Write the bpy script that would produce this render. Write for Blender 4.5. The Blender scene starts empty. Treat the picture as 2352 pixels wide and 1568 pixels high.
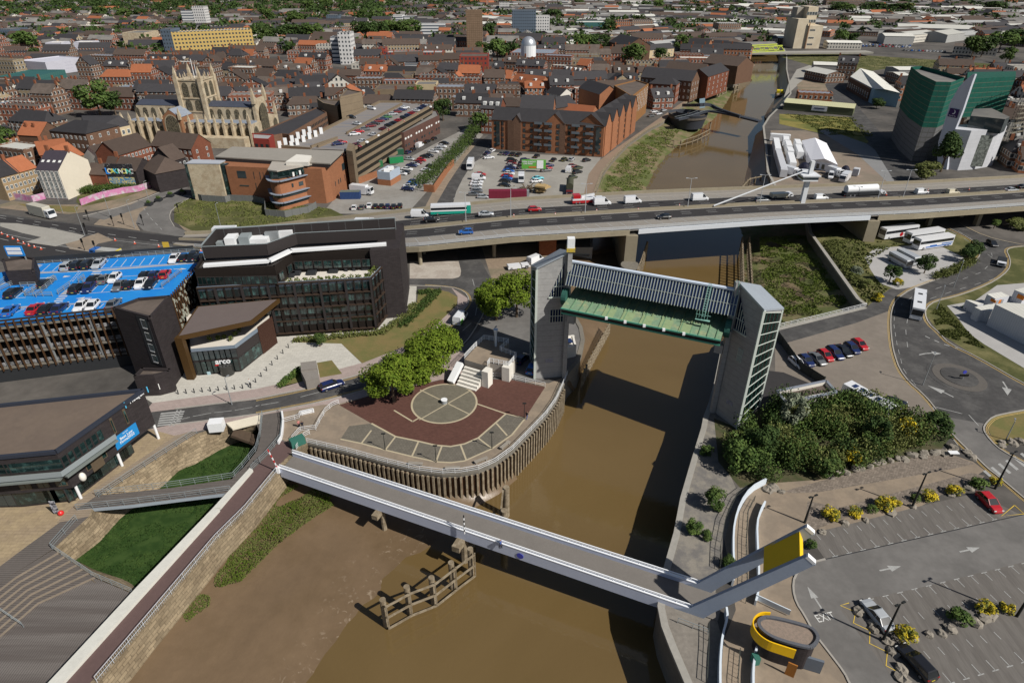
import bpy,bmesh,math,random
from math import sin,cos,tan,radians,pi,hypot,atan2,sqrt,floor
from mathutils import Vector,Matrix,noise
from mathutils.geometry import tessellate_polygon
random.seed(7)
sc=bpy.context.scene
COL=sc.collection
# ---------------------------------------------------------------- camera
PITCH,FL,CH=radians(30.5),1450.0,70.0
cam_d=bpy.data.cameras.new("camera");cam=bpy.data.objects.new("camera",cam_d);COL.objects.link(cam)
cam.location=(0,0,CH);cam.rotation_euler=(radians(90)-PITCH,0,0)
cam_d.sensor_width=36;cam_d.lens=36*FL/2352;cam_d.clip_start=1;cam_d.clip_end=20000
sc.camera=cam
# ---------------------------------------------------------------- sky and sun
world=bpy.data.worlds.new("World");sc.world=world;world.use_nodes=True
wn=world.node_tree;sky=wn.nodes.new("ShaderNodeTexSky");sky.sky_type='NISHITA';sky.sun_disc=False
SUN_EL,SUN_AZ=radians(43.5),radians(124)
sky.sun_elevation=SUN_EL;sky.sun_rotation=SUN_AZ
wn.links.new(sky.outputs[0],wn.nodes["Background"].inputs[0]);wn.nodes["Background"].inputs[1].default_value=0.05
sd=bpy.data.lights.new("sun",'SUN');sun=bpy.data.objects.new("sun",sd);COL.objects.link(sun)
sd.energy=5.0;sd.angle=radians(0.55);sd.color=(1.0,0.955,0.88)
sdir=Vector((sin(SUN_AZ)*cos(SUN_EL),cos(SUN_AZ)*cos(SUN_EL),sin(SUN_EL)))
sun.rotation_euler=sdir.to_track_quat('Z','Y').to_euler();sun.location=(100,-100,200)
sc.view_settings.view_transform='Standard';sc.view_settings.look='None'
sc.view_settings.exposure=0.05;sc.view_settings.gamma=1
sc.render.engine='CYCLES'
# ---------------------------------------------------------------- placing: a direction of sight met with a level
CF=Vector((0,cos(PITCH),-sin(PITCH)));CU=Vector((0,sin(PITCH),cos(PITCH)))
def at(x,y,z=0.0):
 d=CF*FL+Vector((1,0,0))*(x-1176)-CU*(y-784)
 t=(z-CH)/d.z
 return Vector((d.x*t,d.y*t,z))
def pp(P):
 v=Vector(P)-Vector((0,0,CH));w=v.dot(CF)
 return 1176+FL*v.x/w,784-FL*v.dot(CU)/w
def P2(pts,z=0.0):return[tuple(at(x,y,z)[:2])for x,y in pts]
def P3(pts,z=0.0):return[at(x,y,z)for x,y in pts]
def ang(a,b):return atan2(b[1]-a[1],b[0]-a[0])
# ---------------------------------------------------------------- materials
MATS={}
def M(name,c,rough=.8,var=.12,scale=.6,c2=None,mix2=.5,metal=0,bump=0,rnd=0,pat=None,alpha=1,coat=0,stretch=None,spec=None,f2=6.0):
 if name in MATS:return MATS[name]
 m=bpy.data.materials.new(name);m.use_nodes=True;t=m.node_tree;N=t.nodes;L=t.links
 b=N["Principled BSDF"];b.inputs["Roughness"].default_value=rough;b.inputs["Metallic"].default_value=metal
 if coat:b.inputs["Coat Weight"].default_value=coat
 b.inputs["Specular IOR Level"].default_value=spec if spec is not None else(.5 if coat or metal else.5 if rough<.5 else.18)
 g=N.new("ShaderNodeNewGeometry");src=g.outputs["Position"]
 if stretch:
  mp=N.new("ShaderNodeMapping");mp.inputs["Scale"].default_value=stretch[1];mp.inputs["Rotation"].default_value=(0,0,stretch[0])
  L.new(src,mp.inputs[0]);src=mp.outputs[0]
 def mixc(f,a,bb,mode='MIX'):
  x=N.new("ShaderNodeMix");x.data_type='RGBA';x.blend_type=mode
  for i,v in((0,f),(6,a),(7,bb)):
   if hasattr(v,"type")and hasattr(v,"links"):L.new(v,x.inputs[i])
   else:x.inputs[i].default_value=v if i==0 else(*v,1)if len(v)==3 else v
  return x.outputs[2]
 def math_(op,a,bb=0,cc=None):
  x=N.new("ShaderNodeMath");x.operation=op
  for i,v in enumerate((a,bb)if cc is None else(a,bb,cc)):
   if hasattr(v,"links"):L.new(v,x.inputs[i])
   else:x.inputs[i].default_value=v
  return x.outputs[0]
 def nz(sc_,det=4,r=.6):
  x=N.new("ShaderNodeTexNoise");x.inputs["Scale"].default_value=sc_;x.inputs["Detail"].default_value=det;x.inputs["Roughness"].default_value=r
  L.new(src,x.inputs["Vector"]);return x.outputs["Fac"]
 def ramp(v,lo,hi):
  x=N.new("ShaderNodeMapRange");L.new(v,x.inputs[0]);x.inputs[1].default_value=lo;x.inputs[2].default_value=hi;return x.outputs[0]
 n1=nz(scale,5);col=c
 if c2:col=mixc(ramp(n1,mix2-.08,mix2+.08),c,c2)
 n2=nz(scale*f2,3)
 v=math_('ADD',math_('MULTIPLY',math_('SUBTRACT',n1,.5),var*2.2),math_('MULTIPLY',math_('SUBTRACT',n2,.5),var*2.2))
 v=math_('ADD',v,1.0)
 if rnd:
  oi=N.new("ShaderNodeObjectInfo")
  v=math_('MULTIPLY',v,math_('ADD',math_('MULTIPLY',oi.outputs["Random"],rnd*2),1-rnd))
 vc=N.new("ShaderNodeCombineColor")
 for i in range(3):L.new(v,vc.inputs[i])
 col=mixc(1.0,col,vc.outputs[0],'MULTIPLY')
 if pat:
  uv=N.new("ShaderNodeUVMap").outputs[0];sp=N.new("ShaderNodeSeparateXYZ");L.new(uv,sp.inputs[0])
  U,V=sp.outputs[0],sp.outputs[1]
  for pk in(pat if isinstance(pat,list)else[pat]):
   k=pk[0]
   if k=='win':
    _,pu,wu,pv,wv,v0,wc=pk
    a=math_('LESS_THAN',math_('FRACT',math_('DIVIDE',U,pu)),wu/pu)
    b2=math_('LESS_THAN',math_('FRACT',math_('DIVIDE',math_('SUBTRACT',V,v0),pv)),wv/pv)
    nzv=N.new("ShaderNodeSeparateXYZ");L.new(g.outputs["True Normal"],nzv.inputs[0])
    fl=math_('LESS_THAN',math_('ABSOLUTE',nzv.outputs[2]),.3)
    mk=math_('MULTIPLY',math_('MULTIPLY',a,b2),fl)
    col=mixc(mk,col,wc)
   elif k=='brick':
    _,bw,bh,dk=pk
    bt=N.new("ShaderNodeTexBrick");L.new(uv,bt.inputs[0]);bt.inputs["Scale"].default_value=1
    bt.inputs["Brick Width"].default_value=bw;bt.inputs["Row Height"].default_value=bh
    bt.inputs["Mortar Size"].default_value=min(bw,bh)*.08;bt.inputs["Mortar Smooth"].default_value=.3
    bt.inputs["Color1"].default_value=(1,1,1,1);bt.inputs["Color2"].default_value=(1-dk,1-dk,1-dk,1)
    bt.inputs["Mortar"].default_value=(1-dk*1.6,)*3+(1,)
    col=mixc(1.0,col,bt.outputs[0],'MULTIPLY')
   elif k=='lines':
    _,ax,pi_,w,lc=pk
    a=math_('LESS_THAN',math_('FRACT',math_('DIVIDE',U if ax=='u' else V,pi_)),w/pi_)
    col=mixc(a,col,lc)
 L.new(col,b.inputs["Base Color"])
 if bump:
  bp=N.new("ShaderNodeBump");bp.inputs["Strength"].default_value=min(1,bump);bp.inputs["Distance"].default_value=.1
  L.new(n2,bp.inputs["Height"]);L.new(bp.outputs[0],b.inputs["Normal"])
 if alpha<1:b.inputs["Alpha"].default_value=alpha
 MATS[name]=m;return m
# ---------------------------------------------------------------- mesh building
class MB:
 def __init__(s):s.v=[];s.f=[];s.m=[];s.mi=0
 def add(s,vs,fs):
  o=len(s.v);s.v+=[tuple(p)for p in vs]
  s.f+=[tuple(i+o for i in f)for f in fs];s.m+=[s.mi]*len(fs);return s
 def box(s,c,d,rz=0,bottom=True):
  ca,sa=cos(rz),sin(rz);x,y,z=d[0]/2,d[1]/2,d[2]/2;vs=[]
  for sx,sy,sz in((-1,-1,-1),(1,-1,-1),(1,1,-1),(-1,1,-1),(-1,-1,1),(1,-1,1),(1,1,1),(-1,1,1)):
   vs.append((c[0]+sx*x*ca-sy*y*sa,c[1]+sx*x*sa+sy*y*ca,c[2]+sz*z))
  return s.add(vs,[(4,5,6,7),(0,1,5,4),(1,2,6,5),(2,3,7,6),(3,0,4,7)]+([(3,2,1,0)]if bottom else[]))
 def beam(s,a,b,w,h=None):
  a,b=Vector(a),Vector(b);h=h or w;d=(b-a)
  if d.length<1e-6:return s
  d.normalize();up=Vector((0,0,1))if abs(d.z)<.95 else Vector((0,1,0))
  r=d.cross(up).normalized()*w/2;u=r.cross(d).normalized()*h/2
  vs=[p+i*r+j*u for p in(a,b)for i,j in((-1,-1),(1,-1),(1,1),(-1,1))]
  return s.add(vs,[(0,1,2,3),(7,6,5,4),(0,4,5,1),(1,5,6,2),(2,6,7,3),(3,7,4,0)])
 def path(s,pts,w,h=None):
  for a,b in zip(pts,pts[1:]):s.beam(a,b,w,h)
  return s
 def cyl(s,a,b,r1,r2=None,n=8,caps=True):
  a,b=Vector(a),Vector(b);r2=r1 if r2 is None else r2;d=(b-a).normalized()
  up=Vector((0,0,1))if abs(d.z)<.95 else Vector((1,0,0));u=d.cross(up).normalized();w=d.cross(u)
  vs=[a+(u*cos(2*pi*i/n)+w*sin(2*pi*i/n))*r1 for i in range(n)]+[b+(u*cos(2*pi*i/n)+w*sin(2*pi*i/n))*r2 for i in range(n)]
  fs=[(i,(i+1)%n,n+(i+1)%n,n+i)for i in range(n)]
  if caps:fs+=[tuple(range(n))[::-1],tuple(range(n,2*n))]
  return s.add(vs,fs)
 def prism(s,poly,z0,z1,top=True,bottom=False,ztop=None):
  n=len(poly);area=sum(poly[i][0]*poly[(i+1)%n][1]-poly[(i+1)%n][0]*poly[i][1]for i in range(n))
  if area<0:
   poly=poly[::-1]
   if ztop:ztop=ztop[::-1]
  zt=ztop or[z1]*n
  vs=[(p[0],p[1],z0)for p in poly]+[(p[0],p[1],z)for p,z in zip(poly,zt)]
  fs=[(i,(i+1)%n,n+(i+1)%n,n+i)for i in range(n)]
  if top:fs+=[tuple(n+i for i in t)for t in tri(poly)]
  if bottom:fs+=[t[::-1]for t in tri(poly)]
  return s.add(vs,fs)
 def flat(s,poly,z):return s.add([(p[0],p[1],z)for p in poly],tri(poly))
 def quad(s,a,b,c,d):return s.add([a,b,c,d],[(0,1,2,3)])
 def dome(s,c,r,h,n=16,m=6,a0=0,a1=pi/2):
  o=[]
  for j in range(m+1):
   t=a0+(a1-a0)*j/m
   o+=[(c[0]+r*cos(t)*cos(2*pi*i/n),c[1]+r*cos(t)*sin(2*pi*i/n),c[2]+h*sin(t))for i in range(n)]
  return s.add(o,[(j*n+i,j*n+(i+1)%n,(j+1)*n+(i+1)%n,(j+1)*n+i)for j in range(m)for i in range(n)])
 def gable(s,a,w,d,ze,zr,rz,over=.3,hip=0,wall=True):
  ca,sa=cos(rz),sin(rz)
  def q(x,y,z):return(a[0]+x*ca-y*sa,a[1]+x*sa+y*ca,z)
  o=over;sl=(zr-ze)/(d/2);zo=ze-sl*o
  s.add([q(-o if not hip else-o,-o,zo),q(w+o,-o,zo),q(w+o,d+o,zo),q(-o,d+o,zo),q(hip-(0 if hip else o),d/2,zr),q(w-hip+(0 if hip else o),d/2,zr)],[(0,1,5,4),(2,3,4,5)]+([(1,2,5),(3,0,4)]if hip else[]));return s
 def obj(s,name,mats,parent=None,smooth=False,uv=True,**kw):
  me=bpy.data.meshes.new(name);me.from_pydata(s.v,[],s.f)
  if not isinstance(mats,(list,tuple)):mats=[mats]
  for m in mats:me.materials.append(m)
  if len(mats)>1:me.polygons.foreach_set("material_index",s.m)
  if uv:
   ul=me.uv_layers.new(name="UVMap").data
   for p in me.polygons:
    n=p.normal;h=hypot(n.x,n.y)
    tx,ty=(-n.y/h,n.x/h)if h>.05 else(1,0)
    if abs(tx)>abs(ty)and tx<0 or abs(ty)>=abs(tx)and ty<0:tx,ty=-tx,-ty
    bx,by,bz=n.cross(Vector((tx,ty,0)))
    if bz<0 or(h<=.05 and by<0):bx,by,bz=-bx,-by,-bz
    for li in p.loop_indices:
     x,y,z=s.v[me.loops[li].vertex_index]
     ul[li].uv=(x*tx+y*ty,x*bx+y*by+z*bz)
  if smooth:me.polygons.foreach_set("use_smooth",[True]*len(me.polygons))
  o=bpy.data.objects.new(name,me);COL.objects.link(o)
  if parent:o.parent=parent
  for k,v in kw.items():o[k]=v
  return o
def tri(poly,holes=()):
 loops=[[Vector((p[0],p[1],0))for p in poly]]+[[Vector((p[0],p[1],0))for p in h]for h in holes]
 flat=[p for l in loops for p in l];out=[]
 for t in tessellate_polygon(loops):
  a,b,c=(flat[i]for i in t)
  ar=(b.x-a.x)*(c.y-a.y)-(c.x-a.x)*(b.y-a.y)
  if abs(ar)<1e-9:continue
  out.append(tuple(t)if ar>0 else tuple(t)[::-1])
 return out
def thing(name,label,cat,loc=(0,0,0),rz=0,group=None):
 o=bpy.data.objects.new(name,None);COL.objects.link(o);o.empty_display_size=.5
 o.location=loc;o.rotation_euler=(0,0,rz);o["label"]=label;o["category"]=cat
 if group:o["group"]=group
 return o
def tag(o,label,cat,group=None):
 o["label"]=label;o["category"]=cat
 if group:o["group"]=group
 return o
def struct(o):o["kind"]="structure";return o
def dup(root,loc,rz,label,group=None,s=None,cols=None):
 r=root.copy();COL.objects.link(r);r.location=loc;r.rotation_euler=(0,0,rz);r["label"]=label
 if group:r["group"]=group
 if s:r.scale=s if hasattr(s,"__len__")else(s,s,s)
 for ch in list(root.children):
  c=ch.copy();COL.objects.link(c);c.parent=r
  for g in ch.children:d=g.copy();COL.objects.link(d);d.parent=c
 return r
def inpoly(x,y,poly):
 r=False;j=len(poly)-1
 for i in range(len(poly)):
  a,b=poly[i],poly[j]
  if(a[1]>y)!=(b[1]>y)and x<(b[0]-a[0])*(y-a[1])/(b[1]-a[1])+a[0]:r=not r
  j=i
 return r
def resample(pts,n):
 pts=[Vector(p)for p in pts];L=[0]
 for a,b in zip(pts,pts[1:]):L.append(L[-1]+(b-a).length)
 out=[];k=0
 for i in range(n):
  t=L[-1]*i/(n-1)
  while k<len(L)-2 and L[k+1]<t:k+=1
  f=(t-L[k])/max(1e-6,L[k+1]-L[k]);out.append(pts[k].lerp(pts[k+1],min(1,max(0,f))))
 return out
def smooth(pts,it=2,closed=False):
 pts=[Vector(p)for p in pts]
 for _ in range(it):
  o=[]if closed else[pts[0]]
  for i in range(len(pts)if closed else len(pts)-1):
   a,b=pts[i],pts[(i+1)%len(pts)];o+=[a.lerp(b,.25),a.lerp(b,.75)]
  if not closed:o.append(pts[-1])
  pts=o
 return pts
def offset(pts,d):
 out=[];n=len(pts)
 for i in range(n):
  a,b=pts[max(0,i-1)],pts[min(n-1,i+1)];dx,dy=b[0]-a[0],b[1]-a[1];l=hypot(dx,dy)or 1
  p=pts[i];q=[p[0]-dy/l*d,p[1]+dx/l*d]
  if len(p)>2:q.append(p[2])
  out.append(Vector(q))
 return out
ORD=['first','second','third','fourth','fifth','sixth','seventh','eighth','ninth','tenth','eleventh','twelfth','thirteenth','fourteenth','fifteenth','sixteenth','seventeenth','eighteenth','nineteenth','twentieth']
def nth(i,n,side='left'):
 other='right' if side=='left' else 'left' if side=='right' else 'far end' if side=='near end' else 'near end'
 if n==1:return 'only one'
 if i==0:return('nearest' if side=='near end' else side+'most')
 if i==n-1:return('farthest' if side=='near end' else other+'most')
 if i<(n+1)//2:return ORD[i]+' from '+side
 return ORD[n-1-i]+' from '+other
# == SETTING
asphalt=M("asphalt",(.066,.064,.063),.9,.3,.25,c2=(.085,.082,.079),mix2=.55)
asph_dark=M("asphalt_dark",(.038,.036,.037),.9,.14,.3)
asph_pale=M("asphalt_pale",(.165,.157,.149),.9,.2,.12,c2=(.125,.119,.113))
concrete=M("concrete",(.30,.285,.255),.85,.16,.3)
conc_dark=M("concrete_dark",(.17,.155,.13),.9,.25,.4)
pave_tan=M("paving_tan",(.27,.215,.16),.9,.14,.25,c2=(.21,.17,.13))
pave_lite=M("paving_light",(.50,.48,.43),.85,.12,.3,pat=('brick',1.2,.6,.12))
pave_pink=M("paving_pink",(.36,.29,.265),.9,.12,.3,pat=('brick',.8,.4,.12))
brick_red=M("paving_red",(.115,.055,.043),.9,.14,.3,pat=('brick',.5,.25,.2))
brick_wine=M("paving_wine",(.115,.075,.07),.9,.12,.3)
slab_grey=M("slab_grey",(.15,.135,.11),.9,.16,.4,pat=('brick',.5,.5,.16))
gravel=M("gravel",(.16,.15,.14),.95,.2,.5,c2=(.22,.2,.17),f2=10)
gravel_lite=M("gravel_light",(.36,.35,.34),.95,.12,.4,f2=12)
dirt=M("bare_earth",(.26,.20,.145),.95,.25,.12,c2=(.17,.145,.10),f2=9)
grass_dry=M("grass_dry",(.185,.145,.06),.95,.18,.2,c2=(.13,.125,.045),f2=12)
grass_green=M("grass_green",(.05,.085,.02),.95,.25,.25,c2=(.09,.11,.03),f2=14)
grass_rough=M("grass_rough",(.075,.08,.028),.95,.3,.12,c2=(.15,.135,.06),mix2=.55,f2=14)
grass_pit=M("grass_dense",(.022,.05,.010),.95,.3,.5,c2=(.035,.065,.015),f2=16)
white_line=M("line_white",(.55,.55,.53),.7,.2,1.5)
white_line2=M("line_white_worn",(.33,.33,.32),.8,.3,1.2)
yellow_line=M("line_yellow",(.42,.30,.12),.8,.2,1)
yellow_box=M("line_yellow_fresh",(.60,.42,.06),.8,.15,1)
white_paint=M("white_paint",(.72,.73,.74),.5,.05,2)
kerb_m=M("kerb_stone",(.32,.30,.27),.85,.15,.8)
stone_wall=M("stone_wall",(.33,.26,.17),.9,.3,.35,c2=(.22,.17,.11),pat=('brick',1.3,.5,.35),f2=5)
timber=M("weathered_timber",(.29,.24,.17),.9,.35,1.2,c2=(.17,.135,.09))
deck_wood=M("deck_boards",(.125,.11,.10),.85,.16,.3,pat=('lines','v',.35,.06,(.05,.043,.04)))
mud_m=M("mud",(.150,.102,.060),.38,.10,.08,c2=(.122,.082,.046),f2=9,bump=.6,spec=.4)
def foam(m):
 t=m.node_tree;N=t.nodes;L=t.links;b=N["Principled BSDF"];old=b.inputs["Base Color"].links[0].from_socket;g=N.new("ShaderNodeNewGeometry");s=N.new("ShaderNodeSeparateXYZ");L.new(g.outputs["Position"],s.inputs[0])
 r=N.new("ShaderNodeMapRange");L.new(s.outputs[2],r.inputs[0]);r.inputs[1].default_value=-5.2;r.inputs[2].default_value=-5.9
 n=N.new("ShaderNodeTexNoise");n.inputs["Scale"].default_value=.9;n.inputs["Detail"].default_value=8;n.inputs["Distortion"].default_value=1.2;L.new(g.outputs["Position"],n.inputs[0]);r2=N.new("ShaderNodeMapRange");L.new(n.outputs["Fac"],r2.inputs[0]);r2.inputs[1].default_value=.6;r2.inputs[2].default_value=.7
 q=N.new("ShaderNodeMath");q.operation='MULTIPLY';L.new(r.outputs[0],q.inputs[0]);L.new(r2.outputs[0],q.inputs[1]);x=N.new("ShaderNodeMix");x.data_type='RGBA';L.new(q.outputs[0],x.inputs[0]);L.new(old,x.inputs[6]);x.inputs[7].default_value=(.26,.20,.14,1);L.new(x.outputs[2],b.inputs["Base Color"])
foam(mud_m)
steel=M("steel_grey",(.30,.32,.33),.45,.05,2,metal=.3)
steel_dk=M("steel_dark",(.03,.032,.035),.5,.1,2)
glass=M("window_glass",(.03,.045,.05),.06,.1,.5,spec=.9,rnd=.35)
urban=M("urban_ground",(.075,.07,.065),.95,.3,.03,c2=(.11,.10,.09),f2=14)
# ---- water material: brown silt, ripples
def water_mat():
 m=bpy.data.materials.new("river_water");m.use_nodes=True;t=m.node_tree;N=t.nodes;L=t.links;b=N["Principled BSDF"]
 g=N.new("ShaderNodeNewGeometry")
 n=N.new("ShaderNodeTexNoise");n.inputs["Scale"].default_value=.022;n.inputs["Distortion"].default_value=2.5;n.inputs["Detail"].default_value=9;L.new(g.outputs["Position"],n.inputs[0])
 x=N.new("ShaderNodeMix");x.data_type='RGBA';L.new(n.outputs["Fac"],x.inputs[0]);x.inputs[6].default_value=(.112,.073,.027,1);x.inputs[7].default_value=(.155,.104,.044,1)
 L.new(x.outputs[2],b.inputs["Base Color"]);b.inputs["Roughness"].default_value=.06;b.inputs["Specular IOR Level"].default_value=.5
 n2=N.new("ShaderNodeTexNoise");n2.inputs["Scale"].default_value=1.3;n2.inputs["Detail"].default_value=4;L.new(g.outputs["Position"],n2.inputs[0])
 bp=N.new("ShaderNodeBump");bp.inputs["Strength"].default_value=.25;bp.inputs["Distance"].default_value=.05;L.new(n2.outputs["Fac"],bp.inputs["Height"]);L.new(bp.outputs[0],b.inputs["Normal"])
 return m
WATER=water_mat();WZ=-6.0
# ---- river outline, in sight directions met with quay level
LB1=[(225,1568),(499,1241),(567,1173),(641,1080)]
LB2=[(706,1018),(797,1039),(880,1062),(956,1081),(1016,1089),(1059,1087),(1100,1080),(1137,1064),(1176,1036),(1221,990),(1254,955),(1277,922),(1294,884),(1303,862)]
LB3=[(1327,834),(1337,804),(1342,781),(1337,752),(1326,733),(1307,715)]
LB4=[(1300,640),(1304,569),(1361,569),(1362,500),(1363,452),(1368,440),(1385,395),(1413,360),(1445,327),(1490,296),(1521,280),(1560,248),(1579,234),(1637,202),(1692,181),(1730,154),(1718,139),(1715,123),(1712,112)]
RB1=[(1574,1568),(1539,1485),(1521,1438),(1512,1392),(1527,1300),(1549,1223),(1564,1144),(1589,1058),(1612,983),(1617,957),(1630,922),(1642,877),(1656,806),(1667,781)]
RB2=[(1740,770),(1775,757),(1985,705),(1966,690),(1858,537),(1852,500),(1785,440),(1762,395),(1758,340),(1752,290),(1766,268),(1795,240),(1815,215),(1812,190),(1806,160),(1806,124),(1800,112)]
n0=at(225,1568);d0=(at(225,1568)-at(499,1241)).normalized()
L0=(n0.x+d0.x*140,n0.y+d0.y*140)
R0=(at(1574,1568).x+18,-110)
left_edge=[L0]+P2(LB1)+P2(LB2)+P2(LB3)+P2(LB4)
right_edge=[R0,tuple(at(1590,1610)[:2])]+P2(RB1)+P2(RB2)
river_poly=left_edge+right_edge[::-1]
PIT=[(121,1261),(205,1185),(222,1139),(453,995),(520,975),(590,976),(599,1000),(590,1035),(560,1073),(545,1092),(511,1146),(489,1173),(320,1349),(307,1364)]
pit_poly=P2(PIT)
AMP=[(121,1261),(307,1364),(113,1568),(60,1700),(-500,1700),(-500,1500),(-80,1400),(30,1318)]
amp_poly=P2(AMP)
hole2=pit_poly+P2([(113,1568),(60,1700),(-500,1700),(-500,1500),(-80,1400),(30,1318)])
big=[(-9000,-400),(9000,-400),(9000,12000),(-9000,12000)]
g=MB();T=tri(big,[river_poly,hole2]);allp=big+river_poly+hole2
g.add([(p[0],p[1],0)for p in allp],T)
struct(g.obj("ground",urban,uv=False))
w=MB();w.prism([(p[0],p[1])for p in([(L0[0]-6,L0[1])]+[tuple(q)for q in offset([Vector(p)for p in left_edge],.6)]+[tuple(q)for q in offset([Vector(p)for p in right_edge],-.6)][::-1])],WZ-.1,WZ)
struct(w.obj("river_water",WATER,uv=False))
def patch(name,px,mat,z,kind="structure",uv=True,xy=None):
 m=MB();m.flat(xy or P2(px),z);o=m.obj(name,mat,uv=uv);o["kind"]=kind;return o
# ---- quay walls: one wall each
def wall(name,label,cat,pts,mat,z0=-8,z1=0.0,th=.8,cap=None,side=1,base_out=0):
 pts=[Vector((p[0],p[1],0))for p in pts]
 back=offset(pts,th*side);m=MB();n=len(pts)
 foot=offset(pts,-base_out*side)if base_out else pts
 for i in range(n-1):
  a,b,c,d=foot[i],foot[i+1],pts[i+1],pts[i]
  q=[(a.x,a.y,z0),(b.x,b.y,z0),(c.x,c.y,z1-.004),(d.x,d.y,z1-.004)]
  if side<0:q=q[::-1]
  m.quad(*q)
 root=m.obj(name,mat,None);tag(root,label,cat)
 if cap:
  c2=MB();f=offset(pts,-.12*side);bk=offset(pts,th*side)
  for i in range(n-1):
   a,b,c,d=f[i],f[i+1],bk[i+1],bk[i]
   if side<0:a,b,c,d=b,a,d,c
   c2.add([(p.x,p.y,z)for z in(z1-.35,z1+.12)for p in(a,b,c,d)],[(4,5,6,7),(0,1,5,4),(3,2,1,0),(2,3,7,6)])
  c2.obj("coping",cap,root)
 return root
V2=lambda L:[Vector(p)for p in L]
wall("river_wall","weathered stone river wall below the wine-red walkway with white railing","river wall",V2([L0]+P2(LB1)),stone_wall,cap=stone_wall,base_out=1.6)
wall("river_wall","short stone abutment wall under the left end of the footbridge","river wall",V2(P2([(641,1080),(706,1018)])),stone_wall,cap=stone_wall)
wq=wall("river_wall","curved concrete quay wall faced with timber piles round the red plaza","river wall",V2(P2(LB2)),conc_dark,cap=conc_dark)
wall("river_wall","dark concrete quay wall below the left barrier tower","river wall",V2(P2([(1303,862),(1304,858)]+LB3)),conc_dark,cap=conc_dark)
wall("river_wall","pale concrete retaining wall under the left end of the flyover river span","river wall",V2(P2([(1307,715),(1300,640),(1304,569),(1361,569),(1362,500),(1363,452)])),concrete,cap=concrete)
wall("river_wall","upper left river wall below the brick apartments promenade","river wall",V2(P2(LB4[5:])),conc_dark,cap=timber)
wall("river_wall","straight concrete quay wall below the right barrier tower and gravel yard","river wall",V2([R0]+P2(RB1)),conc_dark,side=-1,cap=concrete)
wall("river_wall","river wall beside the white railing above the green saltmarsh","river wall",V2(P2(RB1[-1:]+RB2[:3])),conc_dark,side=-1,cap=concrete)
wall("river_wall","long low grey flood wall between saltmarsh and coach park","river wall",V2(P2(RB2[2:6])),conc_dark,side=-1,cap=concrete,z1=.5)
wall("river_wall","upper right river wall beside the white marquee yard","river wall",V2(P2(RB2[5:])),conc_dark,side=-1,cap=concrete)
# ---- mud banks and saltmarsh
def bank(name,A,B,mat,n=40,m=14,amp=.25,f=.25,seed=0,kind="structure"):
 A=resample(A,n);B=resample(B,n);mb=MB()
 for j in range(m+1):
  t=j/m
  for i in range(n):
   p=A[i].lerp(B[i],t);e=sin(pi*min(1,t*1.05))
   p.z+=noise.noise(Vector((p.x*f+seed,p.y*f,0)))*amp*(.3+e)+noise.noise(Vector((p.x*f*4,p.y*f*4,3)))*amp*.35
   mb.v.append(tuple(p))
 for j in range(m):
  for i in range(n-1):
   q=(j*n+i,j*n+i+1,(j+1)*n+i+1,(j+1)*n+i);mb.f.append(q);mb.m.append(0)
 o=mb.obj(name,mat,smooth=True,uv=False);o["kind"]=kind;return o
def mud_mat(name,c,g,thr):
 m=M(name,c,.55,.10,.15,c2=g,mix2=thr,f2=14,bump=.6);return m
A=[Vector((p[0],p[1],-3.4))for p in[L0]+P2(LB1)]+[Vector((*at(706,1018)[:2],-3.6))]+[Vector((*p,-4.4))for p in P2(LB2[1:9])]
B=[Vector((L0[0]+24,L0[1]-10,-6.6))]+P3([(700,1620),(739,1568),(790,1482),(827,1431),(880,1385),(935,1330),(991,1270),(1040,1225),(1100,1165),(1150,1135),(1190,1100)],-6.15)
bank("mudflat",A,B,mud_m,80,26,.3,.12)
A=[Vector((*p,-2.0))for p in P2([(1303,862),(1304,858)]+LB3+[(1300,640)])]
B=P3([(1318,900),(1335,858),(1365,800),(1395,755),(1420,700),(1440,640)],-6.1)
bank("mudflat",A,B,mud_m,30,10,.3,.2,4)
A=[Vector((*p,-2.2))for p in P2([(1300,640),(1304,571),(1361,571),(1362,500),(1364,450)])]
B=P3([(1440,640),(1455,600),(1470,560),(1480,500),(1482,450)],-6.1)
bank("mudflat",A,B,mud_m,30,10,.3,.2,5)
marsh_up=M("saltmarsh_earth",(.10,.115,.04),.95,.3,.15,c2=(.17,.13,.08),mix2=.52,f2=10,bump=.5)
A=[Vector((*p,-1.8))for p in P2(LB4[4:16])]
B=P3([(1482,450),(1500,400),(1530,360),(1560,335),(1600,305),(1640,275),(1668,240),(1690,200),(1712,178),(1727,156)],-6.1)
bank("saltmarsh",A,B,marsh_up,70,14,.7,.12,6)
A=[Vector((*p,-2.2))for p in P2([(1667,781),(1740,770),(1775,757),(1985,705),(1966,690),(1858,537),(1852,500)])]
B=P3([(1672,770),(1680,740),(1688,700),(1700,640),(1702,600),(1704,560),(1690,500)],-6.1)
bank("saltmarsh",A,B,marsh_up,60,18,.7,.15,7)
A=[Vector((*p,-2.0))for p in P2([(1852,500),(1785,440),(1762,395),(1758,340),(1752,290)])]
B=P3([(1690,500),(1705,440),(1712,400),(1725,350),(1735,310)],-6.1)
bank("mudflat",A,B,mud_m,30,8,.4,.15,8)
A=[Vector((*p,-2.0))for p in P2([(1766,268),(1795,240),(1815,215),(1812,190),(1806,160),(1806,124)])]
B=P3([(1755,268),(1770,240),(1790,215),(1790,190),(1790,160),(1786,124)],-6.1)
bank("mudflat",A,B,mud_m,30,8,.4,.15,9)
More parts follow.
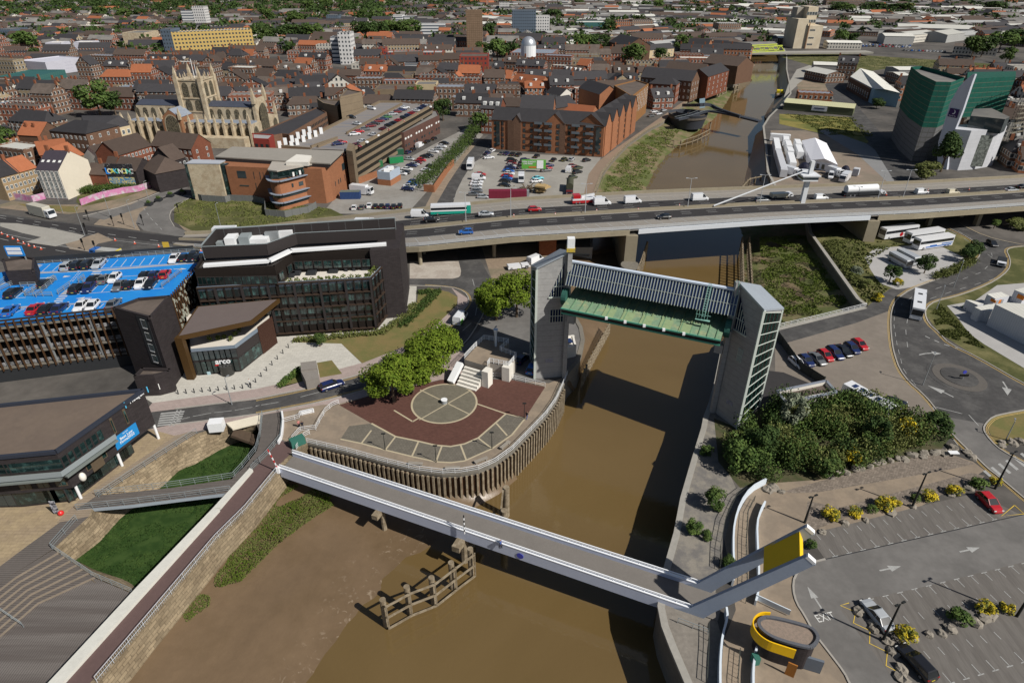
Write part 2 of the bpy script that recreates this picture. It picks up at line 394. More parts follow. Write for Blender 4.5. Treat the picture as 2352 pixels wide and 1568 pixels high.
# ---- dry dock basin: grass floor, stone sides
patch("basin_floor",PIT,grass_pit,-4)
A=P3([(121,1261),(205,1185),(222,1139),(453,995),(520,975),(590,976)]);B=P3([(168,1290),(227,1246),(280,1186),(378,1113),(413,1078),(453,1064),(504,1033),(575,1003)],-3.95)
slope=MB();SA,SB=resample(A,24),resample(B,24)
for i in range(23):
 for k in range(4):
  def st(j,k):
   p=SA[j].lerp(SB[j],k/4);p.z=-3.95*(k/4)**.8-.002;return p
  slope.quad(st(i,k),st(i,k+1),st(i+1,k+1),st(i+1,k))
tag(slope.obj("dock_wall",stone_wall),"sloping tan stone side of the old dry dock below the dark brick office","dock wall")
wall("dock_wall","upright dock wall of the grassy basin below the white coping","dock wall",V2(P2([(590,976),(599,1000),(590,1035),(560,1073),(545,1092),(511,1146),(489,1173),(320,1349),(307,1364)])),stone_wall,z0=-4.2,side=1)
A=P3([(121,1262),(219,1327),(307,1364)],-.4);B=P3([(174,1286),(217,1308),(290,1332),(318,1352)],-3.95)
A[1].z=-1.9;A[2].z=-1.9
e=MB();SA,SB=resample(A,12),resample(B,12)
for i in range(11):e.quad(SA[i],SA[i+1],SB[i+1],SB[i])
tag(e.obj("dock_wall",stone_wall),"rough earth end of the grassy basin beside the timber amphitheatre","dock wall")
ta=P3([(121,1262),(30,1318),(-80,1400),(-500,1700)],0);tb=P3([(219,1327),(88,1387),(-60,1515),(-400,1900)],-1.8)
NS=7;am=MB()
seat_edge=M("timber_nosing",(.22,.18,.14),.85,.2,1)
for s_ in range(NS):
 t0,t1=s_/NS,(s_+1)/NS;z=-1.8*(s_+.0)/NS;z2=-1.8*(s_+1)/NS
 a=[ta[i].lerp(tb[i],t0)for i in range(4)];b=[ta[i].lerp(tb[i],t1)for i in range(4)]
 for i in range(3):
  am.mi=0;am.quad((a[i].x,a[i].y,z-.01),(a[i+1].x,a[i+1].y,z-.01),(b[i+1].x,b[i+1].y,z-.01),(b[i].x,b[i].y,z-.01))
  am.mi=1;am.quad((b[i].x,b[i].y,z-.01),(b[i+1].x,b[i+1].y,z-.01),(b[i+1].x,b[i+1].y,z2-.01),(b[i].x,b[i].y,z2-.01))
  am.beam((b[i].x,b[i].y,z),(b[i+1].x,b[i+1].y,z),.12,.05)
tag(am.obj("terraced_seating",[deck_wood,seat_edge]),"wide curved timber terrace steps going down to the lower boarded deck","terrace")
md=MB();md.flat([tuple(p[:2])for p in tb]+P2([(60,1760),(118,1568),(307,1364)],-1.81),-1.81)
struct(md.obj("timber_deck",M("deck_boards_dark",(.115,.10,.092),.85,.2,.15,c2=(.15,.135,.125),stretch=(.9,(.15,3,1)),pat=('lines','u',.3,.05,(.06,.05,.045)))))
wall("dock_wall","dark timber-faced wall between the lower boarded deck and the white coping","dock wall",V2(P2([(307,1364),(118,1568),(60,1632)])),conc_dark,z0=-2,side=1)
# ---- surfaces, each sheet a little above the one below
patch("promenade",[(121,1261),(205,1185),(222,1139),(453,995),(400,960),(150,1000),(-300,1200),(-500,1400),(-80,1400),(30,1318)],M("flag_stone",(.36,.28,.175),.9,.2,.3,c2=(.29,.225,.15),pat=('brick',1.2,.6,.14)),.006)
patch("timber_boardwalk",[(121,1261),(205,1185),(176,1171),(60,1255),(-60,1345),(-80,1400),(30,1318)],deck_wood,.018)
patch("timber_boardwalk",[(222,1139),(453,995),(440,990),(405,1000),(190,1140),(130,1200),(160,1195),(205,1185)],M("deck_boards_tan",(.27,.215,.16),.85,.16,.4,pat=('lines','v',.35,.06,(.14,.11,.08))),.024)
patch("walkway",[(151,1568),(506,1173),(577,1083),(612,1048),(640,1010),(668,1018),(668,1040),(641,1079),(567,1173),(499,1241),(225,1568)],brick_wine,.012)
ww=MB();ww.flat(P2([(60,1632),(118,1568),(151,1568),(100,1632)]),.012);ww.flat([tuple(q)for q in P2([(151,1568),(225,1568)])]+[(L0[0],L0[1]),(L0[0]-4.5,L0[1])],.012)
struct(ww.obj("walkway",brick_wine))
patch("timber_boardwalk",[(604,952),(646,945),(650,972),(646,1008),(613,1048),(579,1081),(537,1131),(511,1146),(537,1093),(560,1073),(590,1035),(599,1000)],deck_wood,.02)
patch("forecourt",[(330,912),(405,860),(640,690),(941,655),(957,657),(953,727),(900,745),(784,789),(832,835),(701,870),(588,893),(350,925)],pave_lite,.006)
patch("pavement",[(350,925),(588,893),(701,868),(832,833),(946,788),(1001,746),(1051,700),(1051,680),(1036,660),(1078,687),(1074,702),(1051,730),(1014,768),(840,857),(797,869),(701,894),(588,917),(330,948)],pave_pink,.010)
patch("lawn",[(784,789),(832,834),(900,807),(946,788),(1001,746),(1049,702),(1051,682),(1030,670),(990,662),(961,666),(957,700),(953,727),(880,756),(784,772),(700,778),(675,775),(672,786)],grass_dry,.014)
patch("lawn",[(728,833),(762,827),(786,858),(735,867)],grass_dry,.014)
patch("lawn",[(645,890),(690,850),(700,874),(640,888)],grass_dry,.012)
ROAD_A=[(150,985),(330,948),(403,940),(588,917),(701,894),(797,869),(840,857),(930,820),(1014,768),(1051,730),(1074,702),(1078,687),(1067,670),(1036,660),(941,657),(941,640),(1040,640),(1057,636),(1059,622),(1054,602),(1042,560),(1030,500),(1085,500),(1104,597),(1117,622),(1130,644),(1125,690),(1099,743),(1067,790),(1010,835),(930,873),(840,894),(810,902),(739,922),(646,940),(588,951),(393,975),(345,985),(150,1010)]
patch("road",ROAD_A,asphalt,.016)
patch("pavement",[(345,985),(393,975),(588,951),(646,940),(739,922),(810,902),(840,894),(930,873),(1010,835),(1060,800),(1100,760),(1130,700),(1180,700),(1200,860),(1100,870),(1010,872),(840,915),(779,929),(735,930),(650,960),(600,955),(453,990),(400,1000)],pave_pink,.008)
patch("plaza",[(600,955),(735,930),(779,927),(860,905),(1016,872),(1054,869),(1176,872),(1260,880),(1300,864)]+LB2[::-1]+[(668,1018),(646,1008),(650,972)],pave_tan,.010)
RED_OUT=[(853,972),(908,1002),(961,1013),(1000,1022),(1035,1025),(1067,1019),(1099,1005),(1162,950),(1206,960)]
patch("plaza_brick",[(779,930),(860,905),(1016,872),(1054,869),(1176,872),(1252,889)]+RED_OUT[::-1],brick_red,.016)
SLAB_OUT=[(782,1008),(830,1018),(885,1033),(946,1048),(1001,1060),(1035,1062),(1067,1058),(1130,1030),(1176,998),(1206,961)]
patch("plaza_brick",[(802,978),(853,972)]+[(908,1003),(961,1014),(1000,1023),(1035,1026),(1067,1020),(1099,1006),(1162,951),(1206,961)]+SLAB_OUT[::-1],slab_grey,.014)
lm=MB();light_stone=M("light_stone",(.42,.36,.25),.85,.1,1)
def strip(mb,pts,w,z,closed=False):
 pts=[Vector((p[0],p[1],0))for p in pts]
 if closed:pts=pts+[pts[0]]
 a,b=offset(pts,w/2),offset(pts,-w/2)
 for i in range(len(pts)-1):mb.quad((a[i].x,a[i].y,z),(b[i].x,b[i].y,z),(b[i+1].x,b[i+1].y,z),(a[i+1].x,a[i+1].y,z))
strip(lm,P2(RED_OUT),.35,.022);strip(lm,P2(SLAB_OUT),.3,.022)
for a,b in(((853,988),(830,1018)),((908,1003),(885,1033)),((961,1014),(946,1048)),((1015,1024),(1001,1061)),((1058,1022),(1071,1056)),((1099,1006),(1130,1030)),((1140,972),(1165,1000)),((905,942),(948,968)),((948,968),(965,958)),((1075,891),(1117,866)),((1095,927),(1162,950))):strip(lm,P2([a,b]),.3,.026)
C0=at(1020.5,925);RC=74.2/(FL/((C0-Vector((0,0,CH))).dot(CF)))
def ell(r,n=48):return[(C0.x+r*cos(2*pi*i/n),C0.y+r*1.02*sin(2*pi*i/n))for i in range(n)]
patch("plaza_circle",None,M("circle_slabs",(.16,.145,.11),.9,.16,.6,pat=('brick',.6,.3,.16)),.024,xy=ell(RC))
strip(lm,ell(RC),.35,.034,True)
for a,b in(((965,895),(1078,951)),((1087,893),(963,964))):
 strip(lm,P2([a,b]),.22,.032)
struct(lm.obj("paving_bands",light_stone,uv=False))
patch("main_road",[(-700,400),(-200,470),(0,491),(214,519),(350,535),(491,546),(560,548),(700,560),(933,600),(800,640),(500,640),(350,590),(214,600),(120,570),(0,545),(-400,500),(-900,470)],asphalt,.010)
patch("main_road",[(-900,520),(-200,510),(0,530),(60,556),(200,576),(330,600),(470,640),(300,700),(100,640),(0,600),(-300,570),(-900,560)],asph_dark,.014)
patch("main_road",[(-700,440),(-200,488),(0,497),(214,520),(350,538),(491,548),(560,556),(560,580),(491,570),(350,556),(214,540),(130,525),(0,510),(-200,505),(-700,470)],asph_dark,.018)
patch("traffic_island",[(0,512),(40,513),(130,527),(195,541),(180,552),(128,566),(60,556),(95,545),(50,535),(0,520)],concrete,.024)
patch("traffic_island",[(150,560),(225,535),(262,552),(225,560),(205,578),(160,572)],pave_tan,.022)
patch("traffic_island",[(215,516),(245,490),(262,470),(345,455),(350,468),(320,490),(312,512),(322,530),(280,524)],pave_tan,.022)
patch("side_road",[(312,512),(320,490),(355,462),(395,447),(440,450),(425,460),(395,480),(388,500),(400,520),(450,540),(480,548),(400,542),(330,530)],asph_pale,.026)
patch("side_road",[(190,497),(300,470),(345,450),(430,415),(440,404),(450,412),(430,432),(350,468),(280,492),(240,505)],asph_pale,.026)
patch("verge",[(0,470),(30,462),(110,470),(180,470),(260,452),(345,430),(425,400),(440,404),(345,448),(250,480),(160,492),(60,485),(0,478)],dirt,.020)
patch("verge",[(40,468),(120,472),(180,475),(175,488),(80,482)],grass_dry,.026)
patch("rough_grass",[(175,465),(180,440),(205,432),(300,425),(350,418),(350,432),(280,455),(190,475)],grass_rough,.03)
patch("rough_grass",[(400,470),(440,455),(620,462),(760,480),(800,500),(700,512),(600,520),(540,535),(440,530),(400,510)],grass_rough,.03)
patch("bare_ground",[(400,505),(470,515),(540,530),(700,510),(860,490),(870,498),(560,546),(480,545),(430,535)],dirt,.026)
patch("yard",[(740,490),(800,420),(870,400),(1000,330),(1080,290),(1110,310),(990,430),(945,480),(860,492)],M("yard_concrete",(.27,.26,.24),.9,.15,.1,c2=(.22,.205,.185)),.008)
patch("street",[(1000,472),(1030,420),(1070,360),(1095,330),(1130,305),(1145,290),(1160,285),(1130,345),(1085,375),(1062,412),(1048,440),(1040,470)],asphalt,.02)
patch("pavement",[(975,478),(1000,430),(1050,370),(1085,325),(1095,330),(1070,360),(1030,420),(1000,472)],pave_tan,.014)
patch("car_park_ground",[(1040,470),(1048,440),(1062,412),(1085,375),(1130,350),(1380,362),(1365,400),(1345,450),(1180,462)],M("car_park_concrete",(.30,.285,.255),.9,.12,.06,c2=(.25,.235,.21)),.012)
patch("promenade",[(1340,452),(1352,400),(1375,370),(1395,355),(1460,310),(1500,282),(1560,240),(1625,200),(1680,175),(1722,150),(1712,135),(1735,150)]+[(1692,181),(1637,202),(1579,234),(1521,280),(1490,296),(1445,327),(1413,360),(1385,395),(1368,440),(1364,452)],M("promenade_brick",(.23,.17,.125),.9,.12,.2),.014)
patch("bare_ground",[(941,600),(1059,600),(1065,625),(1050,640),(941,640)],M("broken_concrete",(.42,.38,.33),.9,.22,.3,c2=(.32,.28,.24)),.012)
patch("bare_ground",[(1104,560),(1304,560),(1300,640),(1200,650),(1130,644)],dirt,.012)
patch("yard",[(1130,644),(1300,640),(1307,715),(1342,781),(1303,862),(1200,880),(1100,865),(1060,800),(1100,760),(1130,700)],asph_pale,.012)
patch("gravel_yard",[(1512,1392),(1527,1300),(1549,1223),(1564,1144),(1589,1058),(1612,983),(1630,922),(1700,985),(1660,1050),(1690,1120),(1750,1110),(1692,1170),(1664,1240),(1650,1300),(1640,1390)],gravel,.008)
patch("quay_apron",[(1539,1485),(1521,1438),(1512,1392),(1527,1300),(1540,1300),(1600,1350),(1640,1400),(1660,1470),(1650,1568),(1650,1640),(1590,1610),(1574,1568)],M("apron_concrete",(.20,.18,.155),.9,.3,.35),.012)
patch("riverside_path",[(1664,1240),(1680,1180),(1720,1130),(1760,1110),(1900,1100),(2160,1035),(2235,1060),(2262,1080),(2110,1165),(1855,1226),(1820,1320),(1827,1385),(1850,1420),(1910,1500),(1955,1568),(2000,1640),(1650,1640),(1655,1560),(1662,1470),(1690,1400)],pave_tan,.016)
cobble=M("cobbles",(.24,.20,.165),.95,.25,.5,pat=('brick',.45,.3,.35),bump=.4)
patch("cobbled_strip",[(1800,1128),(1900,1100),(2160,1035),(2240,1065),(2180,1078),(1950,1118),(1880,1130),(1820,1132)],cobble,.022)
patch("cobbled_strip",[(1855,1150),(1930,1165),(2060,1130),(2230,1085),(2262,1092),(2240,1115),(2110,1150),(1930,1192),(1860,1222),(1850,1190)],cobble,.022)
patch("compound",[(1780,790),(1965,742),(2047,712),(2051,781),(2054,814),(2066,849),(2089,879),(2117,902),(2187,998),(2100,960),(1990,925),(1780,900)],M("compound_tarmac",(.215,.185,.155),.9,.14,.12,c2=(.18,.155,.13)),.010)
patch("compound",[(1775,757),(1990,705),(2045,664),(2091,665),(2059,687),(2047,712),(1965,742),(1790,792)],asphalt,.014)
patch("dark_tarmac",[(1755,850),(1800,855),(1860,880),(1790,935),(1740,940)],asph_dark,.016)
patch("shrubbery_earth",[(1640,960),(1700,985),(1780,900),(1990,925),(2100,960),(2187,998),(2160,1035),(1900,1100),(1760,1112),(1700,1120),(1650,1060)],M("leaf_litter",(.09,.08,.045),.95,.3,.5,c2=(.05,.06,.025)),.012)
ROAD_B_L=[(2100,470),(2177,523),(2230,549),(2250,570),(2253,584),(2235,607),(2192,627),(2137,647),(2091,664.6),(2059,687),(2047,712),(2045,748),(2049,790),(2054,814),(2066,849),(2089,879),(2117,902),(2144,932),(2167,965),(2187,998),(2217,1028),(2240,1048),(2268,1076),(2295,1096),(2352,1144),(2420,1200)]
ROAD_B_R=[(2150,470),(2215,521),(2263,544),(2326,559),(2420,575)]
ROAD_B_I=[(2420,590),(2352,566),(2321,569),(2311,576),(2318,590),(2321,604),(2316,621),(2288,644),(2243,665),(2192,682),(2147,692),(2129,705),(2124,720),(2132,743),(2157,765),(2180,790),(2243,819),(2352,882),(2450,930)]
ROAD_B_X=[(2450,930),(2352,942),(2308,950),(2280,957),(2264,972),(2258,985),(2265,1000),(2288,1026),(2318,1045),(2352,1063),(2450,1110)]
patch("roundabout_road",ROAD_B_L+[(2500,1250),(2600,1250),(2600,1100)]+ROAD_B_X[::-1][:-1]+ROAD_B_I[::-1]+ROAD_B_R[::-1],asphalt,.02)
patch("roundabout_road",[(2154,948),(2176,958),(2262,973),(2258,985),(2265,1000),(2288,1026),(2318,1045),(2352,1063),(2352,1140),(2268,1074),(2187,996)],asph_pale,.026)
patch("rough_grass",[(2352,566),(2321,569),(2311,576),(2321,604),(2316,621),(2243,665),(2147,692),(2129,705),(2124,720),(2157,765),(2243,819),(2352,882),(2800,1000),(2800,560)],grass_rough,.008)
patch("hardstanding",[(2175,702),(2200,730),(2225,765),(2260,790),(2352,845),(2700,950),(2700,700),(2352,650),(2290,655),(2240,690)],gravel_lite,.014)
patch("rough_grass",[(2264,972),(2280,957),(2308,950),(2352,942),(2600,930),(2600,1010),(2352,1015),(2288,1026)],grass_dry,.012)
patch("rough_grass",[(1858,535),(1966,690),(1990,705),(2045,662),(2100,655),(2235,600),(2250,580),(2230,549),(2100,500),(2000,490)],grass_rough,.006)
patch("coach_park",[(1985,590),(2010,570),(2150,560),(2220,595),(2215,625),(2150,650),(2060,665),(2020,650),(2000,620)],gravel_lite,.014)
CP=[(1855,1226),(1940,1206),(2117,1161),(2258,1128),(2300,1160),(2352,1185),(2800,1300),(2800,1800),(1990,1640),(1950,1568),(1940,1546),(1905,1500),(1870,1455),(1847,1412),(1829,1385),(1821,1354),(1824,1324),(1847,1296),(1895,1284)]
patch("car_park_ground",CP,M("car_park_bay",(.15,.138,.126),.9,.2,.5,c2=(.115,.105,.096),stretch=(-.25,(2.2,.25,1))),.022)
patch("car_park_aisle",[(1895,1284),(2330,1185),(2480,1160),(2700,1200),(2352,1290),(2100,1352),(1946,1383),(1930,1400),(2000,1490),(2060,1568),(2100,1640),(2000,1640),(1950,1568),(1905,1500),(1870,1455),(1847,1412),(1829,1385),(1821,1354),(1824,1324),(1847,1296)],asph_pale,.028)
patch("rough_grass",[(1790,130),(1850,122),(1950,125),(2180,140),(2320,150),(2352,160),(2352,175),(2200,165),(2100,150),(1950,170),(1860,150)],grass_rough,.008)
patch("rough_grass",[(1790,262),(1860,265),(1960,270),(2010,315),(1990,330),(1900,310),(1790,285)],M("meadow",(.12,.13,.035),.95,.25,.08,c2=(.2,.17,.05)),.014)
patch("rough_grass",[(1830,195),(1870,165),(1900,170),(1920,205),(1925,220),(1840,225)],dirt,.014)
patch("street",[(1905,185),(1935,195),(1965,240),(2010,290),(2060,350),(2110,400),(2125,425),(2060,425),(2010,345),(1975,300),(1935,250),(1905,215),(1895,195)],asphalt,.018)
patch("yard",[(1770,300),(1850,300),(1930,320),(2000,345),(2060,425),(1900,440),(1770,440)],M("yard_dust",(.24,.19,.15),.9,.15,.08,c2=(.19,.16,.125)),.010)
patch("quayside",[(1800,225),(1850,180),(1880,160),(1860,150),(1830,160),(1812,190)],concrete,.012)
patch("verge",[(1990,330),(2010,345),(2065,420),(2040,420),(1970,355),(1880,300),(1900,298)],M("path_grey",(.21,.21,.21),.9,.1,.2),.016)
patch("yard",[(2150,420),(2352,400),(2700,380),(2700,430),(2352,440),(2150,435)],pave_tan,.010)
# ---- kerbs and road markings
def kerb(px_list,z=.03,w=.22,h=.13):
 m=MB();m.path([p+Vector((0,0,h/2))for p in smooth(P3(px_list,0),1)],w,h);return m
km=MB()
for L_ in(ROAD_B_L[1:],ROAD_B_R[1:],ROAD_B_I[1:],ROAD_B_X[1:-1],CP[8:],[(403,939),(588,916),(701,893),(797,868),(840,856),(930,819),(1014,767),(1051,729),(1074,701),(1078,687),(1067,670),(1036,659),(941,656)],[(393,976),(588,952),(646,941),(739,923),(810,903),(840,895),(930,874),(1010,836),(1067,791),(1099,744),(1125,690),(1130,644)],[(190,497),(300,470),(430,415)],[(400,520),(388,500),(395,480),(440,452)]):
 km.path([p+Vector((0,0,.08))for p in smooth(P3(L_),1)],.25,.13)
struct(km.obj("kerbs",kerb_m,uv=False))
ym=MB()
for L_,s_ in((ROAD_B_L[1:],-1),(ROAD_B_R[1:],1),(ROAD_B_I[1:],-1),(ROAD_B_X[1:-1],1),([(588,917),(701,894),(797,869),(840,857),(930,820),(1014,768),(1051,730),(1074,702),(1078,687),(1067,670),(1036,660),(975,656)],-1),([(588,951),(646,940),(739,922),(810,902),(840,894),(930,873),(1010,835),(1067,790)],1)):
 pts=smooth(P3(L_),1)
 for o_ in(.35,.6):strip(ym,offset(pts,o_*s_),.12,.034)
struct(ym.obj("yellow_lines",yellow_line,uv=False))
def dash(mb,pts,z,w=.12,on=2.5,off=3.5,start=0,px=True,lift=None):
 pts=[Vector((p.x,p.y,p.z))for p in(P3(pts,0)if px else pts)]
 L=sum((b-a).length for a,b in zip(pts,pts[1:]));n=max(2,int(L/.5)+1);q=resample(pts,n);st=L/(n-1)
 i=int(start/st)
 while i<n-1:
  j=min(n-1,i+max(1,int(round(on/st))));a,b=q[i],q[j];d=(b-a);d2=hypot(d.x,d.y)or 1;nx,ny=-d.y/d2*w/2,d.x/d2*w/2
  za,zb=(a.z+z,b.z+z);mb.quad((a.x+nx,a.y+ny,za),(a.x-nx,a.y-ny,za),(b.x-nx,b.y-ny,zb),(b.x+nx,b.y+ny,zb))
  i=j+max(1,int(round(off/st)))
def arrow(mb,a,b,z=.04,w=.22,hw=.5,hl=1.8,px=True):
 a,b=(at(*a),at(*b))if px else(a,b);d=(b-a).normalized();n_=Vector((-d.y,d.x,0));c=b-d*hl;zz=Vector((0,0,z))
 mb.quad(a+n_*w/2+zz,a-n_*w/2+zz,c-n_*w/2+zz,c+n_*w/2+zz);mb.add([c+n_*hw+zz,c-n_*hw+zz,b+zz],[(0,1,2)])
wm=MB()
dash(wm,[(2160,516),(2242,565),(2290,600)],.04);dash(wm,[(2285,640),(2192,668),(2110,695),(2085,730),(2080,760),(2085,800)],.04)
dash(wm,[(2200,530),(2275,575),(2282,598),(2255,625),(2160,660),(2098,680),(2070,700)],.04)
dash(wm,[(2055,712),(2053,745),(2060,790),(2075,850),(2120,905)],.04,.1,2,2);dash(wm,[(2142,935),(2160,970),(2190,1010),(2215,1040)],.04,.15,5,1)
dash(wm,[(2150,935),(2210,950),(2240,955),(2250,985)],.04,.15,4,1)
dash(wm,[(2125,772),(2165,790),(2200,800)],.04,.3,1.2,1)
for x0 in range(6):
 a=at(2257+x0*17,1082-x0*8);b=at(2283+x0*17,1104-x0*8);wm.quad(*[p+Vector((0,0,.042))for p in(a,at(2263+x0*17,1079.5-x0*8),at(2289+x0*17,1101.5-x0*8),b)])
for pts_ in([(2111,815),(2125,812),(2140,811),(2162,812)],[(2190,912),(2170,902),(2130,885)],[(2303,876),(2312,890),(2314,908)]):
 q=P3(pts_);strip(wm,q[:-1],.3,.042);arrow(wm,q[-2],q[-1],.042,.3,.8,(q[-1]-q[-2]).length*.9,px=False)
dash(wm,[(393,968),(470,950),(560,940),(600,930)],.036,.12,3,.3)
dash(wm,[(588,932),(650,922),(762,893),(840,876),(930,848),(1040,780),(1090,735),(1098,690),(1085,640)],.036,.14,4,4)
for k in range(6):
 wm.quad(*[at(x,y,.036)for x,y in((398-k*2.0+26,943+k*5.4),(398-k*2.0+26-1,946.2+k*5.4),(368-k*1.5,951.5+k*5.4),(370-k*1.5,948+k*5.4))])
for r_ in(0,8):
 for k in range(7):wm.quad(*[at(x+r_,y,.036)for x,y in((409-k*2.6,941+k*5.6),(405-k*2.6,942+k*5.6),(404-k*2.6,945+k*5.6),(408-k*2.6,944+k*5.6))])
dash(wm,[(1035,470),(1062,420),(1100,365),(1135,320)],.04,.14,2.5,3)
dash(wm,[(0,495),(60,505),(214,533),(350,552),(480,566)],.034,.2,3,5);dash(wm,[(0,500),(110,522),(250,545)],.034,.18,3,5)
dash(wm,[(0,548),(60,562),(130,575),(210,590)],.034,.2,4,4);dash(wm,[(0,535),(50,556),(130,568),(215,580)],.034,.18,60,1)
dash(wm,[(262,552),(330,565),(420,572),(491,578)],.034,.15,60,1);dash(wm,[(330,478),(345,500),(372,528)],.036,.15,3,3)
arrow(wm,(2020,1310),(2069,1300),.04);arrow(wm,(2204,1267),(2250,1257),.04);arrow(wm,(1887,1397),(1854,1346),.04)
def bays(mb,a,b,n,d,z=.04,t=1):
 a,b=at(*a),at(*b);ax=(b-a).normalized();nv=Vector((-ax.y,ax.x,0))*d
 for i in range(n):
  p=a.lerp(b,i/(n-1));zz=Vector((0,0,z))
  if t:strip(mb,[p-ax*.45,p+ax*.45],.12,z)
  dd=nv.normalized()*(1 if d>0 else 1)
  strip(mb,[p,p+nv*.28],.10,z);strip(mb,[p+nv*.66,p+nv*.88],.10,z)
bays(wm,(1918,1277),(2284,1193),13,4.6);bays(wm,(2000,1376),(2352,1293),12,-4.6);bays(wm,(2185,1568),(2352,1520),6,4.6)
struct(wm.obj("road_markings",white_line2,uv=False))
km2=MB();strip(km2,P2([(1895,1284),(2330,1186),(2400,1170)]),.14,.036);struct(km2.obj("drain_channel",steel_dk,uv=False))
yb=MB()
zz=[(1950,1384),(1930,1390),(1965,1405),(1960,1430),(1998,1448),(1997,1477),(2038,1497),(2035,1528),(2080,1552),(2079,1580)]
strip(yb,P2(zz),.12,.045);strip(yb,P2([(2330,1160),(2352,1180),(2300,1185),(2330,1160)]),.12,.045)
struct(yb.obj("yellow_zigzag",yellow_box,uv=False))
def text(name,s_,mat,loc,rot,size,parent=None,ext=.004,align='CENTER',sx=1.0,shear=0,bold=0):
 cu=bpy.data.curves.new(name,'FONT');cu.body=s_;cu.size=size;cu.align_x=align;cu.align_y='CENTER';cu.extrude=ext;cu.shear=shear;cu.offset=bold
 o=bpy.data.objects.new(name,cu);COL.objects.link(o);dg=bpy.context.evaluated_depsgraph_get()
 me=bpy.data.meshes.new_from_object(o.evaluated_get(dg));bpy.data.objects.remove(o);o=bpy.data.objects.new(name,me);COL.objects.link(o)
 me.materials.clear();me.materials.append(mat);o.location=loc;o.rotation_euler=rot;o.scale=(sx,1,1)
 if parent:o.parent=parent
 return o
pa,pb=at(1880,1421),at(1911,1414)
struct(text("exit_marking","EXIT",white_line,((pa.x+pb.x)/2,(pa.y+pb.y)/2,.05),(0,0,ang(pa,pb)+pi*0),1.5,sx=.85))
RI=at(2203,866);ri=MB()
for r_,z_,mi in((5.6,.05,0),(4.6,.09,1),(3.2,.16,0)):
 ri.mi=mi;ri.prism([(RI.x+r_*cos(2*pi*i/40),RI.y+r_*1.1*sin(2*pi*i/40))for i in range(40)],0,z_)
struct(ri.obj("roundabout_island",[asphalt,M("island_block",(.11,.10,.09),.9,.15,1)]))
# == RAILINGS
def railing(label,pts,h=1.1,nr=3,sp=2.0,mat=None,pr=.05,rr=.045,name="railing",group=None,px=True,z=0,mesh=None,lean=0):
 mat=mat or white_paint
 P=[Vector(p)for p in(P3(pts,z)if px else pts)];L=sum((b-a).length for a,b in zip(P,P[1:]))
 root=thing(name,label,"railing",P[0],0,group);o=P[0]
 r=MB()
 for k in range(nr):
  zz=Vector((0,0,h*(k+1)/nr));r.path([p+zz-o for p in P],rr*(1.3 if k==nr-1 else 1))
 if mesh:
  q=resample(P,max(2,int(L/mesh)))
  for p in q:r.beam(p-o+Vector((0,0,.08)),p-o+Vector((0,0,h)),.02)
 r.obj("rail",mat,root,uv=False)
 n=min(100,max(2,int(L/sp)+1));q=resample(P,n);pm=MB();pm.box((0,0,h/2),(pr,pr,h));base=None
 for p in q:
  if base is None:base=pm.obj("post",mat,root,uv=False);c=base
  else:c=base.copy();COL.objects.link(c);c.parent=root
  c.location=p-o
 return root
W=white_paint
railing("white railing along the curved edge of the red plaza above timber piles",LB2,1.15,3,1.9)
railing("white railing curving round the sunken beige terrace of the plaza",[(726,988),(735,970),(748,948),(765,934),(779,928)],1.1,3,1.8)
railing("white railing down to the green cabinet at the footbridge",[(672,1012),(690,992),(718,988),(726,988)],1.1,3,1.8)
railing("short white railing right of the green cabinet",[(682,1034),(700,1004),(712,998)],1.1,3,1.8)
railing("white railing between boardwalk and tan path near the road",[(651,972),(688,962),(690,955),(720,948)],1.1,3,1.8)
railing("white railing on the quay left of the left barrier tower",[(1117,872),(1136,866),(1180,872),(1252,889)],1.1,3,1.8)
railing("long pale grey mesh railing beside the wine-red walkway, above the mud",[(225,1568),(499,1241),(567,1173),(641,1082)],1.3,2,2.4,M("rail_galv",(.52,.54,.57),.5,.05,2),mesh=.3)
gv=M("rail_grey",(.24,.27,.28),.5,.05,2)
railing("grey railing beside the sloping dock wall below the dark brick office",[(228,1143),(300,1095),(390,1036),(453,996)],1.2,3,1.9,gv)
railing("grey railing on the far side of the timber footbridge over the basin",[(222,1139),(400,1118),(537,1098),(560,1073),(590,1035),(599,1000),(604,955)],1.2,3,2.0,gv,z=.1)
railing("grey railing on the near side of the timber footbridge over the basin",[(178,1171),(300,1158),(420,1143),(531,1128)],1.2,3,2.0,gv,z=.1)
railing("curved grey railing on the right side of the timber boardwalk",[(646,947),(650,972),(646,1008),(613,1048),(579,1081)],1.2,3,2.0,gv)
railing("grey railing round the corner of the timber terrace and basin",[(178,1195),(121,1260)],1.2,3,1.8,gv)
railing("grey sloping railing between timber terrace steps and grassy basin",[Vector(at(121,1261,0)),at(219,1327,-1.6),at(307,1364,-1.8)],1.2,3,1.8,gv,px=False)
railing("grey handrail cutting down across the timber terrace steps",[at(0,1403,-.5),at(55,1440,-1.7)],1,2,1.8,gv,px=False)
railing("white railing above the saltmarsh beside the right barrier tower",[(1785,754),(1880,732),(1988,705)],1.1,3,1.9)
WB=M("barrier_pale_blue",(.60,.66,.72),.5,.05,2)
def band(label,pts,h,z0=0,th=.25,mat=None,name="flood_wall"):
 m=MB();P=smooth(P3(pts,0),1);m.path([p+Vector((0,0,z0+h/2))for p in P],th,h)
 o=m.obj(name,mat or WB,uv=False);tag(o,label,"wall");return o
band("curved pale blue steel parapet wall on the river side of the ramp",[(1757,1111),(1722,1130),(1698,1165),(1684,1210),(1681,1260),(1684,1330),(1681,1345)],1.2)
band("curved pale blue parapet in the middle of the path above the footbridge arms",[(1755,1161),(1745,1180),(1736,1210),(1738,1270),(1741,1330),(1738,1375),(1733,1390)],1.0)
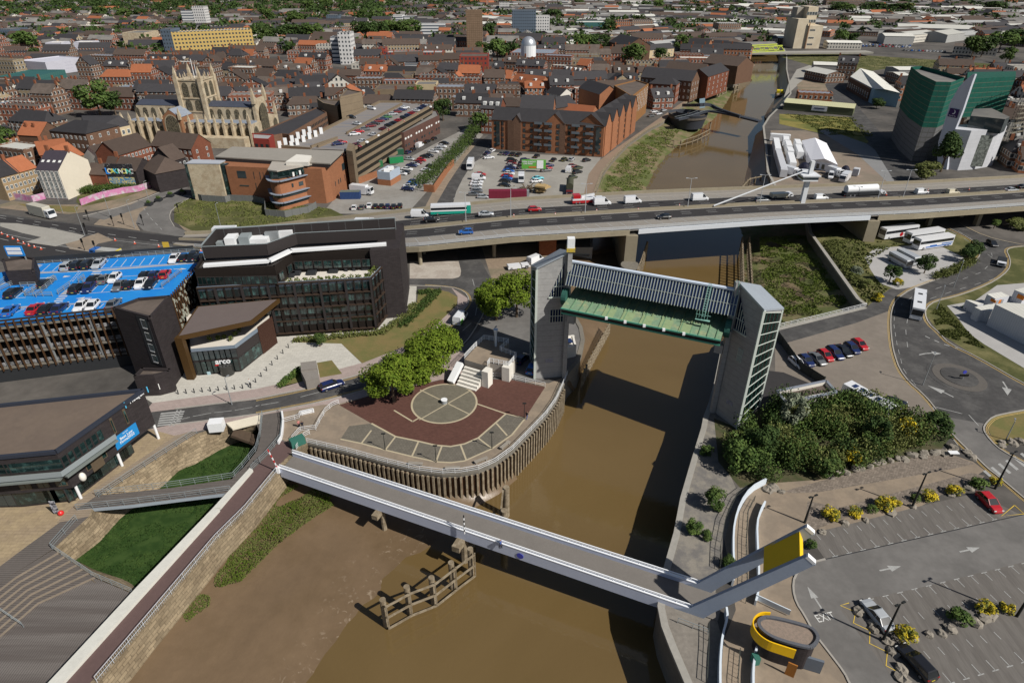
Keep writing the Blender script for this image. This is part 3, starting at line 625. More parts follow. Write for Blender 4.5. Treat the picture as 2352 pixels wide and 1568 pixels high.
band("long pale handrail slanting from the parapet towards the round kiosk",[(1733,1378),(1775,1398),(1812,1415)],.9,.3,.12)
band("pale blue parapet south of the footbridge beside the ramp",[(1665,1408),(1668,1430),(1656,1470),(1651,1520),(1650,1580),(1652,1640)],1.3)
band("pale blue parapet below the round dark kiosk",[(1736,1490),(1728,1530),(1726,1568),(1728,1640)],1.1)
dk=M("rail_dark",(.05,.055,.05),.6,.1,2)
railing("dark curved fence beside the gravel yard above the quay",[(1712,1128),(1690,1145),(1664,1200),(1653,1260),(1652,1310)],1.3,2,1.6,dk,mesh=.5)
railing("dark mesh fence in the middle of the ramp",[(1732,1150),(1716,1180),(1712,1250),(1714,1330),(1712,1385)],1.1,2,1.6,dk,mesh=.5)
railing("dark railing on the concrete apron south of the footbridge",[(1626,1440),(1626,1490),(1622,1568)],1.1,2,1.6,dk)
railing("dark railing between the lower ramp and the kiosk",[(1697,1500),(1692,1568),(1695,1620)],1.1,2,1.6,dk,mesh=.5)
railing("thin railing across the concrete apron below the footbridge",[(1556,1430),(1625,1456)],1.0,2,1.6,gv)
railing("timber railing along the upper promenade by the brick apartments",[(1372,452),(1392,398),(1418,362),(1448,330),(1492,300),(1521,284)],1.2,2,2.5,timber)
railing("timber railing along the upper promenade beyond the dark swing bridge",[(1600,222),(1640,203),(1692,182),(1730,155),(1719,141)],1.2,2,3,timber)
# ---- timber piles on the plaza quay wall, each its own piece
wp=resample(V2([(p[0],p[1],0)for p in P2(LB2[:-1])]),70)
rust=M("rusty_piling",(.16,.085,.05),.9,.35,1.2,c2=(.10,.07,.05))
pl=MB();pl.box((0,-.12,-3.6),(.34,.36,6.4));pbase=None
back=offset(wp,-.28)
for i in range(1,69):
 c=pl.obj("pile",timber,wq)if pbase is None else pbase.copy()
 if pbase is None:pbase=c
 else:COL.objects.link(c);c.parent=wq
 c.location=back[i];c.rotation_euler=(0,0,ang(wp[i-1],wp[i+1]))
cr=MB();q=resample(wp,350)
for i in range(349):
 d1,d2=(.16 if(i//2)%2 else.02),(.16 if((i+1)//2)%2 else.02)
 a,b=offset([q[i],q[i+1]],-d1)[0],offset([q[i],q[i+1]],-d2)[1]
 cr.quad((a.x,a.y,-6.5),(b.x,b.y,-6.5),(b.x,b.y,-.75),(a.x,a.y,-.75))
cr.obj("sheet_piling",rust,wq,uv=False)
# ---- timber fenders standing in the river
def fender(label,top,n,z=.5,rails=3,rr=.28,pr=.3,drop=5.5,round_=True,side=.5,name="timber_fender"):
 P=resample(P3(top,z),n);root=thing(name,label,"fender",P[0]);o=P[0];base=None
 pm=MB()
 if round_:pm.cyl((0,0,-7.5),(0,0,.35),pr,n=12)
 else:pm.box((0,0,-3.6),(pr*1.4,pr*1.4,7.6))
 for p in P:
  c=pm.obj("post",timber,root,uv=False)if base is None else base.copy()
  if base is None:base=c
  else:COL.objects.link(c);c.parent=root
  c.location=p-o
 F=offset(P,-side)
 for k in range(rails):
  m=MB();m.path([p-o+Vector((0,0,-k*drop/max(1,rails-1)-.1))for p in F],rr,rr);m.obj("rail",timber,root,uv=False)
 m=MB();m.box((0,0,-drop/2),(rr*.8,rr*.8,drop+.4));b0=None
 for p in F:
  c=m.obj("brace",timber,root,uv=False)if b0 is None else b0.copy()
  if b0 is None:b0=c
  else:COL.objects.link(c);c.parent=root
  c.location=p-o
 return root
fender("curved grey timber jetty of five round posts standing in the river below the footbridge",[(941,1483),(1011,1456),(1071,1434),(1123,1401),(1174,1367)],5,-1.2,3,.28,.5,4.2)if 0 else None
fender("curved grey timber jetty of five round posts in the river beside the mud",[(879,1380),(929,1352),(986,1333),(1033,1297),(1080,1263)],5,-1.0,3,.22,.42,4.4,side=.95)
fender("two tall grey dolphin posts behind the footbridge in the river",[(1163,1122),(1158,1175)],2,-.2,2,.25,.5,4)
fender("long timber fender along the left bank below the barrier gate",[(1400,740),(1372,790),(1352,826),(1337,858)],14,-2.2,4,.22,.18,2.6,False,-.2)
fender("double-row timber fender running under the flyover on the right side of the river",[(1706,545),(1708,600),(1709,650),(1717,700),(1720,745)],30,-.5,3,.22,.18,4,False,.2)
fender("second row of the timber fender near the saltmarsh",[(1722,545),(1726,600),(1730,660),(1738,720)],26,-.5,2,.2,.18,3,False,.2)
fender("timber fender on the left of the river beside the flyover pier",[(1488,556),(1478,590),(1462,632),(1440,660)],12,-1.0,3,.25,.22,3.5,False,.3)
fender("curved timber fender below the dark swing bridge",[(1530,318),(1555,325),(1600,312),(1630,297),(1632,282)],12,-2,2,.3,.3,2,False,.3)
fender("timber fender beyond the flyover on the right bank",[(1700,432),(1720,410),(1760,402)],9,-1.6,2,.3,.3,3,False,.3)
for k,(x,y)in enumerate(((1645,213),(1660,205),(1688,198),(1612,200))[:3]):
 fender(("nearest","middle","farthest")[k]+" of three small timber dolphins on the far mud bank",[(x,y),(x+8,y-3)],2,-1,2,.4,.6,3)
# == FLYOVER
FR=[((2800,440),6),((2352,476),7),((2109,493),7.5),((1764,508),8),((1461,529),8),((1176,546),7.6),((966,567),6),((800,578),3.6),((640,582),1.6),((500,575),.1)]
BK=[((2800,385),6),((2352,407),7),((2117,420),7.5),((1764,433),8),((1478,444),8),((1176,462),7.4),((960,484),5.4),((860,494),4.2),((700,510),2),((560,530),.3)]
fw=sorted([tuple(at(*p,z))for p,z in FR]);bw=sorted([tuple(at(*p,z))for p,z in BK])
def lerpt(T,x):
 if x<=T[0][0]:a,b=T[0],T[1]
 elif x>=T[-1][0]:a,b=T[-2],T[-1]
 else:
  for a,b in zip(T,T[1:]):
   if a[0]<=x<=b[0]:break
 f=(x-a[0])/(b[0]-a[0]);return a[1]+f*(b[1]-a[1]),a[2]+f*(b[2]-a[2])
def deck(x,v,dz=0):
 yf,zf=lerpt(fw,x);yb,zb=lerpt(bw,x);z=(zf+zb)/2;return Vector((x,yf+v*(yb-yf),max(.05,z)+dz))
FX0,FX1=-100,330;xs=[FX0+2.5*i for i in range(int((FX1-FX0)/2.5)+1)]
fly=thing("flyover","long dual carriageway flyover crossing the brown river on concrete piers","flyover",(0,0,0))
def sl(v0,v1,dz,mat,name,par=fly,x0=FX0,x1=FX1):
 m=MB();X=[x for x in xs if x0<=x<=x1]
 for a,b in zip(X,X[1:]):m.quad(deck(a,v0,dz),deck(b,v0,dz),deck(b,v1,dz),deck(a,v1,dz))
 return m.obj(name,mat,par,uv=False)
def edge(v,z0,z1,th,mat,name,x0=FX0,x1=FX1,par=fly):
 m=MB();X=[x for x in xs if x0<=x<=x1]
 for a,b in zip(X,X[1:]):
  p,q=deck(a,v),deck(b,v);s=[(p.x,p.y,p.z+z0),(q.x,q.y,q.z+z0),(q.x,q.y+th,q.z+z0),(p.x,p.y+th,p.z+z0),(p.x,p.y,p.z+z1),(q.x,q.y,q.z+z1),(q.x,q.y+th,q.z+z1),(p.x,p.y+th,p.z+z1)]
  m.add(s,[(0,1,5,4),(4,5,6,7),(2,3,7,6),(3,2,1,0)])
 return m.obj(name,mat,par,uv=False)
fly_con=M("flyover_concrete",(.27,.235,.17),.85,.15,.2)
sl(0,1,0,M("deck_surface",(.24,.22,.195),.9,.12,.3),"deck");sl(.24,.455,.012,asph_dark,"near_carriageway");sl(.53,.75,.012,asph_dark,"far_carriageway")
XR0,XR1=33.5,at(2015,505,7.7).x
edge(0.0,-1.3,.12,.5,fly_con,"edge_beam",FX0,34);edge(0.0,-1.1,.16,.5,M("steel_fascia",(.55,.58,.62),.5,.05,1),"river_span_beam",33.5,XR1);edge(0.0,-1.4,.12,.5,fly_con,"edge_beam",XR1,FX1)
edge(1.0,-1.3,.9,.4,fly_con,"far_parapet");edge(.475,0,.5,.25,fly_con,"central_barrier");edge(.515,0,.5,.25,fly_con,"central_barrier");edge(.88,0,.12,.3,kerb_m,"kerb")
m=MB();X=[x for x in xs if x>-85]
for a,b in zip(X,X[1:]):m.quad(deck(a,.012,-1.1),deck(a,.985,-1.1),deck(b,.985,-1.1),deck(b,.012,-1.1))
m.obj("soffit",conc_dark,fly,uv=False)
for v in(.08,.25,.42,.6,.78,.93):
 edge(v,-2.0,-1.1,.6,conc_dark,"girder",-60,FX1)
galv=M("galvanised",(.50,.52,.54),.5,.08,2,metal=.2)
m=MB();X=[x for x in xs if x>-95]
for a,b in zip(X,X[1:]):
 for dz in(.45,.75,1.1):m.beam(deck(a,.012,dz),deck(b,.012,dz),.12,.16)
m.obj("parapet_rail",galv,fly,uv=False)
pm=MB();pm.box((0,0,.55),(.12,.12,1.1));bp_=None
for i,x in enumerate([x for x in xs if x>-95][::2][:90]):
 c=pm.obj("parapet_post",galv,fly,uv=False)if bp_ is None else bp_.copy()
 if bp_ is None:bp_=c
 else:COL.objects.link(c);c.parent=fly
 c.location=deck(x,.012)
m=MB()
for v in(.34,.39,.60,.67):
 x=FX0+30
 while x<FX1-3:
  m.quad(*[deck(x_,v_,.022)for x_,v_ in((x,v-.0025),(x+3,v-.0025),(x+3,v+.0025),(x,v+.0025))]);x+=8
for v in(.245,.452,.533,.747):
 X=[x for x in xs if x>-75]
 for a,b in zip(X,X[1:]):m.quad(deck(a,v-.002,.022),deck(b,v-.002,.022),deck(b,v+.002,.022),deck(a,v+.002,.022))
x=-45
while x<FX1:
 m.quad(*[deck(x_,v_,.022)for x_,v_ in((x,.22),(x+.2,.22),(x+1.9,.09),(x+1.7,.09))])
 m.quad(*[deck(x_,v_,.022)for x_,v_ in((x+1.7,.09),(x+1.7+1.2,.09),(x+1.7+1.2,.096),(x+1.7,.096))])
 m.quad(*[deck(x_,v_,.022)for x_,v_ in((x,.76),(x+.2,.76),(x-1.4,.86),(x-1.6,.86))])
 x+=3.6
m.obj("lane_markings",white_line2,fly,uv=False)
def fpier(name,mb,mat):return mb.obj(name,mat,fly)
for(x,y)in((966,607),(1135,590)):
 p=at(x,y)
 for k in range(4):fpier("column",MB().cyl((p.x,p.y+k*7.5,-.2),(p.x,p.y+k*7.5,deck(p.x,.3).z-1.1),.55,n=14),fly_con)
fly_con_s=fly_con
p1,p2=at(1238,583),at(1281,581);bk_m=M("pier_brick",(.30,.10,.045),.9,.2,.5,pat=('brick',.45,.15,.3))
fpier("brick_abutment",MB().prism([(p1.x,p1.y-1.2),(p2.x-.6,p2.y-1.6),(p2.x,p2.y+14),(p1.x,p1.y+14)],-.2,deck(p1.x,0).z-1.3),bk_m)
for k,x in enumerate((33.4,XR1+1.0)):
 y0=deck(x,0).y;fpier("river_pier",MB().prism([(x-1.8,y0-.4),(x+1.4,y0-.8),(x+1.4,y0+34),(x-1.8,y0+34)],-6.5 if k==0 else-.3,deck(x,0).z-1.3),fly_con)
c=at(1449,612,-1);m=MB()
pts=[(c.x+2.6*cos(t),c.y+2.6*sin(t)*1.3+1)for t in[2*pi*i/20 for i in range(20)]];m.prism(pts,-6.6,-1.0);fpier("pier_base",m,conc_dark)
for px_ in(2139,2250):
 p=at(px_,522)
 for k in range(4):fpier("column",MB().box((p.x,p.y+2+k*8,2.9),(1.1,1.6,6.3)),fly_con)
m=MB();a=at(1000,640);m.prism([(deck(-8,1).x,deck(-8,1).y-2),(deck(60,1).x,deck(60,1).y-2)]and[(-60,deck(-60,1).y-3),(-14,deck(-14,1).y-3),(-14,deck(-14,1).y-2),(-60,deck(-60,1).y-2)],0,3.2);fpier("retaining_wall",m,conc_dark)
def lamp(name,label,P,h,arm=1.5,az=0,group="lamp posts",mat=None,two=False,head=.5,r=.09):
 t=thing(name,label,"lamp post",P,az,group);mat=mat or steel
 MB().cyl((0,0,0),(0,0,h),r*1.3,r*.7,8).obj("pole",mat,t,uv=False)
 for s_ in((1,-1)if two else(1,)):
  MB().beam((0,0,h-.05),(arm*s_,0,h+.1),.07).obj("arm",mat,t,uv=False)if arm>.2 else None
  MB().box((arm*s_*1.1,0,h+.1),(head,.25,.14)).obj("lamp_head",mat,t,uv=False)
 return t
LG="lamp posts along the flyover"
for k,(x,y,yt,ss)in enumerate(((1068,514,430,.49),(1173,502,430,.49),(1343,490,420,.49),(1607,518,425,.47),(1780,505,400,.49),(2012,455,395,.47),(2075,455,385,.47))):
 pz=at(x,y,7.8);v_=deck(pz.x,.49)
 lamp("lamp_post","tall slim lamp post in the flyover central reserve, "+nth(k,7),v_,9,1.2,0,LG,galv,True,.7)
cab=thing("control_cabin","white crane-like control cabin on a square stalk over the flyover","control cabin",deck(at(1818,445,8).x,.49))
wc=M("cabin_white",(.62,.64,.66),.5,.05,1)
MB().box((0,0,3.6),(1.3,1.3,7.2)).obj("stalk",wc,cab);MB().box((0,0,7.9),(4.6,4,1.5)).obj("cabin",wc,cab);MB().box((0,0,7.9),(4.64,4.04,.55)).obj("window_band",glass,cab)
MB().box((0,0,8.8),(5.4,4.8,.3)).obj("roof",wc,cab);MB().box((0.3,0,10.8),(1.1,1.1,4.0)).obj("mast",wc,cab)
b0=deck(at(1640,478,8).x,.47)-cab.location;MB().cyl(b0+Vector((0,0,.5)),(0.2,0,10.5),.24,.18,8).obj("boom",wc,cab,uv=False)
# == TIDAL BARRIER
bar_con=M("barrier_concrete",(.33,.325,.32),.8,.16,.35,c2=(.26,.26,.26),mix2=.6,pat=('lines','v',1.2,.05,(.2,.19,.18)))
zinc=M("zinc_roof",(.36,.40,.45),.45,.08,1,metal=.3);gwin=M("blue_glazing",(.02,.035,.10),.08,.1,.6,spec=.9);copper=M("copper_green",(.03,.10,.08),.6,.15,1);cream=M("frame_pale",(.55,.60,.55),.5,.05,2)
AX=Vector((.913,-.407,0));NX=Vector((.407,.913,0));BM=Vector((23.5,99,0))
def tower(label,sgn,T,H_):
 t=thing("barrier_tower",label,"tower",(T[0][0],T[0][1],0));o=Vector((T[0][0],T[0][1],0))
 Q=[Vector((p[0],p[1],0))-o for p in T];m=MB()
 m.prism([(q.x,q.y)for q in Q],-1,0,ztop=H_);m.obj("shaft",bar_con,t)
 r=MB();c=sum(Q,Vector())/4;R=[c+(q-c)*1.08 for q in Q]
 lo=[(q.x,q.y,h+.02)for q,h in zip(R,H_)];hi=[(x,y,z+.35)for x,y,z in lo]
 fs=[(4,5,6,7),(0,1,5,4),(1,2,6,5),(2,3,7,6),(3,0,4,7),(3,2,1,0)]
 if sgn<0:fs=[f[::-1]for f in fs]
 r.add(lo+hi,fs);r.obj("roof",zinc,t)
 def face(i,j,u0,u1,z0,z1,off):
  a,b=Q[i],Q[j];d=(b-a);n=Vector((d.y,-d.x,0)).normalized()
  if n.dot((a+b)/2-c)<0:n=-n
  p,q=a+d*u0+n*off,a+d*u1+n*off;return p,q,n
 hh=min(H_[2],H_[3]);p,q,n=face(3,2,.03,.97,0,0,.05);g=MB()
 g.quad((p.x,p.y,.5),(q.x,q.y,.5),(q.x,q.y,H_[2]-.5),(p.x,p.y,H_[3]-.5));g.quad((q.x,q.y,.5),(p.x,p.y,.5),(p.x,p.y,H_[3]-.5),(q.x,q.y,H_[2]-.5));g.obj("stair_glazing",M("stair_glass",(.006,.012,.012),.2,.1,.5,spec=.3),t)
 f=MB();p,q,n=face(3,2,0,1,0,0,.12)
 f.beam(p+Vector((0,0,0)),p+Vector((0,0,H_[3])),.4);f.beam(q,q+Vector((0,0,H_[2])),.25)
 for k in range(12):
  u=k/11;f.beam(p+Vector((0,0,.4+u*(H_[3]-.8))),q+Vector((0,0,.4+u*(H_[2]-.8))),.09,.1)
 f.obj("frame",cream,t,uv=False);f=MB()
 for k in range(1,5):s_=p.lerp(q,k/5)-n*.04;f.beam(s_+Vector((0,0,.4)),s_+Vector((0,0,(H_[3]*(5-k)+H_[2]*k)/5-.5)),.07)
 f.obj("mullion",copper,t,uv=False)
 p,q,n=face(0,3,.13,.62,0,0,.04);hb=17.8
 tr=[(p.x,p.y,hb),(q.x,q.y,hb),(p.x,p.y,H_[0]-2.0)];tr2=[tr[0],tr[2],tr[1]];g=MB();g.add(tr,[(0,1,2)]);g.add(tr2,[(0,1,2)]);g.obj("triangular_window",gwin,t)
 f=MB();
 for k in range(1,6):
  u=k/6;s_=p.lerp(q,u)+n*.05;f.beam(s_+Vector((0,0,hb)),s_+Vector((0,0,hb+(H_[0]-2-hb)*(1-u))),.09)
 f.beam(p+n*.05+Vector((0,0,hb)),q+n*.05+Vector((0,0,hb)),.25);f.beam(p+n*.05+Vector((0,0,hb+2.2)),p.lerp(q,.62)+n*.05+Vector((0,0,hb+2.2)),.1);f.obj("window_bars",cream,t,uv=False)
 a_,b_=((.1,.55)if sgn<0 else(.45,.62));p,q,n=face(0,3,a_,b_,0,0,.05);g=MB()
 for(A_,B_)in((p,q),(q,p)):g.quad((A_.x,A_.y,12.6),(B_.x,B_.y,12.6),(B_.x,B_.y,15.2),(A_.x,A_.y,15.2))
 g.obj("window",gwin,t)
 f=MB()
 for k in range(6):s_=p.lerp(q,k/5)+n*.05;f.beam(s_+Vector((0,0,12.6)),s_+Vector((0,0,15.2)),.08)
 f.beam(p+n*.05+Vector((0,0,13.9)),q+n*.05+Vector((0,0,13.9)),.08);f.obj("window_bars",cream,t,uv=False)
 m=MB();p,q,n=face(0,3,-.02,.10,0,0,.3);m.beam(p+Vector((0,0,0)),p+Vector((0,0,H_[0]+.2)),.8,.9);m.obj("corner_column",bar_con if sgn<0 else bar_con,t)
 p,q,n=face(0,3,-.05,0,0,0,.5);m=MB()
 d=(Q[3]-Q[0]).normalized()
 if sgn>0:
  for z in[H_[0]-i*.35 for i in range(24)]:m.beam(p+Vector((0,0,z)),p+d*.6+Vector((0,0,z)),.05)
  m.beam(p+Vector((0,0,17.6)),p+Vector((0,0,H_[0]+.6)),.07);m.beam(p+d*.6+Vector((0,0,17.6)),p+d*.6+Vector((0,0,H_[0]+.6)),.07);m.obj("ladder",M("ladder_green",(.22,.42,.36),.6,.1,2),t,uv=False)
 m=MB();cc=Q[0]*.86+Q[3]*.14-AX*sgn*1.2+n*.2;m.box((cc.x,cc.y,17.2),(2.0,1.4,.9),ang((0,0),AX));m.obj("bracket",bar_con,t)
 m=MB();cc=Q[0]-AX*sgn*1.0+n*.4;m.box((cc.x,cc.y,13.6),(1.4,1.2,1.6),ang((0,0),AX));m.obj("bearing_housing",bar_con,t)
 p,q,n=face(0,3,.40,.66,0,0,.06);m=MB()
 for(A_,B_)in((p,q),(q,p)):m.quad((A_.x,A_.y,3.6),(B_.x,B_.y,3.6),(B_.x,B_.y,4.5),(A_.x,A_.y,4.5))
 m.obj("notice",M("notice_plate",(.62,.62,.66),.5,.3,8,c2=(.45,.45,.55)),t)
 return t
RT=[(37.1,93.4),(43.4,99.8),(45.8,95.0),(39.7,88.3)]
LT=[(10.2,105.0),(9.2,115.0),(3.9,112.0),(4.6,104.3)]
tower("right-hand barrier tower with pale-framed glazed stair side and sloping zinc roof",1,RT,[26.0,22.0,20.2,23.7])
tl=tower("left-hand barrier tower of pale concrete in front of the plane tree",-1,LT,[26.6,22.6,20.6,23.7])
m=MB();o=tl.location;m.box((Vector((10.2,105,0))-o)+Vector((.2,-.2,28.2)),(1.3,1.3,2.4));m.obj("lift_cap",W,tl);m=MB();m.box((Vector((10.2,105,0))-o)+Vector((.2,-.2,27.3)),(1.5,1.5,.7));m.obj("hazard_band",M("hazard_yellow",(.65,.45,.02),.6,.3,6,c2=(.3,.25,.1)),tl)
gh=thing("barrier_gatehouse","long gatehouse with ribbed blue glazing spanning the river between the towers","bridge house",(0,0,0))
A_,B_=Vector((10.6,105.2,24.7)),Vector((37.3,93.2,24.7));fl=NX*-2.2+Vector((0,0,-3.6));bkk=NX*5.0+Vector((0,0,-3.4))
m=MB();m.quad(A_+fl,B_+fl,B_,A_);m.obj("front_glazing",gwin,gh)
m=MB();m.quad(A_,B_,B_+bkk,A_+bkk);m.obj("rear_roof",zinc,gh);m=MB();m.quad(B_+bkk,A_+bkk,A_+bkk-Vector((0,0,1.5)),B_+bkk-Vector((0,0,1.5)));m.quad(A_+fl,A_+bkk-Vector((0,0,1.5)),B_+bkk-Vector((0,0,1.5)),B_+fl);m.obj("underside",steel_dk,gh)
m=MB();m.beam(A_+Vector((0,0,.1)),B_+Vector((0,0,.1)),.7,.3);m.obj("ridge_cap",M("ridge_zinc",(.55,.62,.72),.5,.05,1),gh,uv=False)
m=MB();no=NX*-.12
for k in range(58):
 p=A_.lerp(B_,k/57)+no;m.beam(p,p+fl*1.02,.13,.1)
p=A_+fl*.55+no;q=B_+fl*.55+no;m.beam(p,q,.07);m.obj("ribs",M("rib_pale",(.34,.38,.35),.5,.06,2),gh,uv=False)
m=MB();g1=M("ladder_green",(.2,.4,.33))
p=A_.lerp(B_,.83)+no*3;d=AX*.5
for k in range(14):s_=p+fl*(k/10-.1);m.beam(s_,s_+d,.06)
m.beam(p-fl*.1,p+fl*1.2,.07);m.beam(p-fl*.1+d,p+fl*1.2+d,.07)
for u in(0,1.6):
 for s_ in range(5):q=p+fl*1.15+d*(s_-2)*.9+Vector((0,0,u*.5));m.beam(q,q+Vector((0,0,-.8)),.05)
q0=p+fl*1.15-d*2;m.beam(q0,q0+AX*2.4,.08);m.beam(q0-Vector((0,0,.9)),q0+AX*2.4-Vector((0,0,.9)),.5,.06);m.obj("ladder",g1,gh,uv=False)
gt=thing("barrier_gate","raised horizontal steel gate with verdigris green plates under the gatehouse","flood gate",(0,0,0))
gp=M("gate_green",(.18,.28,.18),.7,.25,.5,c2=(.25,.28,.16),mix2=.58,f2=4)
F0,F1=at(1288,708,18.0),at(1655,782,18.0);D_=NX*9.0+Vector((0,0,.8))
m=MB();m.quad(F0,F1,F1+D_,F0+D_);m.obj("top_plate",gp,gt)
m=MB();dn=Vector((0,0,-1.1))+NX*.5;m.quad(F0+dn,F1+dn,F1,F0);m.quad(F1+dn,F0+dn,F0+D_+dn*1.6,F1+D_+dn*1.6);m.quad(F0+D_,F1+D_,F1+D_+dn*1.6,F0+D_+dn*1.6);m.quad(F1+dn,F1+D_+dn*1.6,F1+D_,F1);m.quad(F0,F0+D_,F0+D_+dn*1.6,F0+dn);m.obj("skin_plate",steel_dk,gt)
m=MB()
for u in(.06,.12,.17,.22,.30,.41,.53,.65,.76,.82,.87,.92,.97):p=F0.lerp(F1,u)+Vector((0,0,.07));m.beam(p,p+D_,.16,.14)
m.obj("rib",M("gate_green_dark",(.14,.25,.15),.7,.2,1),gt,uv=False)
for u in(.27,.39,.51,.63,.75):
 p=F0.lerp(F1,u);z=Vector((0,0,.12));m=MB();m.quad(p+z,p+AX*2.0+z,p+AX*2.0+D_*.33+z,p+D_*.33+z);m.beam(p+z+D_*.33,p+z+D_*.75,.14);m.beam(p+AX*1.6+z+D_*.33,p+AX*1.6+z+D_*.75,.14);m.obj("hatch",M("gate_olive",(.24,.32,.17),.7,.2,1),gt)
 m=MB();m.box(p+AX*1.0+NX*-.2,(.45,.35,.45));m.obj("floodlight",W,gt)
m=MB();m.beam(F0+dn,F1+dn,.35,.3);m.beam(F0,F1,.15,.25);m.obj("seal_edge",M("edge_green",(.10,.35,.25),.6,.1,2),gt,uv=False)
for s_,P_ in((-1,F0),(1,F1)):
 m=MB();m.cyl(P_+D_*.45+AX*s_*.1,P_+D_*.45+AX*s_*1.0,1.6,n=20);m.obj("pivot_disc",copper,gt,uv=False)
# == FOOTBRIDGE
fb=thing("footbridge","white steel opening footbridge across the river mouth with two rising arms","footbridge",(0,0,0))
fbp=M("bridge_paint",(.50,.54,.66),.5,.06,.5);fbw=M("rail_white",(.80,.82,.85),.45,.03,2);fbd=M("bridge_deck",(.17,.155,.14),.85,.12,.5,f2=14)
N0,N1=at(641,1067,1.4),at(1592,1390,1.4);Q0,Q1=at(671,1033,1.4),at(1609,1334,1.4)
def onto(px_,A,B,lo=0,hi=30):
 A2,d=A,(B-A);n_=Vector((-d.y,d.x,0));f=lambda h:(at(*px_,h)-A2).dot(n_)
 s0=f(lo)>0
 for _ in range(50):
  mid=(lo+hi)/2
  if(f(mid)>0)==s0:lo=mid
  else:hi=mid
 return at(*px_,lo)
NT=onto((1852,1274),N0,N1);QT=onto((1850,1207),Q0,Q1)
Z=lambda z:Vector((0,0,z))
def flatz(P,z):return Vector((P.x,P.y,z))
n0,n1,q0,q1=[flatz(p,.2)for p in(N0,N1,Q0,Q1)]
ad=(n1-n0).normalized()
m=MB();m.quad(n0,n1+ad*3.2,q1+ad*3.2,q0);m.obj("deck",fbd,fb)
m=MB();m.quad(n0-Z(.5),q0-Z(.5),q1+ad*3.2-Z(.5),n1+ad*3.2-Z(.5));m.obj("soffit",steel_dk,fb)
for(a,b,nm,s_)in((n0,n1,"near_girder",-1),(q0,q1,"far_girder",1)):
 m=MB();m.beam(a+Z(-.25),b+Z(-.25),.35,1.9);m.obj(nm,fbp,fb)
 m=MB();m.beam(a+Z(1.25),b+Z(1.25),.13,.1);m.beam(a+Z(.76),b+Z(.76),.42,.12);m.obj("handrail",fbw,fb,uv=False)
 m=MB();L=(b-a).length
 for k in range(int(L/2)):p=a.lerp(b,k/int(L/2));m.beam(p+Z(.75),p+Z(1.25),.06)
 m.obj("rail_posts",fbw,fb,uv=False)
arm_b=M("arm_paint",(.30,.35,.44),.5,.08,.5)
for(a,T_,nm)in((n1,NT,"near_arm"),(q1,QT,"far_arm")):
 top0=a+Z(.9);d=(T_-top0);dn_=Vector((ad.x*.9,ad.y*.9,-1.9));m=MB()
 th=Vector((-ad.y,ad.x,0))*.25
 u_=d.normalized();dh_=u_.dot(ad);pn=Vector((ad.x*u_.z,ad.y*u_.z,-dh_));low=[a+Z(-1.2)-ad*4,a+Z(-1.5)-ad*1.0,a+Z(-1.45)+ad*.8,a+u_*2.6+pn*1.15]
 prof=[a+Z(.85)-ad*.3]+[T_]+[T_+pn*1.35]+low[::-1]
 vs=[p-th for p in prof]+[p+th for p in prof];n_=len(prof)
 tris=tri([((p-a).dot(ad),p.z)for p in prof])
 m.add(vs,[t for t in tris]+[tuple(i+n_ for i in t[::-1])for t in tris]+[(i,(i+1)%n_,n_+(i+1)%n_,n_+i)for i in range(n_)])
 m.obj(nm,arm_b,fb);m=MB();m.beam(T_+pn*.05,T_+pn*1.2,.55,.4);m.obj("arm_tip",W,fb)
ylw=M("counterweight_yellow",(.78,.50,.015),.5,.05,1)
ta_,tb_=NT+(a*0),QT;m=MB();dirn=(n1+Z(.9)-NT).normalized();c0,c1=NT+dirn*.8-Z(.15),QT+dirn*.8-Z(.15);e0,e1=c0+dirn*5.2,c1+dirn*5.2
dd=Vector((ad.x*.6,ad.y*.6,-1.1))
m.add([c0,c1,e1,e0,c0+dd,c1+dd,e1+dd,e0+dd],[(0,1,2,3),(7,6,5,4),(0,4,5,1),(1,5,6,2),(2,6,7,3),(3,7,4,0)]);m.obj("counterweight",ylw,fb)
p=at(1067,1225,.9);m=MB();z_=0
for k in range(8):m.mi=k%2;m.cyl(p+Z(k*.45),p+Z(k*.45+.45),.09,n=8)
m.obj("signal_mast",[W,steel_dk],fb)
m=MB();p=n0.lerp(n1,.505);m.box(p+Z(-1.6)+(q0-n0)*.5,(1.2,7.5,1.0),ang(n0,n1));m.cyl(p+(q0-n0)*.1+Z(-8),p+(q0-n0)*.1-Z(1.8),.6);m.cyl(p+(q0-n0)*.9+Z(-8),p+(q0-n0)*.9-Z(1.8),.6);m.obj("pier",timber,fb)
m=MB();p=n0.lerp(n1,.29);m.box(p+Z(-1.6)+(q0-n0)*.5,(1.0,6.5,.8),ang(n0,n1));m.cyl(p+(q0-n0)*.1+Z(-6),p+(q0-n0)*.1-Z(1.8),.4);m.obj("pier",timber,fb)
nn=Vector((ad.y,-ad.x,0));p=n0.lerp(n1,.643)+nn*.2+Z(-.35);m=MB();m.cyl(p,p+nn*.05,.5,n=20);m.obj("round_plaque",M("plaque_blue",(.06,.07,.42),.5,.05,2),fb,uv=False)
MB().cyl(at(628,1088),at(628,1088)+Z(5),.1,n=8).obj("barrier_post",W,fb)if 0 else None
bp2=thing("barrier_pole","upright red and white barrier pole at the left end of the footbridge","barrier",at(640,1085));m=MB()
for k in range(7):m.mi=k%2;m.beam((-.12*k,0,1+k*.55),(-.12*(k+1),0,1.55+k*.55),.14)
m.obj("arm",[M("signal_red",(.45,.03,.03),.5,.05,2),W],bp2);MB().box((0,0,.6),(.5,.5,1.2)).obj("housing",W,bp2)
gc=at(685,1022);cab2=MB().box(gc+Z(.9),(1.3,2.4,1.4),-.9).obj("cabinet",M("cabinet_green",(.04,.14,.11),.6,.1,1));tag(cab2,"dark green metal cabinet at the landing of the footbridge","cabinet")
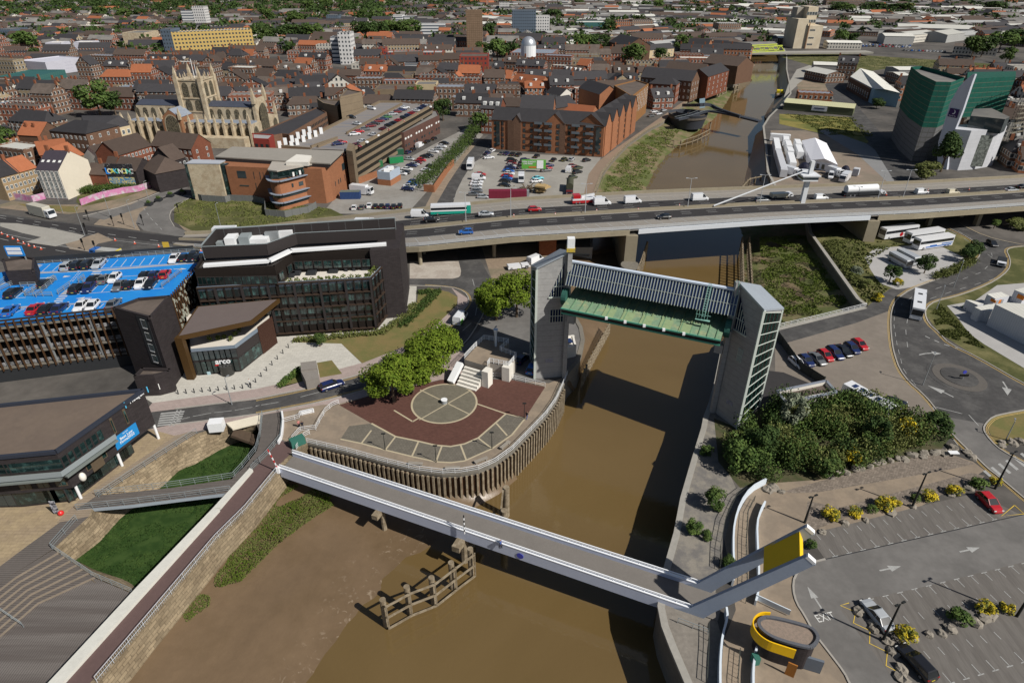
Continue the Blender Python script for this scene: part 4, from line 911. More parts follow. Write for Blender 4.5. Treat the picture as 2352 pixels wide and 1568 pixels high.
# == BUILDING HELPERS
def hg(base,yt):
 B=at(*base);a,b=0,120
 for _ in range(40):
  m_=(a+b)/2
  if pp((B.x,B.y,m_))[1]>yt:a=m_
  else:b=m_
 return a
def zoomf(ox,oy,w,W_):s=w/W_*.91875;return lambda*pts:[(ox*.91875+x*s,oy*.91875+y*s)for x,y in pts]if len(pts)!=1 else(ox*.91875+pts[0][0]*s,oy*.91875+pts[0][1]*s)
brk_or=M("brick_orange",(.31,.135,.07),.9,.14,.25,pat=('brick',.9,.3,.12),rnd=.1)
brk_red=M("brick_old_red",(.20,.075,.045),.9,.18,.4,pat=('brick',.9,.3,.18),rnd=.22)
brk_brn=M("brick_brown",(.155,.09,.06),.9,.18,.4,pat=('brick',.9,.3,.18),rnd=.22)
brk_buf=M("brick_buff",(.30,.22,.13),.9,.15,.4,pat=('brick',.9,.3,.12),rnd=.15)
brk_dk=M("brick_dark",(.042,.035,.036),.75,.18,.6,pat=('brick',.9,.3,.25))
render_w=M("render_white",(.66,.63,.57),.8,.07,.3,rnd=.1);render_c=M("render_cream",(.52,.42,.27),.85,.1,.3,rnd=.12)
stone_c=M("stone_cream",(.54,.46,.33),.85,.2,.5,c2=(.40,.32,.22),pat=('brick',1.0,.4,.15))
conc_b=M("concrete_brown",(.20,.155,.105),.9,.15,.3,pat=('lines','v',3.2,.15,(.13,.10,.07)),rnd=.12)
slate=M("slate_roof",(.045,.043,.046),.75,.2,.6,pat=('lines','v',.5,.08,(.035,.033,.035)),rnd=.3)
tile_b=M("tile_brown",(.078,.058,.048),.85,.2,.5,pat=('lines','v',.45,.08,(.07,.05,.04)),rnd=.25)
tile_o=M("tile_orange",(.30,.11,.055),.85,.16,.5,pat=('lines','v',.45,.08,(.27,.08,.03)),rnd=.2)
felt=M("felt_roof",(.105,.085,.072),.9,.14,.25,c2=(.125,.10,.085));felt_g=M("felt_grey",(.19,.18,.165),.9,.15,.12,c2=(.14,.135,.13),rnd=.25)
lead=M("lead_roof",(.23,.26,.31),.6,.15,.6,pat=('lines','u',.8,.08,(.15,.17,.2)));metal_w=M("metal_roof",(.56,.55,.50),.55,.08,.2,pat=('lines','u',1.0,.1,(.42,.41,.38)),rnd=.25)
metal_g=M("metal_roof_grey",(.33,.33,.32),.6,.1,.2,pat=('lines','u',1.0,.1,(.25,.25,.24)),rnd=.25)
glass_g=M("green_glass",(.010,.022,.022),.07,.3,.8,spec=.9,c2=(.04,.085,.08),mix2=.6,rnd=.4)
fr_w=M("window_frame_white",(.66,.66,.64),.6,.05,2);fr_d=M("window_frame_dark",(.035,.03,.03),.6,.05,2);bronze=M("bronze_panel",(.10,.052,.018),.55,.1,.6);chim=M("chimney_brick",(.22,.085,.045),.9,.15,1)
WM={}
def winmesh(w,h,fm,gm,bars=1,proud=.07):
 k=(round(w,2),round(h,2),fm.name,gm.name,bars)
 if k in WM:return WM[k]
 m=MB();t=min(.14,w*.12);m.mi=0
 m.box((0,-proud/2,0),(w,proud,h));m.mi=1
 m.quad((-w/2+t,-proud-.004,-h/2+t),(w/2-t,-proud-.004,-h/2+t),(w/2-t,-proud-.004,h/2-t),(-w/2+t,-proud-.004,h/2-t));m.mi=0
 if bars>0:m.box((0,-proud-.02,0),(.07,.04,h-t))
 if bars>1:m.box((0,-proud-.02,h*.1),(w-t,.04,.07))
 me=bpy.data.meshes.new("window");me.from_pydata(m.v,[],m.f);me.materials.append(fm);me.materials.append(gm);me.polygons.foreach_set("material_index",m.m)
 WM[k]=me;return me
def place(me,name,loc,rz,par):
 o=bpy.data.objects.new(name,me);COL.objects.link(o);o.location=loc;o.rotation_euler=(0,0,rz)
 if par:o.parent=par
 return o
def wins(par,a,b,z0,z1,nc,nr,w=1.1,h=1.5,fm=None,gm=None,bars=1,edge=.0,skip=None,name="window",origin=None):
 a,b=Vector((a[0],a[1],0)),Vector((b[0],b[1],0));d=b-a;r=ang(a,b);me=winmesh(w,h,fm or fr_w,gm or glass,bars);o=origin or Vector((0,0,0));L=[]
 for j in range(nr):
  for i in range(nc):
   if skip and skip(i,j):continue
   p=a+d*(edge+(1-2*edge)*(i+.5)/nc);z=z0+(z1-z0)*(j+.5)/nr
   L.append(place(me,name,(p.x-o.x,p.y-o.y,z-o.z),r,par))
 return L
def bprism(name,label,cat,poly,h,wall_m,roof_m,par=.45,z0=0,group=None,root=None,rname="roof",wname="wall",ztop=None):
 poly=[tuple(p[:2])for p in poly];root=root or thing(name,label,cat,(0,0,0),0,group)
 m=MB();m.prism(poly,z0,h,top=False,ztop=ztop);m.obj(wname,wall_m,root)
 m=MB()
 if ztop:
  area=sum(poly[i][0]*poly[(i+1)%len(poly)][1]-poly[(i+1)%len(poly)][0]*poly[i][1]for i in range(len(poly)))
  m.add([(p[0],p[1],z)for p,z in zip(poly,ztop)],tri(poly))
 else:m.flat(poly,h-par)
 m.obj(rname,roof_m,root)
 if par:
  P=[Vector((*p,0))for p in poly];m=MB();area=sum(poly[i][0]*poly[(i+1)%len(poly)][1]-poly[(i+1)%len(poly)][0]*poly[i][1]for i in range(len(poly)))
  s_=1 if area>0 else-1;n=len(P)
  for i in range(n):
   p,q=P[i],P[(i+1)%n];d=(q-p).normalized();nn=Vector((-d.y,d.x,0))*.22*s_
   m.beam(p+nn+Z(h-par/2+.02),q+nn+Z(h-par/2+.02),.42,par+.06)
  m.obj("parapet",wall_m,root)
 return root
def wallpt(px_,A,B):
 d=CF*FL+Vector((1,0,0))*(px_[0]-1176)-CU*(px_[1]-784);n=Vector((-(B[1]-A[1]),B[0]-A[0],0));c=Vector((0,0,CH))
 t=(Vector((A[0],A[1],0))-c).dot(n)/d.dot(n);return c+d*t
def wallrect(par,name,A,B,p0,p1,mat,th=.12,off=0):
 P,Q=wallpt(p0,A,B),wallpt(p1,A,B);dv=Vector((B[0]-A[0],B[1]-A[1],0)).normalized();u0=(P-Vector((A[0],A[1],0))).dot(dv);u1=(Q-Vector((A[0],A[1],0))).dot(dv)
 c=Vector((A[0],A[1],0))+dv*(u0+u1)/2;nn=Vector((dv.y,-dv.x,0));c+=nn*(off+th/2);m=MB();m.box((c.x,c.y,(P.z+Q.z)/2),(abs(u1-u0),th,abs(P.z-Q.z)),atan2(dv.y,dv.x));return m.obj(name,mat,par)
def house(name,label,cat,a,b,dep,ze,zr,wall_m,roof_m,hip=0,win=None,group=None,chimneys=(),wall_end=None,dormer=0,over=.3,z0=0,gable_front=None,fm=None,skyl=0,wh=1.5,ww=1.0,side=True,lrow=True):
 a,b=Vector((a[0],a[1],0)),Vector((b[0],b[1],0));w=(b-a).length;r=ang(a,b);root=thing(name,label,cat,a,r,group)
 m=MB();m.mi=0
 m.add([(0,0,z0),(w,0,z0),(w,dep,z0),(0,dep,z0),(0,0,ze),(w,0,ze),(w,dep,ze),(0,dep,ze)],[(0,1,5,4),(1,2,6,5),(2,3,7,6),(3,0,4,7)])
 if not hip:m.mi=1 if wall_end else 0;m.add([(w,0,ze),(w,dep,ze),(w,dep/2,zr-.02),(0,dep,ze),(0,0,ze),(0,dep/2,zr-.02)],[(0,1,2),(3,4,5)])
 if wall_end:m.m[1]=m.m[3]=1
 m.obj("wall",[wall_m,wall_end]if wall_end else wall_m,root)
 m=MB();m.gable((0,0),w,dep,ze,zr,0,over,hip);m2=[(x,y,z+.04)for x,y,z in m.v];m.v=m2;m.obj("roof",roof_m,root)
 for(u,v)in chimneys:
  c=MB();hz=zr-abs(v-.5)*2*(zr-ze);c.box((u*w,v*dep,hz+.5),(1.1,.7,2.4));c.obj("chimney",chim,root)
 if win:
  nc,nr=win;zt=ze-.3
  wins(root,(0,0),(w,0),z0+.6,zt,nc,nr,ww,wh,fm=fm)
  if side and dep>6:
   k=max(1,int(dep/4));wins(root,(w,0),(w,dep),z0+.6,zt,k,nr,ww,wh,fm=fm)
 for i in range(dormer):
  u=(i+.5)/dormer*w;y_=dep*.2;zz=ze+(zr-ze)*.4;d=MB();d.box((u,y_,zz+.3),(1.5,2.0,1.5));d.obj("dormer",fr_w,root)
 for i in range(skyl):
  u=(i+.5)/skyl*w;th_=atan2(zr-ze,dep/2);d=MB();y_,zz=dep*.22,ze+(zr-ze)*.44+.1
  d.quad((u-.5,y_-.5*cos(th_),zz-.5*sin(th_)),(u+.5,y_-.5*cos(th_),zz-.5*sin(th_)),(u+.5,y_+.5*cos(th_),zz+.5*sin(th_)),(u-.5,y_+.5*cos(th_),zz+.5*sin(th_)));d.obj("skylight",fr_w,root)
 return root
USED=[]
def used(poly):USED.append([tuple(p[:2])for p in poly])
# == BLUE-ROOFED CAR PARK
zC=zoomf(0,560,500,2352)
cpk=thing("car_park_building","multi-storey car park with bright blue roof deck and brown vertical fins","car park",(0,0,0))
ZD=12.0
A0=at(264,706,13.3);A1=at(0,735,13.3);dv=(A1-A0);dv.z=0;dv.normalize();A1=A0+dv*75
front=[Vector((A0.x,A0.y,0)),Vector((A1.x,A1.y,0))]
bk=P3([(84,606),(270,592),(447,579)],ZD);deck_poly=[tuple(front[1][:2]),tuple(front[0][:2]),tuple(at(392,682,ZD)[:2]),tuple(at(470,600,ZD)[:2]),tuple(at(470,577,ZD)[:2]),tuple(at(270,592,ZD)[:2]),tuple(at(84,606,ZD)[:2]),tuple(at(-60,640,ZD)[:2]),tuple(at(-420,660,ZD)[:2])]
used(deck_poly)
blue=M("blue_deck",(.015,.20,.60),.6,.07,.3,c2=(.02,.22,.58));blue_g=M("grey_deck_band",(.34,.35,.38),.8,.1,.3)
MB().flat(deck_poly,ZD).obj("roof_deck",blue,cpk)
m=MB();m.prism([tuple(p)for p in deck_poly],0,ZD-.1,top=False);
inner=[tuple(q[:2])for q in offset([Vector((*p,0))for p in deck_poly],.0)]
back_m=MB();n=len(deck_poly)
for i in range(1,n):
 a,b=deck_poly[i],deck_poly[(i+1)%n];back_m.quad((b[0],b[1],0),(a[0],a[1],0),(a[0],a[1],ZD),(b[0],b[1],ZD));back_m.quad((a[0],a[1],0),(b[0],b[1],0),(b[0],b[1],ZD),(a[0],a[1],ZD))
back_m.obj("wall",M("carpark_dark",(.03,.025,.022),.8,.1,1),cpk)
inn=(Vector((dv.y,-dv.x,0)));inn=inn if inn.dot(at(200,650,ZD)-A0)>0 else-inn
F0v,F1v=front
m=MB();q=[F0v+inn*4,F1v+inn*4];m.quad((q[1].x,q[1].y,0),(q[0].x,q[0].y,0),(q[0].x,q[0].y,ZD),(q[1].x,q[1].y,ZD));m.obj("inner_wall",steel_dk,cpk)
for k,z in enumerate((3.0,6.0,9.0,11.6)):
 m=MB();a,b=F0v+inn*2+Z(z),F1v+inn*2+Z(z);m.beam(a,b,4.2,.35);m.obj("floor_slab",conc_dark,cpk)
 m=MB();
 if z<11:m.beam(F0v+inn*.3+Z(z+.75),F1v+inn*.3+Z(z+.75),.08,.75)
 if z<11:m.obj("crash_barrier",M("barrier_mesh",(.32,.32,.33),.6,.5,2.0,c2=(.07,.07,.07),mix2=.5,f2=3),cpk)
m=MB();m.beam(F0v+inn*.1+Z(1.3),F1v+inn*.1+Z(1.3),.2,2.6);m.obj("plinth",steel_dk,cpk)
m=MB();m.beam(F0v+Z(ZD+1.15),F1v+Z(ZD+1.15),.35,.3);m.beam(F0v+inn*.1+Z(ZD+.4),F1v+inn*.1+Z(ZD+.4),.08,.5);m.obj("parapet",fr_d,cpk)
fin=MB();fin.box((0,0,(2.6+ZD+1.2)/2),(.16,.45,ZD+1.2-2.6));fb0=None
for k in range(58):
 p=F0v.lerp(F1v,(k+.4)/58)-inn*.25;c=fin.obj("fin",M("fin_bronze",(.075,.04,.02),.6,.15,1),cpk)if fb0 is None else fb0.copy()
 if fb0 is None:fb0=c
 else:COL.objects.link(c);c.parent=cpk
 c.location=p;c.rotation_euler=(0,0,ang(F0v,F1v))
for k in range(9):
 p=F0v.lerp(F1v,(k+.6)/9)+inn*.2;MB().box((p.x,p.y,7),(.35,.35,9.4)).obj("column",steel,cpk)
sa,sb=at(392,682,ZD),at(452,612,ZD);m=MB()
for k in range(16):
 p=sa.lerp(sb,k/15);m.beam((p.x+.35,p.y-.2,3),(p.x+.35,p.y-.2,ZD+.8),.16,.3)
m.obj("side_fins",MATS["fin_bronze"],cpk)
m=MB();rr_=random.Random(3)
for k in range(130):
 p=sa.lerp(sb,rr_.random());z=4+rr_.random()*8;m.box((p.x+.3,p.y-.2,z),(.3,.3,.6))
m.obj("screen_leaves",M("screen_leaf",(.35,.36,.30),.5,.3,2),cpk)
m=MB();zt=ZD+.02
for band_ in([(100,604),(455,590),(460,596),(95,613)],[(0,660),(60,618),(100,605),(84,606),(30,640),(0,655)]):
 pass
m.flat(P2([(78,622),(95,606),(92,604),(60,625),(0,660),(0,655),(55,622),(84,606)],ZD),zt)if 0 else None
m.flat(P2(zC((400,475),(490,475),(380,572),(1050,545),(2330,448),(2330,462),(1300,545),(330,590),(180,640),(50,700),(0,730),(0,712),(150,640),(300,570)),ZD),zt)
m.flat(P2(zC((0,985),(900,930),(1400,895),(1400,905),(900,945),(0,1005)),ZD),zt)
m.flat(P2(zC((700,835),(820,740),(820,800),(860,830)),ZD),zt);m.obj("grey_walk",blue_g,cpk)
m=MB();mk=[((500,480),(385,570)),((590,475),(490,565)),((715,465),(610,560)),((1390,420),(1300,510)),((1275,425),(1190,520)),((1490,415),(1420,505)),((1600,408),(1530,500)),((1705,402),(1640,490)),((1815,395),(1755,480)),((1930,385),(1865,472)),((380,572),(2330,450)),((130,1060),(290,1000)),((780,1010),(830,960)),((1170,985),(1225,935)),((1165,710),(1060,812)),((1285,700),(1190,805)),((1430,620),(1640,605)),((1880,650),(1790,765)),((0,880),(300,865)),((820,830),(1930,755)),((320,760),(190,865)),((60,1000),(290,998)),((250,715),(290,690)),((290,690),(450,685)),((1650,600),(2010,575))]
for a,b in mk:strip(m,P2(zC(a,b),ZD),.14,ZD+.035)
for a,b in(((1090,562),(1190,562)),((1075,585),(1175,585)),((1055,608),(1155,608)),((1030,632),(1130,632)),((690,852),(790,850)),((665,880),(765,875)),((640,905),(740,900)),((600,932),(715,927))):strip(m,P2(zC(a,b),ZD),.42,ZD+.035)
for a,b in(((460,640),(640,632)),((2040,532),(2200,528)),((1080,865),(890,878)),((750,620),(840,614))):
 q=P3(zC(a,b),ZD);arrow(m,q[0],q[1],.035,.2,.5,1.6,px=False)
for k in range(7):
 for r_ in(0,28):strip(m,P2(zC((910-k*15-r_+30,570+k*17),(925-k*15-r_+30,570+k*17)),ZD),.25,ZD+.035)
m.obj("bay_lines",white_line,cpk,uv=False)
def dkrail(pts,nm="guard_rail"):
 m=MB();P=P3(zC(*pts),ZD);
 for h_ in(.35,.7,1.05):m.path([p+Z(h_)for p in P],.07)
 for p in resample(P,max(3,int(sum((b-a).length for a,b in zip(P,P[1:]))/1.6))):m.beam(p,p+Z(1.1),.1)
 m.obj(nm,gv,cpk,uv=False)
for L_ in([(430,470),(1200,410),(2290,335)],[(0,730),(200,560)],[(0,790),(250,680)],[(250,740),(430,735)],[(650,660),(300,850),(620,850)],[(300,850),(650,650)],[(670,660),(430,860)],[(690,830),(830,730)],[(930,690),(1000,640)],[(980,690),(1330,680),(1370,690)],[(1740,625),(1990,640)],[(2140,570),(1910,750)],[(840,760),(840,800)]):dkrail(L_)
m=MB();P=P3([(84,606),(270,592),(447,579)],ZD);m.path([p+Z(1.2)for p in P],.25,.9);m.obj("back_screen",steel_dk,cpk)
q=P2(zC((15,420),(300,400),(390,520),(60,560)),14.6);m=MB();
core=bprism("stair_core","","",P2([(4,596),(60,588),(80,592),(78,620),(12,624)],15.2),15.2,brk_dk,felt,z0=0,root=cpk,rname="core_roof",wname="core_wall")
bs=thing("roof_sign","blue framed sign board on the roof of the car park stair block","sign",at(40,592,15.2));MB().box((0,0,1.6),(3.8,.25,2.3)).obj("frame",blue,bs);m=MB();m.box((0,-.16,2.1),(3.1,.1,.7));m.obj("panel",W,bs);m=MB();m.box((0,-.16,1.2),(3.1,.1,.7));m.obj("panel",W,bs)
for s_ in(-1.8,1.8):MB().box((s_,0,-.2),(.2,.2,1)).obj("leg",steel,bs)
ST=hg((398,890),727.5);C_=at(347.6,728,ST)
stt=bprism("stair_tower","tall dark brown brick stair tower at the corner of the blue-roofed car park","tower",[at(258,706,ST),at(345,729,ST),at(391,678,ST),at(318,684,ST)],ST,brk_dk,felt)
used([at(258,706,ST),at(345,729,ST),at(391,678,ST),at(318,684,ST)])
Pa,Pb=at(258,706,ST),at(345,729,ST);wallrect(stt,"recess",Pa,Pb,(312,724),(374,840),steel_dk,.06)
for x,y,h_ in((322,732,24),(332,762,21),(340,788,21),(348,813,21)):wallrect(stt,"window_frame",Pa,Pb,(x,y),(x+9+h_*.36,y+h_),fr_w,.1);wallrect(stt,"glass",Pa,Pb,(x+2,y+1),(x+9+h_*.36,y+h_-4),glass,.13)
text("lettering","fruit market",W,at(372,700,ST-1)+Vector((.4,-.4,0)),(radians(90),0,ang(at(345,729,ST),at(391,678,ST))),1.3,stt,.03,bold=.02)
ent=bprism("entrance_block","low dark brick entrance block with white-framed doors below the stair tower","entrance",P2([(306,864),(325,844),(392,846),(388,853),(353,861.6)],4.6),4.6,brk_dk,felt)
Pa,Pb=at(353,861.6,4.6),at(390,848,4.6)
for k in range(4):wallrect(ent,"door",Pa,Pb,(362+k*8.5,881-k*3.5),(368+k*8.5,893-k*3.5),fr_w,.1)
# == DARK GLAZED OFFICE
zO=zoomf(480,540,580,2352)
off=thing("office_building","dark brown office block with gridded glazing and a white planted roof terrace","office",(0,0,0))
HO=16.8;roofpx=[(445.5,618),(631,611.6),(670,580),(849,574),(916,568),(926,514),(497,540)]
P=P2(roofpx,HO);used(P)
brz=M("office_bronze",(.018,.014,.012),.55,.12,1)
bprism("","","",P,HO,brz,M("office_roof",(.05,.045,.042),.8,.2,.5),.5,root=off)
m=MB();W2=P3(zO((120,500),(780,455),(1000,350),(1970,285)),HO+.5);m.path(W2,1.3,.5);m.obj("white_duct",W,off)
m=MB();sc_px=[(115,370),(255,200),(2060,85)];S_=P3(zO(*sc_px),HO+1.6)
m.path(S_,.2,3.2);m.path([P3(zO((115,370),(760,340)),HO+1.6)[0],*P3(zO((760,340),(1060,230),(2060,180)),HO+1.6)],.2,2.6);m.obj("plant_screen",fr_d,off)
m=MB();m.path([p+Z(1.65)for p in S_],.25,.2);m.path([p+Z(1.3)for p in P3(zO((115,370),(760,340),(1060,230),(2060,180)),HO+1.6)],.2,.15)
for p in resample(S_,14):m.beam(p+Z(-1.6),p+Z(1.7),.18)
m.obj("screen_rail",gv,off)
for k,(x,y,w_,d_,h_)in enumerate(((420,300,2.2,3.5,2.4),(560,285,2.2,3.5,2.4),(500,330,6,4,.7),(680,270,5,4,1.6),(690,330,6,2,.8),(830,250,3,2,2.4),(970,235,3,2,2.4),(300,320,1.5,1.5,1.5),(1140,210,5,3,1.2),(1330,195,5,3,1.0),(1500,190,5,3,1.0),(1720,190,5,1.6,1.2),(1950,130,3.4,3.4,.8))):
 p=at(*zO((x,y)),HO-.4);MB().box((p.x,p.y,HO-.45+h_/2),(w_,d_,h_),.07).obj("roof_plant",[W,gv,steel][k%3]if k<8 else steel_dk,off)
TWp=[at(849,574,HO+.3),at(917,568,HO+.3),at(927,514,HO+.3),at(905,516,HO+.3)]
e0=at(937.8,722);m=MB();m.prism([(p[0]+.05,p[1]-.35)for p in(TWp[0],TWp[1])]+[(TWp[2][0]+.05,TWp[2][1]),(TWp[3][0],TWp[3][1]),(TWp[0][0],TWp[0][1]+1)],0,HO+.3,top=True);m.obj("end_wall",brk_dk,off)
HT=13.0;tp=[(452,660),(850,637),(889,597),(905,590),(900,572),(600,590),(450,600)]
TP=P2(tp,HT);used(TP)
m=MB();m.prism(TP,0,HT-.9,top=False);m.obj("facade",brz,off);MB().flat(TP,HT-.9).obj("terrace",M("terrace_pale",(.60,.56,.50),.8,.1,1),off)
fa,fb_,fc=Vector((*TP[0],0)),Vector((*TP[1],0)),Vector((*TP[2],0))
wins(off,fa,fb_,2.2,HT-.4,20,4,1.75,1.9,fr_d,glass_g,1);wins(off,fb_,fc,2.2,HT-.4,5,4,1.2,1.9,fr_d,glass_g,1)
for(a_,b_,n_)in((fa,fb_,21),(fb_,fc,6)):
 d=(b_-a_).normalized();nn=Vector((d.y,-d.x,0))
 for k in range(n_):
  p=a_.lerp(b_,k/(n_-1))+nn*.15;big_=k%3==2 and n_>10;MB().box((p.x,p.y,HT/2+.6),(.22 if not big_ else.45,.45 if not big_ else.8,HT-1.2),ang(a_,b_)).obj("upright",brz if not big_ else fr_d,off)
 for k in range(5):m=MB();z=.9+k*3.0;m.beam(a_+nn*.25+Z(z),b_+nn*.25+Z(z),.5,.22);m.obj("ledge",M("ledge_brown",(.045,.03,.022),.6,.1,1),off)
 m=MB();m.beam(a_+nn*.05+Z(HT-.35),b_+nn*.05+Z(HT-.35),.06,1.0);m.obj("balustrade",M("balustrade_glass",(.16,.20,.25),.15,.1,1),off)
m=MB();rA,rB=Vector((*P2([(631,611.6)],HO)[0],0)),None
for(p_,q_,nc)in(((457,640),(631,611.6+3),9),((631,611.6+3),(670,583),2),((670,583),(849,577),8)):
 a_,b_=at(p_[0]if p_[0]!=457 else 447,618 if p_[0]==457 else q_[1]if 0 else p_[1],HO),at(q_[0],q_[1],HO);a_.z=b_.z=0
 wins(off,a_,b_,HT-.6,HO-1.0,nc,1,1.9,1.9,fr_d,glass_g,1)
bush=M("planter_leaf",(.07,.10,.02),.9,.4,3,c2=(.13,.15,.04))
rr_=random.Random(5)
def leafball(mb,c,r,n,rnd,s=.25,sq=1.0):
 for _ in range(n):
  u,v=rnd.uniform(-1,1),rnd.uniform(0,2*pi);q=sqrt(1-u*u);rad=r*(rnd.random()**.4)
  p=Vector((c[0]+rad*q*cos(v),c[1]+rad*q*sin(v),c[2]+rad*u*sq));a=Vector((rnd.gauss(0,1),rnd.gauss(0,1),rnd.gauss(0,1))).normalized();b=a.orthogonal().normalized();s_=s*rnd.uniform(.6,1.3)
  c2=a.cross(b);mb.add([p+b*s_,p+c2*s_*.8,p-b*s_,p-c2*s_*.8],[(0,1,2,3)])
for k in range(11):
 p=fa.lerp(fb_,.52+k*.045)+Vector((0,.8,0));m=MB();leafball(m,(p.x,p.y,HT-.1),.75,60,rr_,.22);m.obj("planter",bush,off,uv=False)
for k in range(5):
 p=fb_.lerp(fc,k*.22+.05)+Vector((-.9,.3,0));m=MB();leafball(m,(p.x,p.y,HT-.1),.75,60,rr_,.22);m.obj("planter",bush,off,uv=False)
for k,(x,y)in enumerate(((1000,610),(1060,590),(1220,585),(1440,565),(1570,545),(1650,540),(1770,535))):
 p=at(*zO((x,y)),HT-.9);MB().box((p.x,p.y,HT-.5),(1.9,1.9,.7)if k not in(4,5)else(.6,2,.9),.07).obj("table",steel_dk,off)
zN=zoomf(400,700,360,1882)
cw=thing("entrance_wing","low entrance wing under a sloping bronze-edged canopy with the white name over its doors","building",(0,0,0))
HC=hg((437.8,871),774)
CPp=P2([(452.7,703.6),(642,686),(578,737),(405,774)],HC);used(CPp)
m=MB();m.prism(CPp,HC-.9,HC,top=True,bottom=True);m.m=[0]*len(m.f);m.obj("canopy",M("canopy_bronze",(.065,.036,.013),.5,.1,.6),cw)
m=MB();cc=sum((Vector((*p,0))for p in CPp),Vector())/4;m.flat([tuple((cc+(Vector((*p,0))-cc)*.95)[:2])for p in CPp],HC+.03);m.obj("canopy_roof",M("standing_seam",(.13,.105,.098),.7,.08,.5,pat=('lines','v',.6,.05,(.15,.12,.11))),cw)
lg=at(428,868);l2=Vector((*CPp[3],0));m=MB();m.beam((l2.x+.3,l2.y+.4,0),(l2.x+.3,l2.y+.4,HC-.2),1.4,1.2);m.obj("canopy_leg",MATS["canopy_bronze"],cw)
BD=P2([(456,862),(553.7,853),(636,787),(632,740),(440,760)],0);used(BD);HB=6.2
m=MB();m.prism(BD,0,HB,top=False);m.obj("wall",fr_d,cw);MB().flat(BD,HB-.8).obj("terrace",MATS["terrace_pale"],cw)
ba,bb,bc=[Vector((*p,0))for p in BD[:3]]
wins(cw,ba,bb,.1,3.3,8,1,1.5,2.9,fr_d,glass_g,0);wins(cw,ba,bb,3.3,5.6,8,1,1.5,2.1,fr_d,glass,0);wins(cw,bb,bb.lerp(bc,.62),.1,3.3,7,1,1.3,2.9,fr_d,glass_g,0)
m=MB();d=(bc-bb);nn=Vector((d.y,-d.x,0)).normalized()
for k in range(26):p=bb.lerp(bc,.6+.4*k/25)+nn*.12;m.beam(p,p+Z(HB+.3),.14)
m.obj("timber_slats",M("dark_slats",(.07,.035,.025),.7,.15,2),cw)
m=MB();m.path([ba+Z(HB-.4),bb+Z(HB-.4),bb.lerp(bc,.62)+Z(HB-.4)],.12,.8);m.obj("balustrade",MATS["balustrade_glass"],cw)
for k,(x,y)in enumerate(((650,780),(760,770),(840,755),(985,715),(930,780),(1040,670))):p=at(*zN((x,y)),HB-.5);m=MB();leafball(m,(p.x,p.y,HB-.1),.5,70,rr_,.16);m.obj("planter",bush,cw,uv=False)
fd=(bb-ba).normalized();nn=Vector((fd.y,-fd.x,0));p=wallpt((512,829),ba,bb)+nn*.15
text("name_sign","arco",W,p,(radians(90),0,ang(ba,bb)),1.6,cw,.06,bold=.035);p2_=p-Z(.75);m=MB();m.beam(p2_-fd*1.6,p2_+fd*1.6,.14,.16);m.obj("sign_underline",M("sign_red",(.55,.02,.02),.5,.05,1),cw)
m=MB();p=wallpt((527,862),ba,bb);m.cyl((p.x,p.y-.3,0),(p.x,p.y-.3,2.2),1.3,n=20);m.obj("revolving_door",M("door_glass",(.03,.03,.028),.1,.2,2),cw)
wallrect(cw,"notice",ba,bb,(475,853),(486,863),M("notice_blue",(.35,.5,.55),.5,.05,2),.1)
# == DARK BRICK LAW OFFICE
zL=zoomf(0,950,420,1937)
HL=hg((364.5,1007.5),896);lawpx=[(328.7,895),(127.5,1036),(0,1048),(-300,1066),(-300,962),(0,930)]
law=thing("office_building","dark brick three-storey office with brown flat roof and a blue banner","office",(0,0,0))
LP=P2(lawpx,HL);used(LP)
m=MB();m.prism(LP,3.2,HL,top=False);m.obj("wall",brk_dk,law);MB().flat(LP,HL-.35).obj("roof",M("roof_brown_felt",(.15,.115,.09),.9,.1,.2,c2=(.13,.10,.08)),law)
m=MB();LV=[Vector((*p,0))for p in LP]
for i in range(len(LV)):m.beam(LV[i]+Z(HL-.1),LV[(i+1)%len(LV)]+Z(HL-.1),.5,.55)
m.obj("parapet",M("parapet_blue_black",(.03,.035,.05),.6,.1,1),law)
a_,b_,c_=LV[1],LV[0],LV[2];d=(b_-a_).normalized();nn=Vector((d.y,-d.x,0))
low=[LV[0]-d*5-nn*1.2,LV[1]-nn*1.4,LV[2]-nn*1.2,LV[3]+Vector((0,1.5,0)),LV[4]-Vector((0,1,0)),LV[5]-Vector((-1,1,0)),LV[0]-d*6-nn*6]
m=MB();m.prism([tuple(p[:2])for p in low],0,3.3,top=False);m.obj("ground_floor",fr_d,law)
m=MB();m.prism(LP,3.15,3.2,top=False,bottom=True);m.obj("overhang",steel_dk,law)
wins(law,low[1],low[0],.1,3.2,13,1,2.0,2.8,fr_d,glass_g,0);wins(law,low[2],low[1],.1,3.2,7,1,2.0,2.8,fr_d,glass_g,0);wins(law,low[3],low[2],.1,3.2,9,1,2.0,2.8,fr_d,glass,0)
for(p0,p1)in((zL((1250,450)),zL((1345,600))),(zL((1400,345)),zL((1490,490)))):wallrect(law,"window",a_,b_,p0,p1,M("window_surround",(.10,.075,.05),.6,.1,1),.12);
for(x0,y0,x1,y1)in((1262,465,1330,590),(1412,362,1478,478)):wallrect(law,"glass",a_,b_,zL((x0,y0)),zL((x1,y1)),glass_g,.15)
bandz0,bandz1=HL-3.3,HL-1.3
wa=wallpt(zL((690,900)),a_,b_);wb=wallpt(zL((1190,620)),a_,b_);wins(law,(wa.x,wa.y),(wb.x,wb.y),bandz0,bandz1,7,1,(Vector((wb.x-wa.x,wb.y-wa.y,0)).length/7)*.96,2.0,fr_d,glass_g,0)
wa=LV[2];wins(law,LV[2],LV[1],bandz0,bandz1,6,1,1.7,2.0,fr_d,glass_g,0);wins(law,LV[2]+(LV[3]-LV[2])*.25,LV[2],bandz0,bandz1,6,1,1.6,2.0,fr_d,glass_g,0)
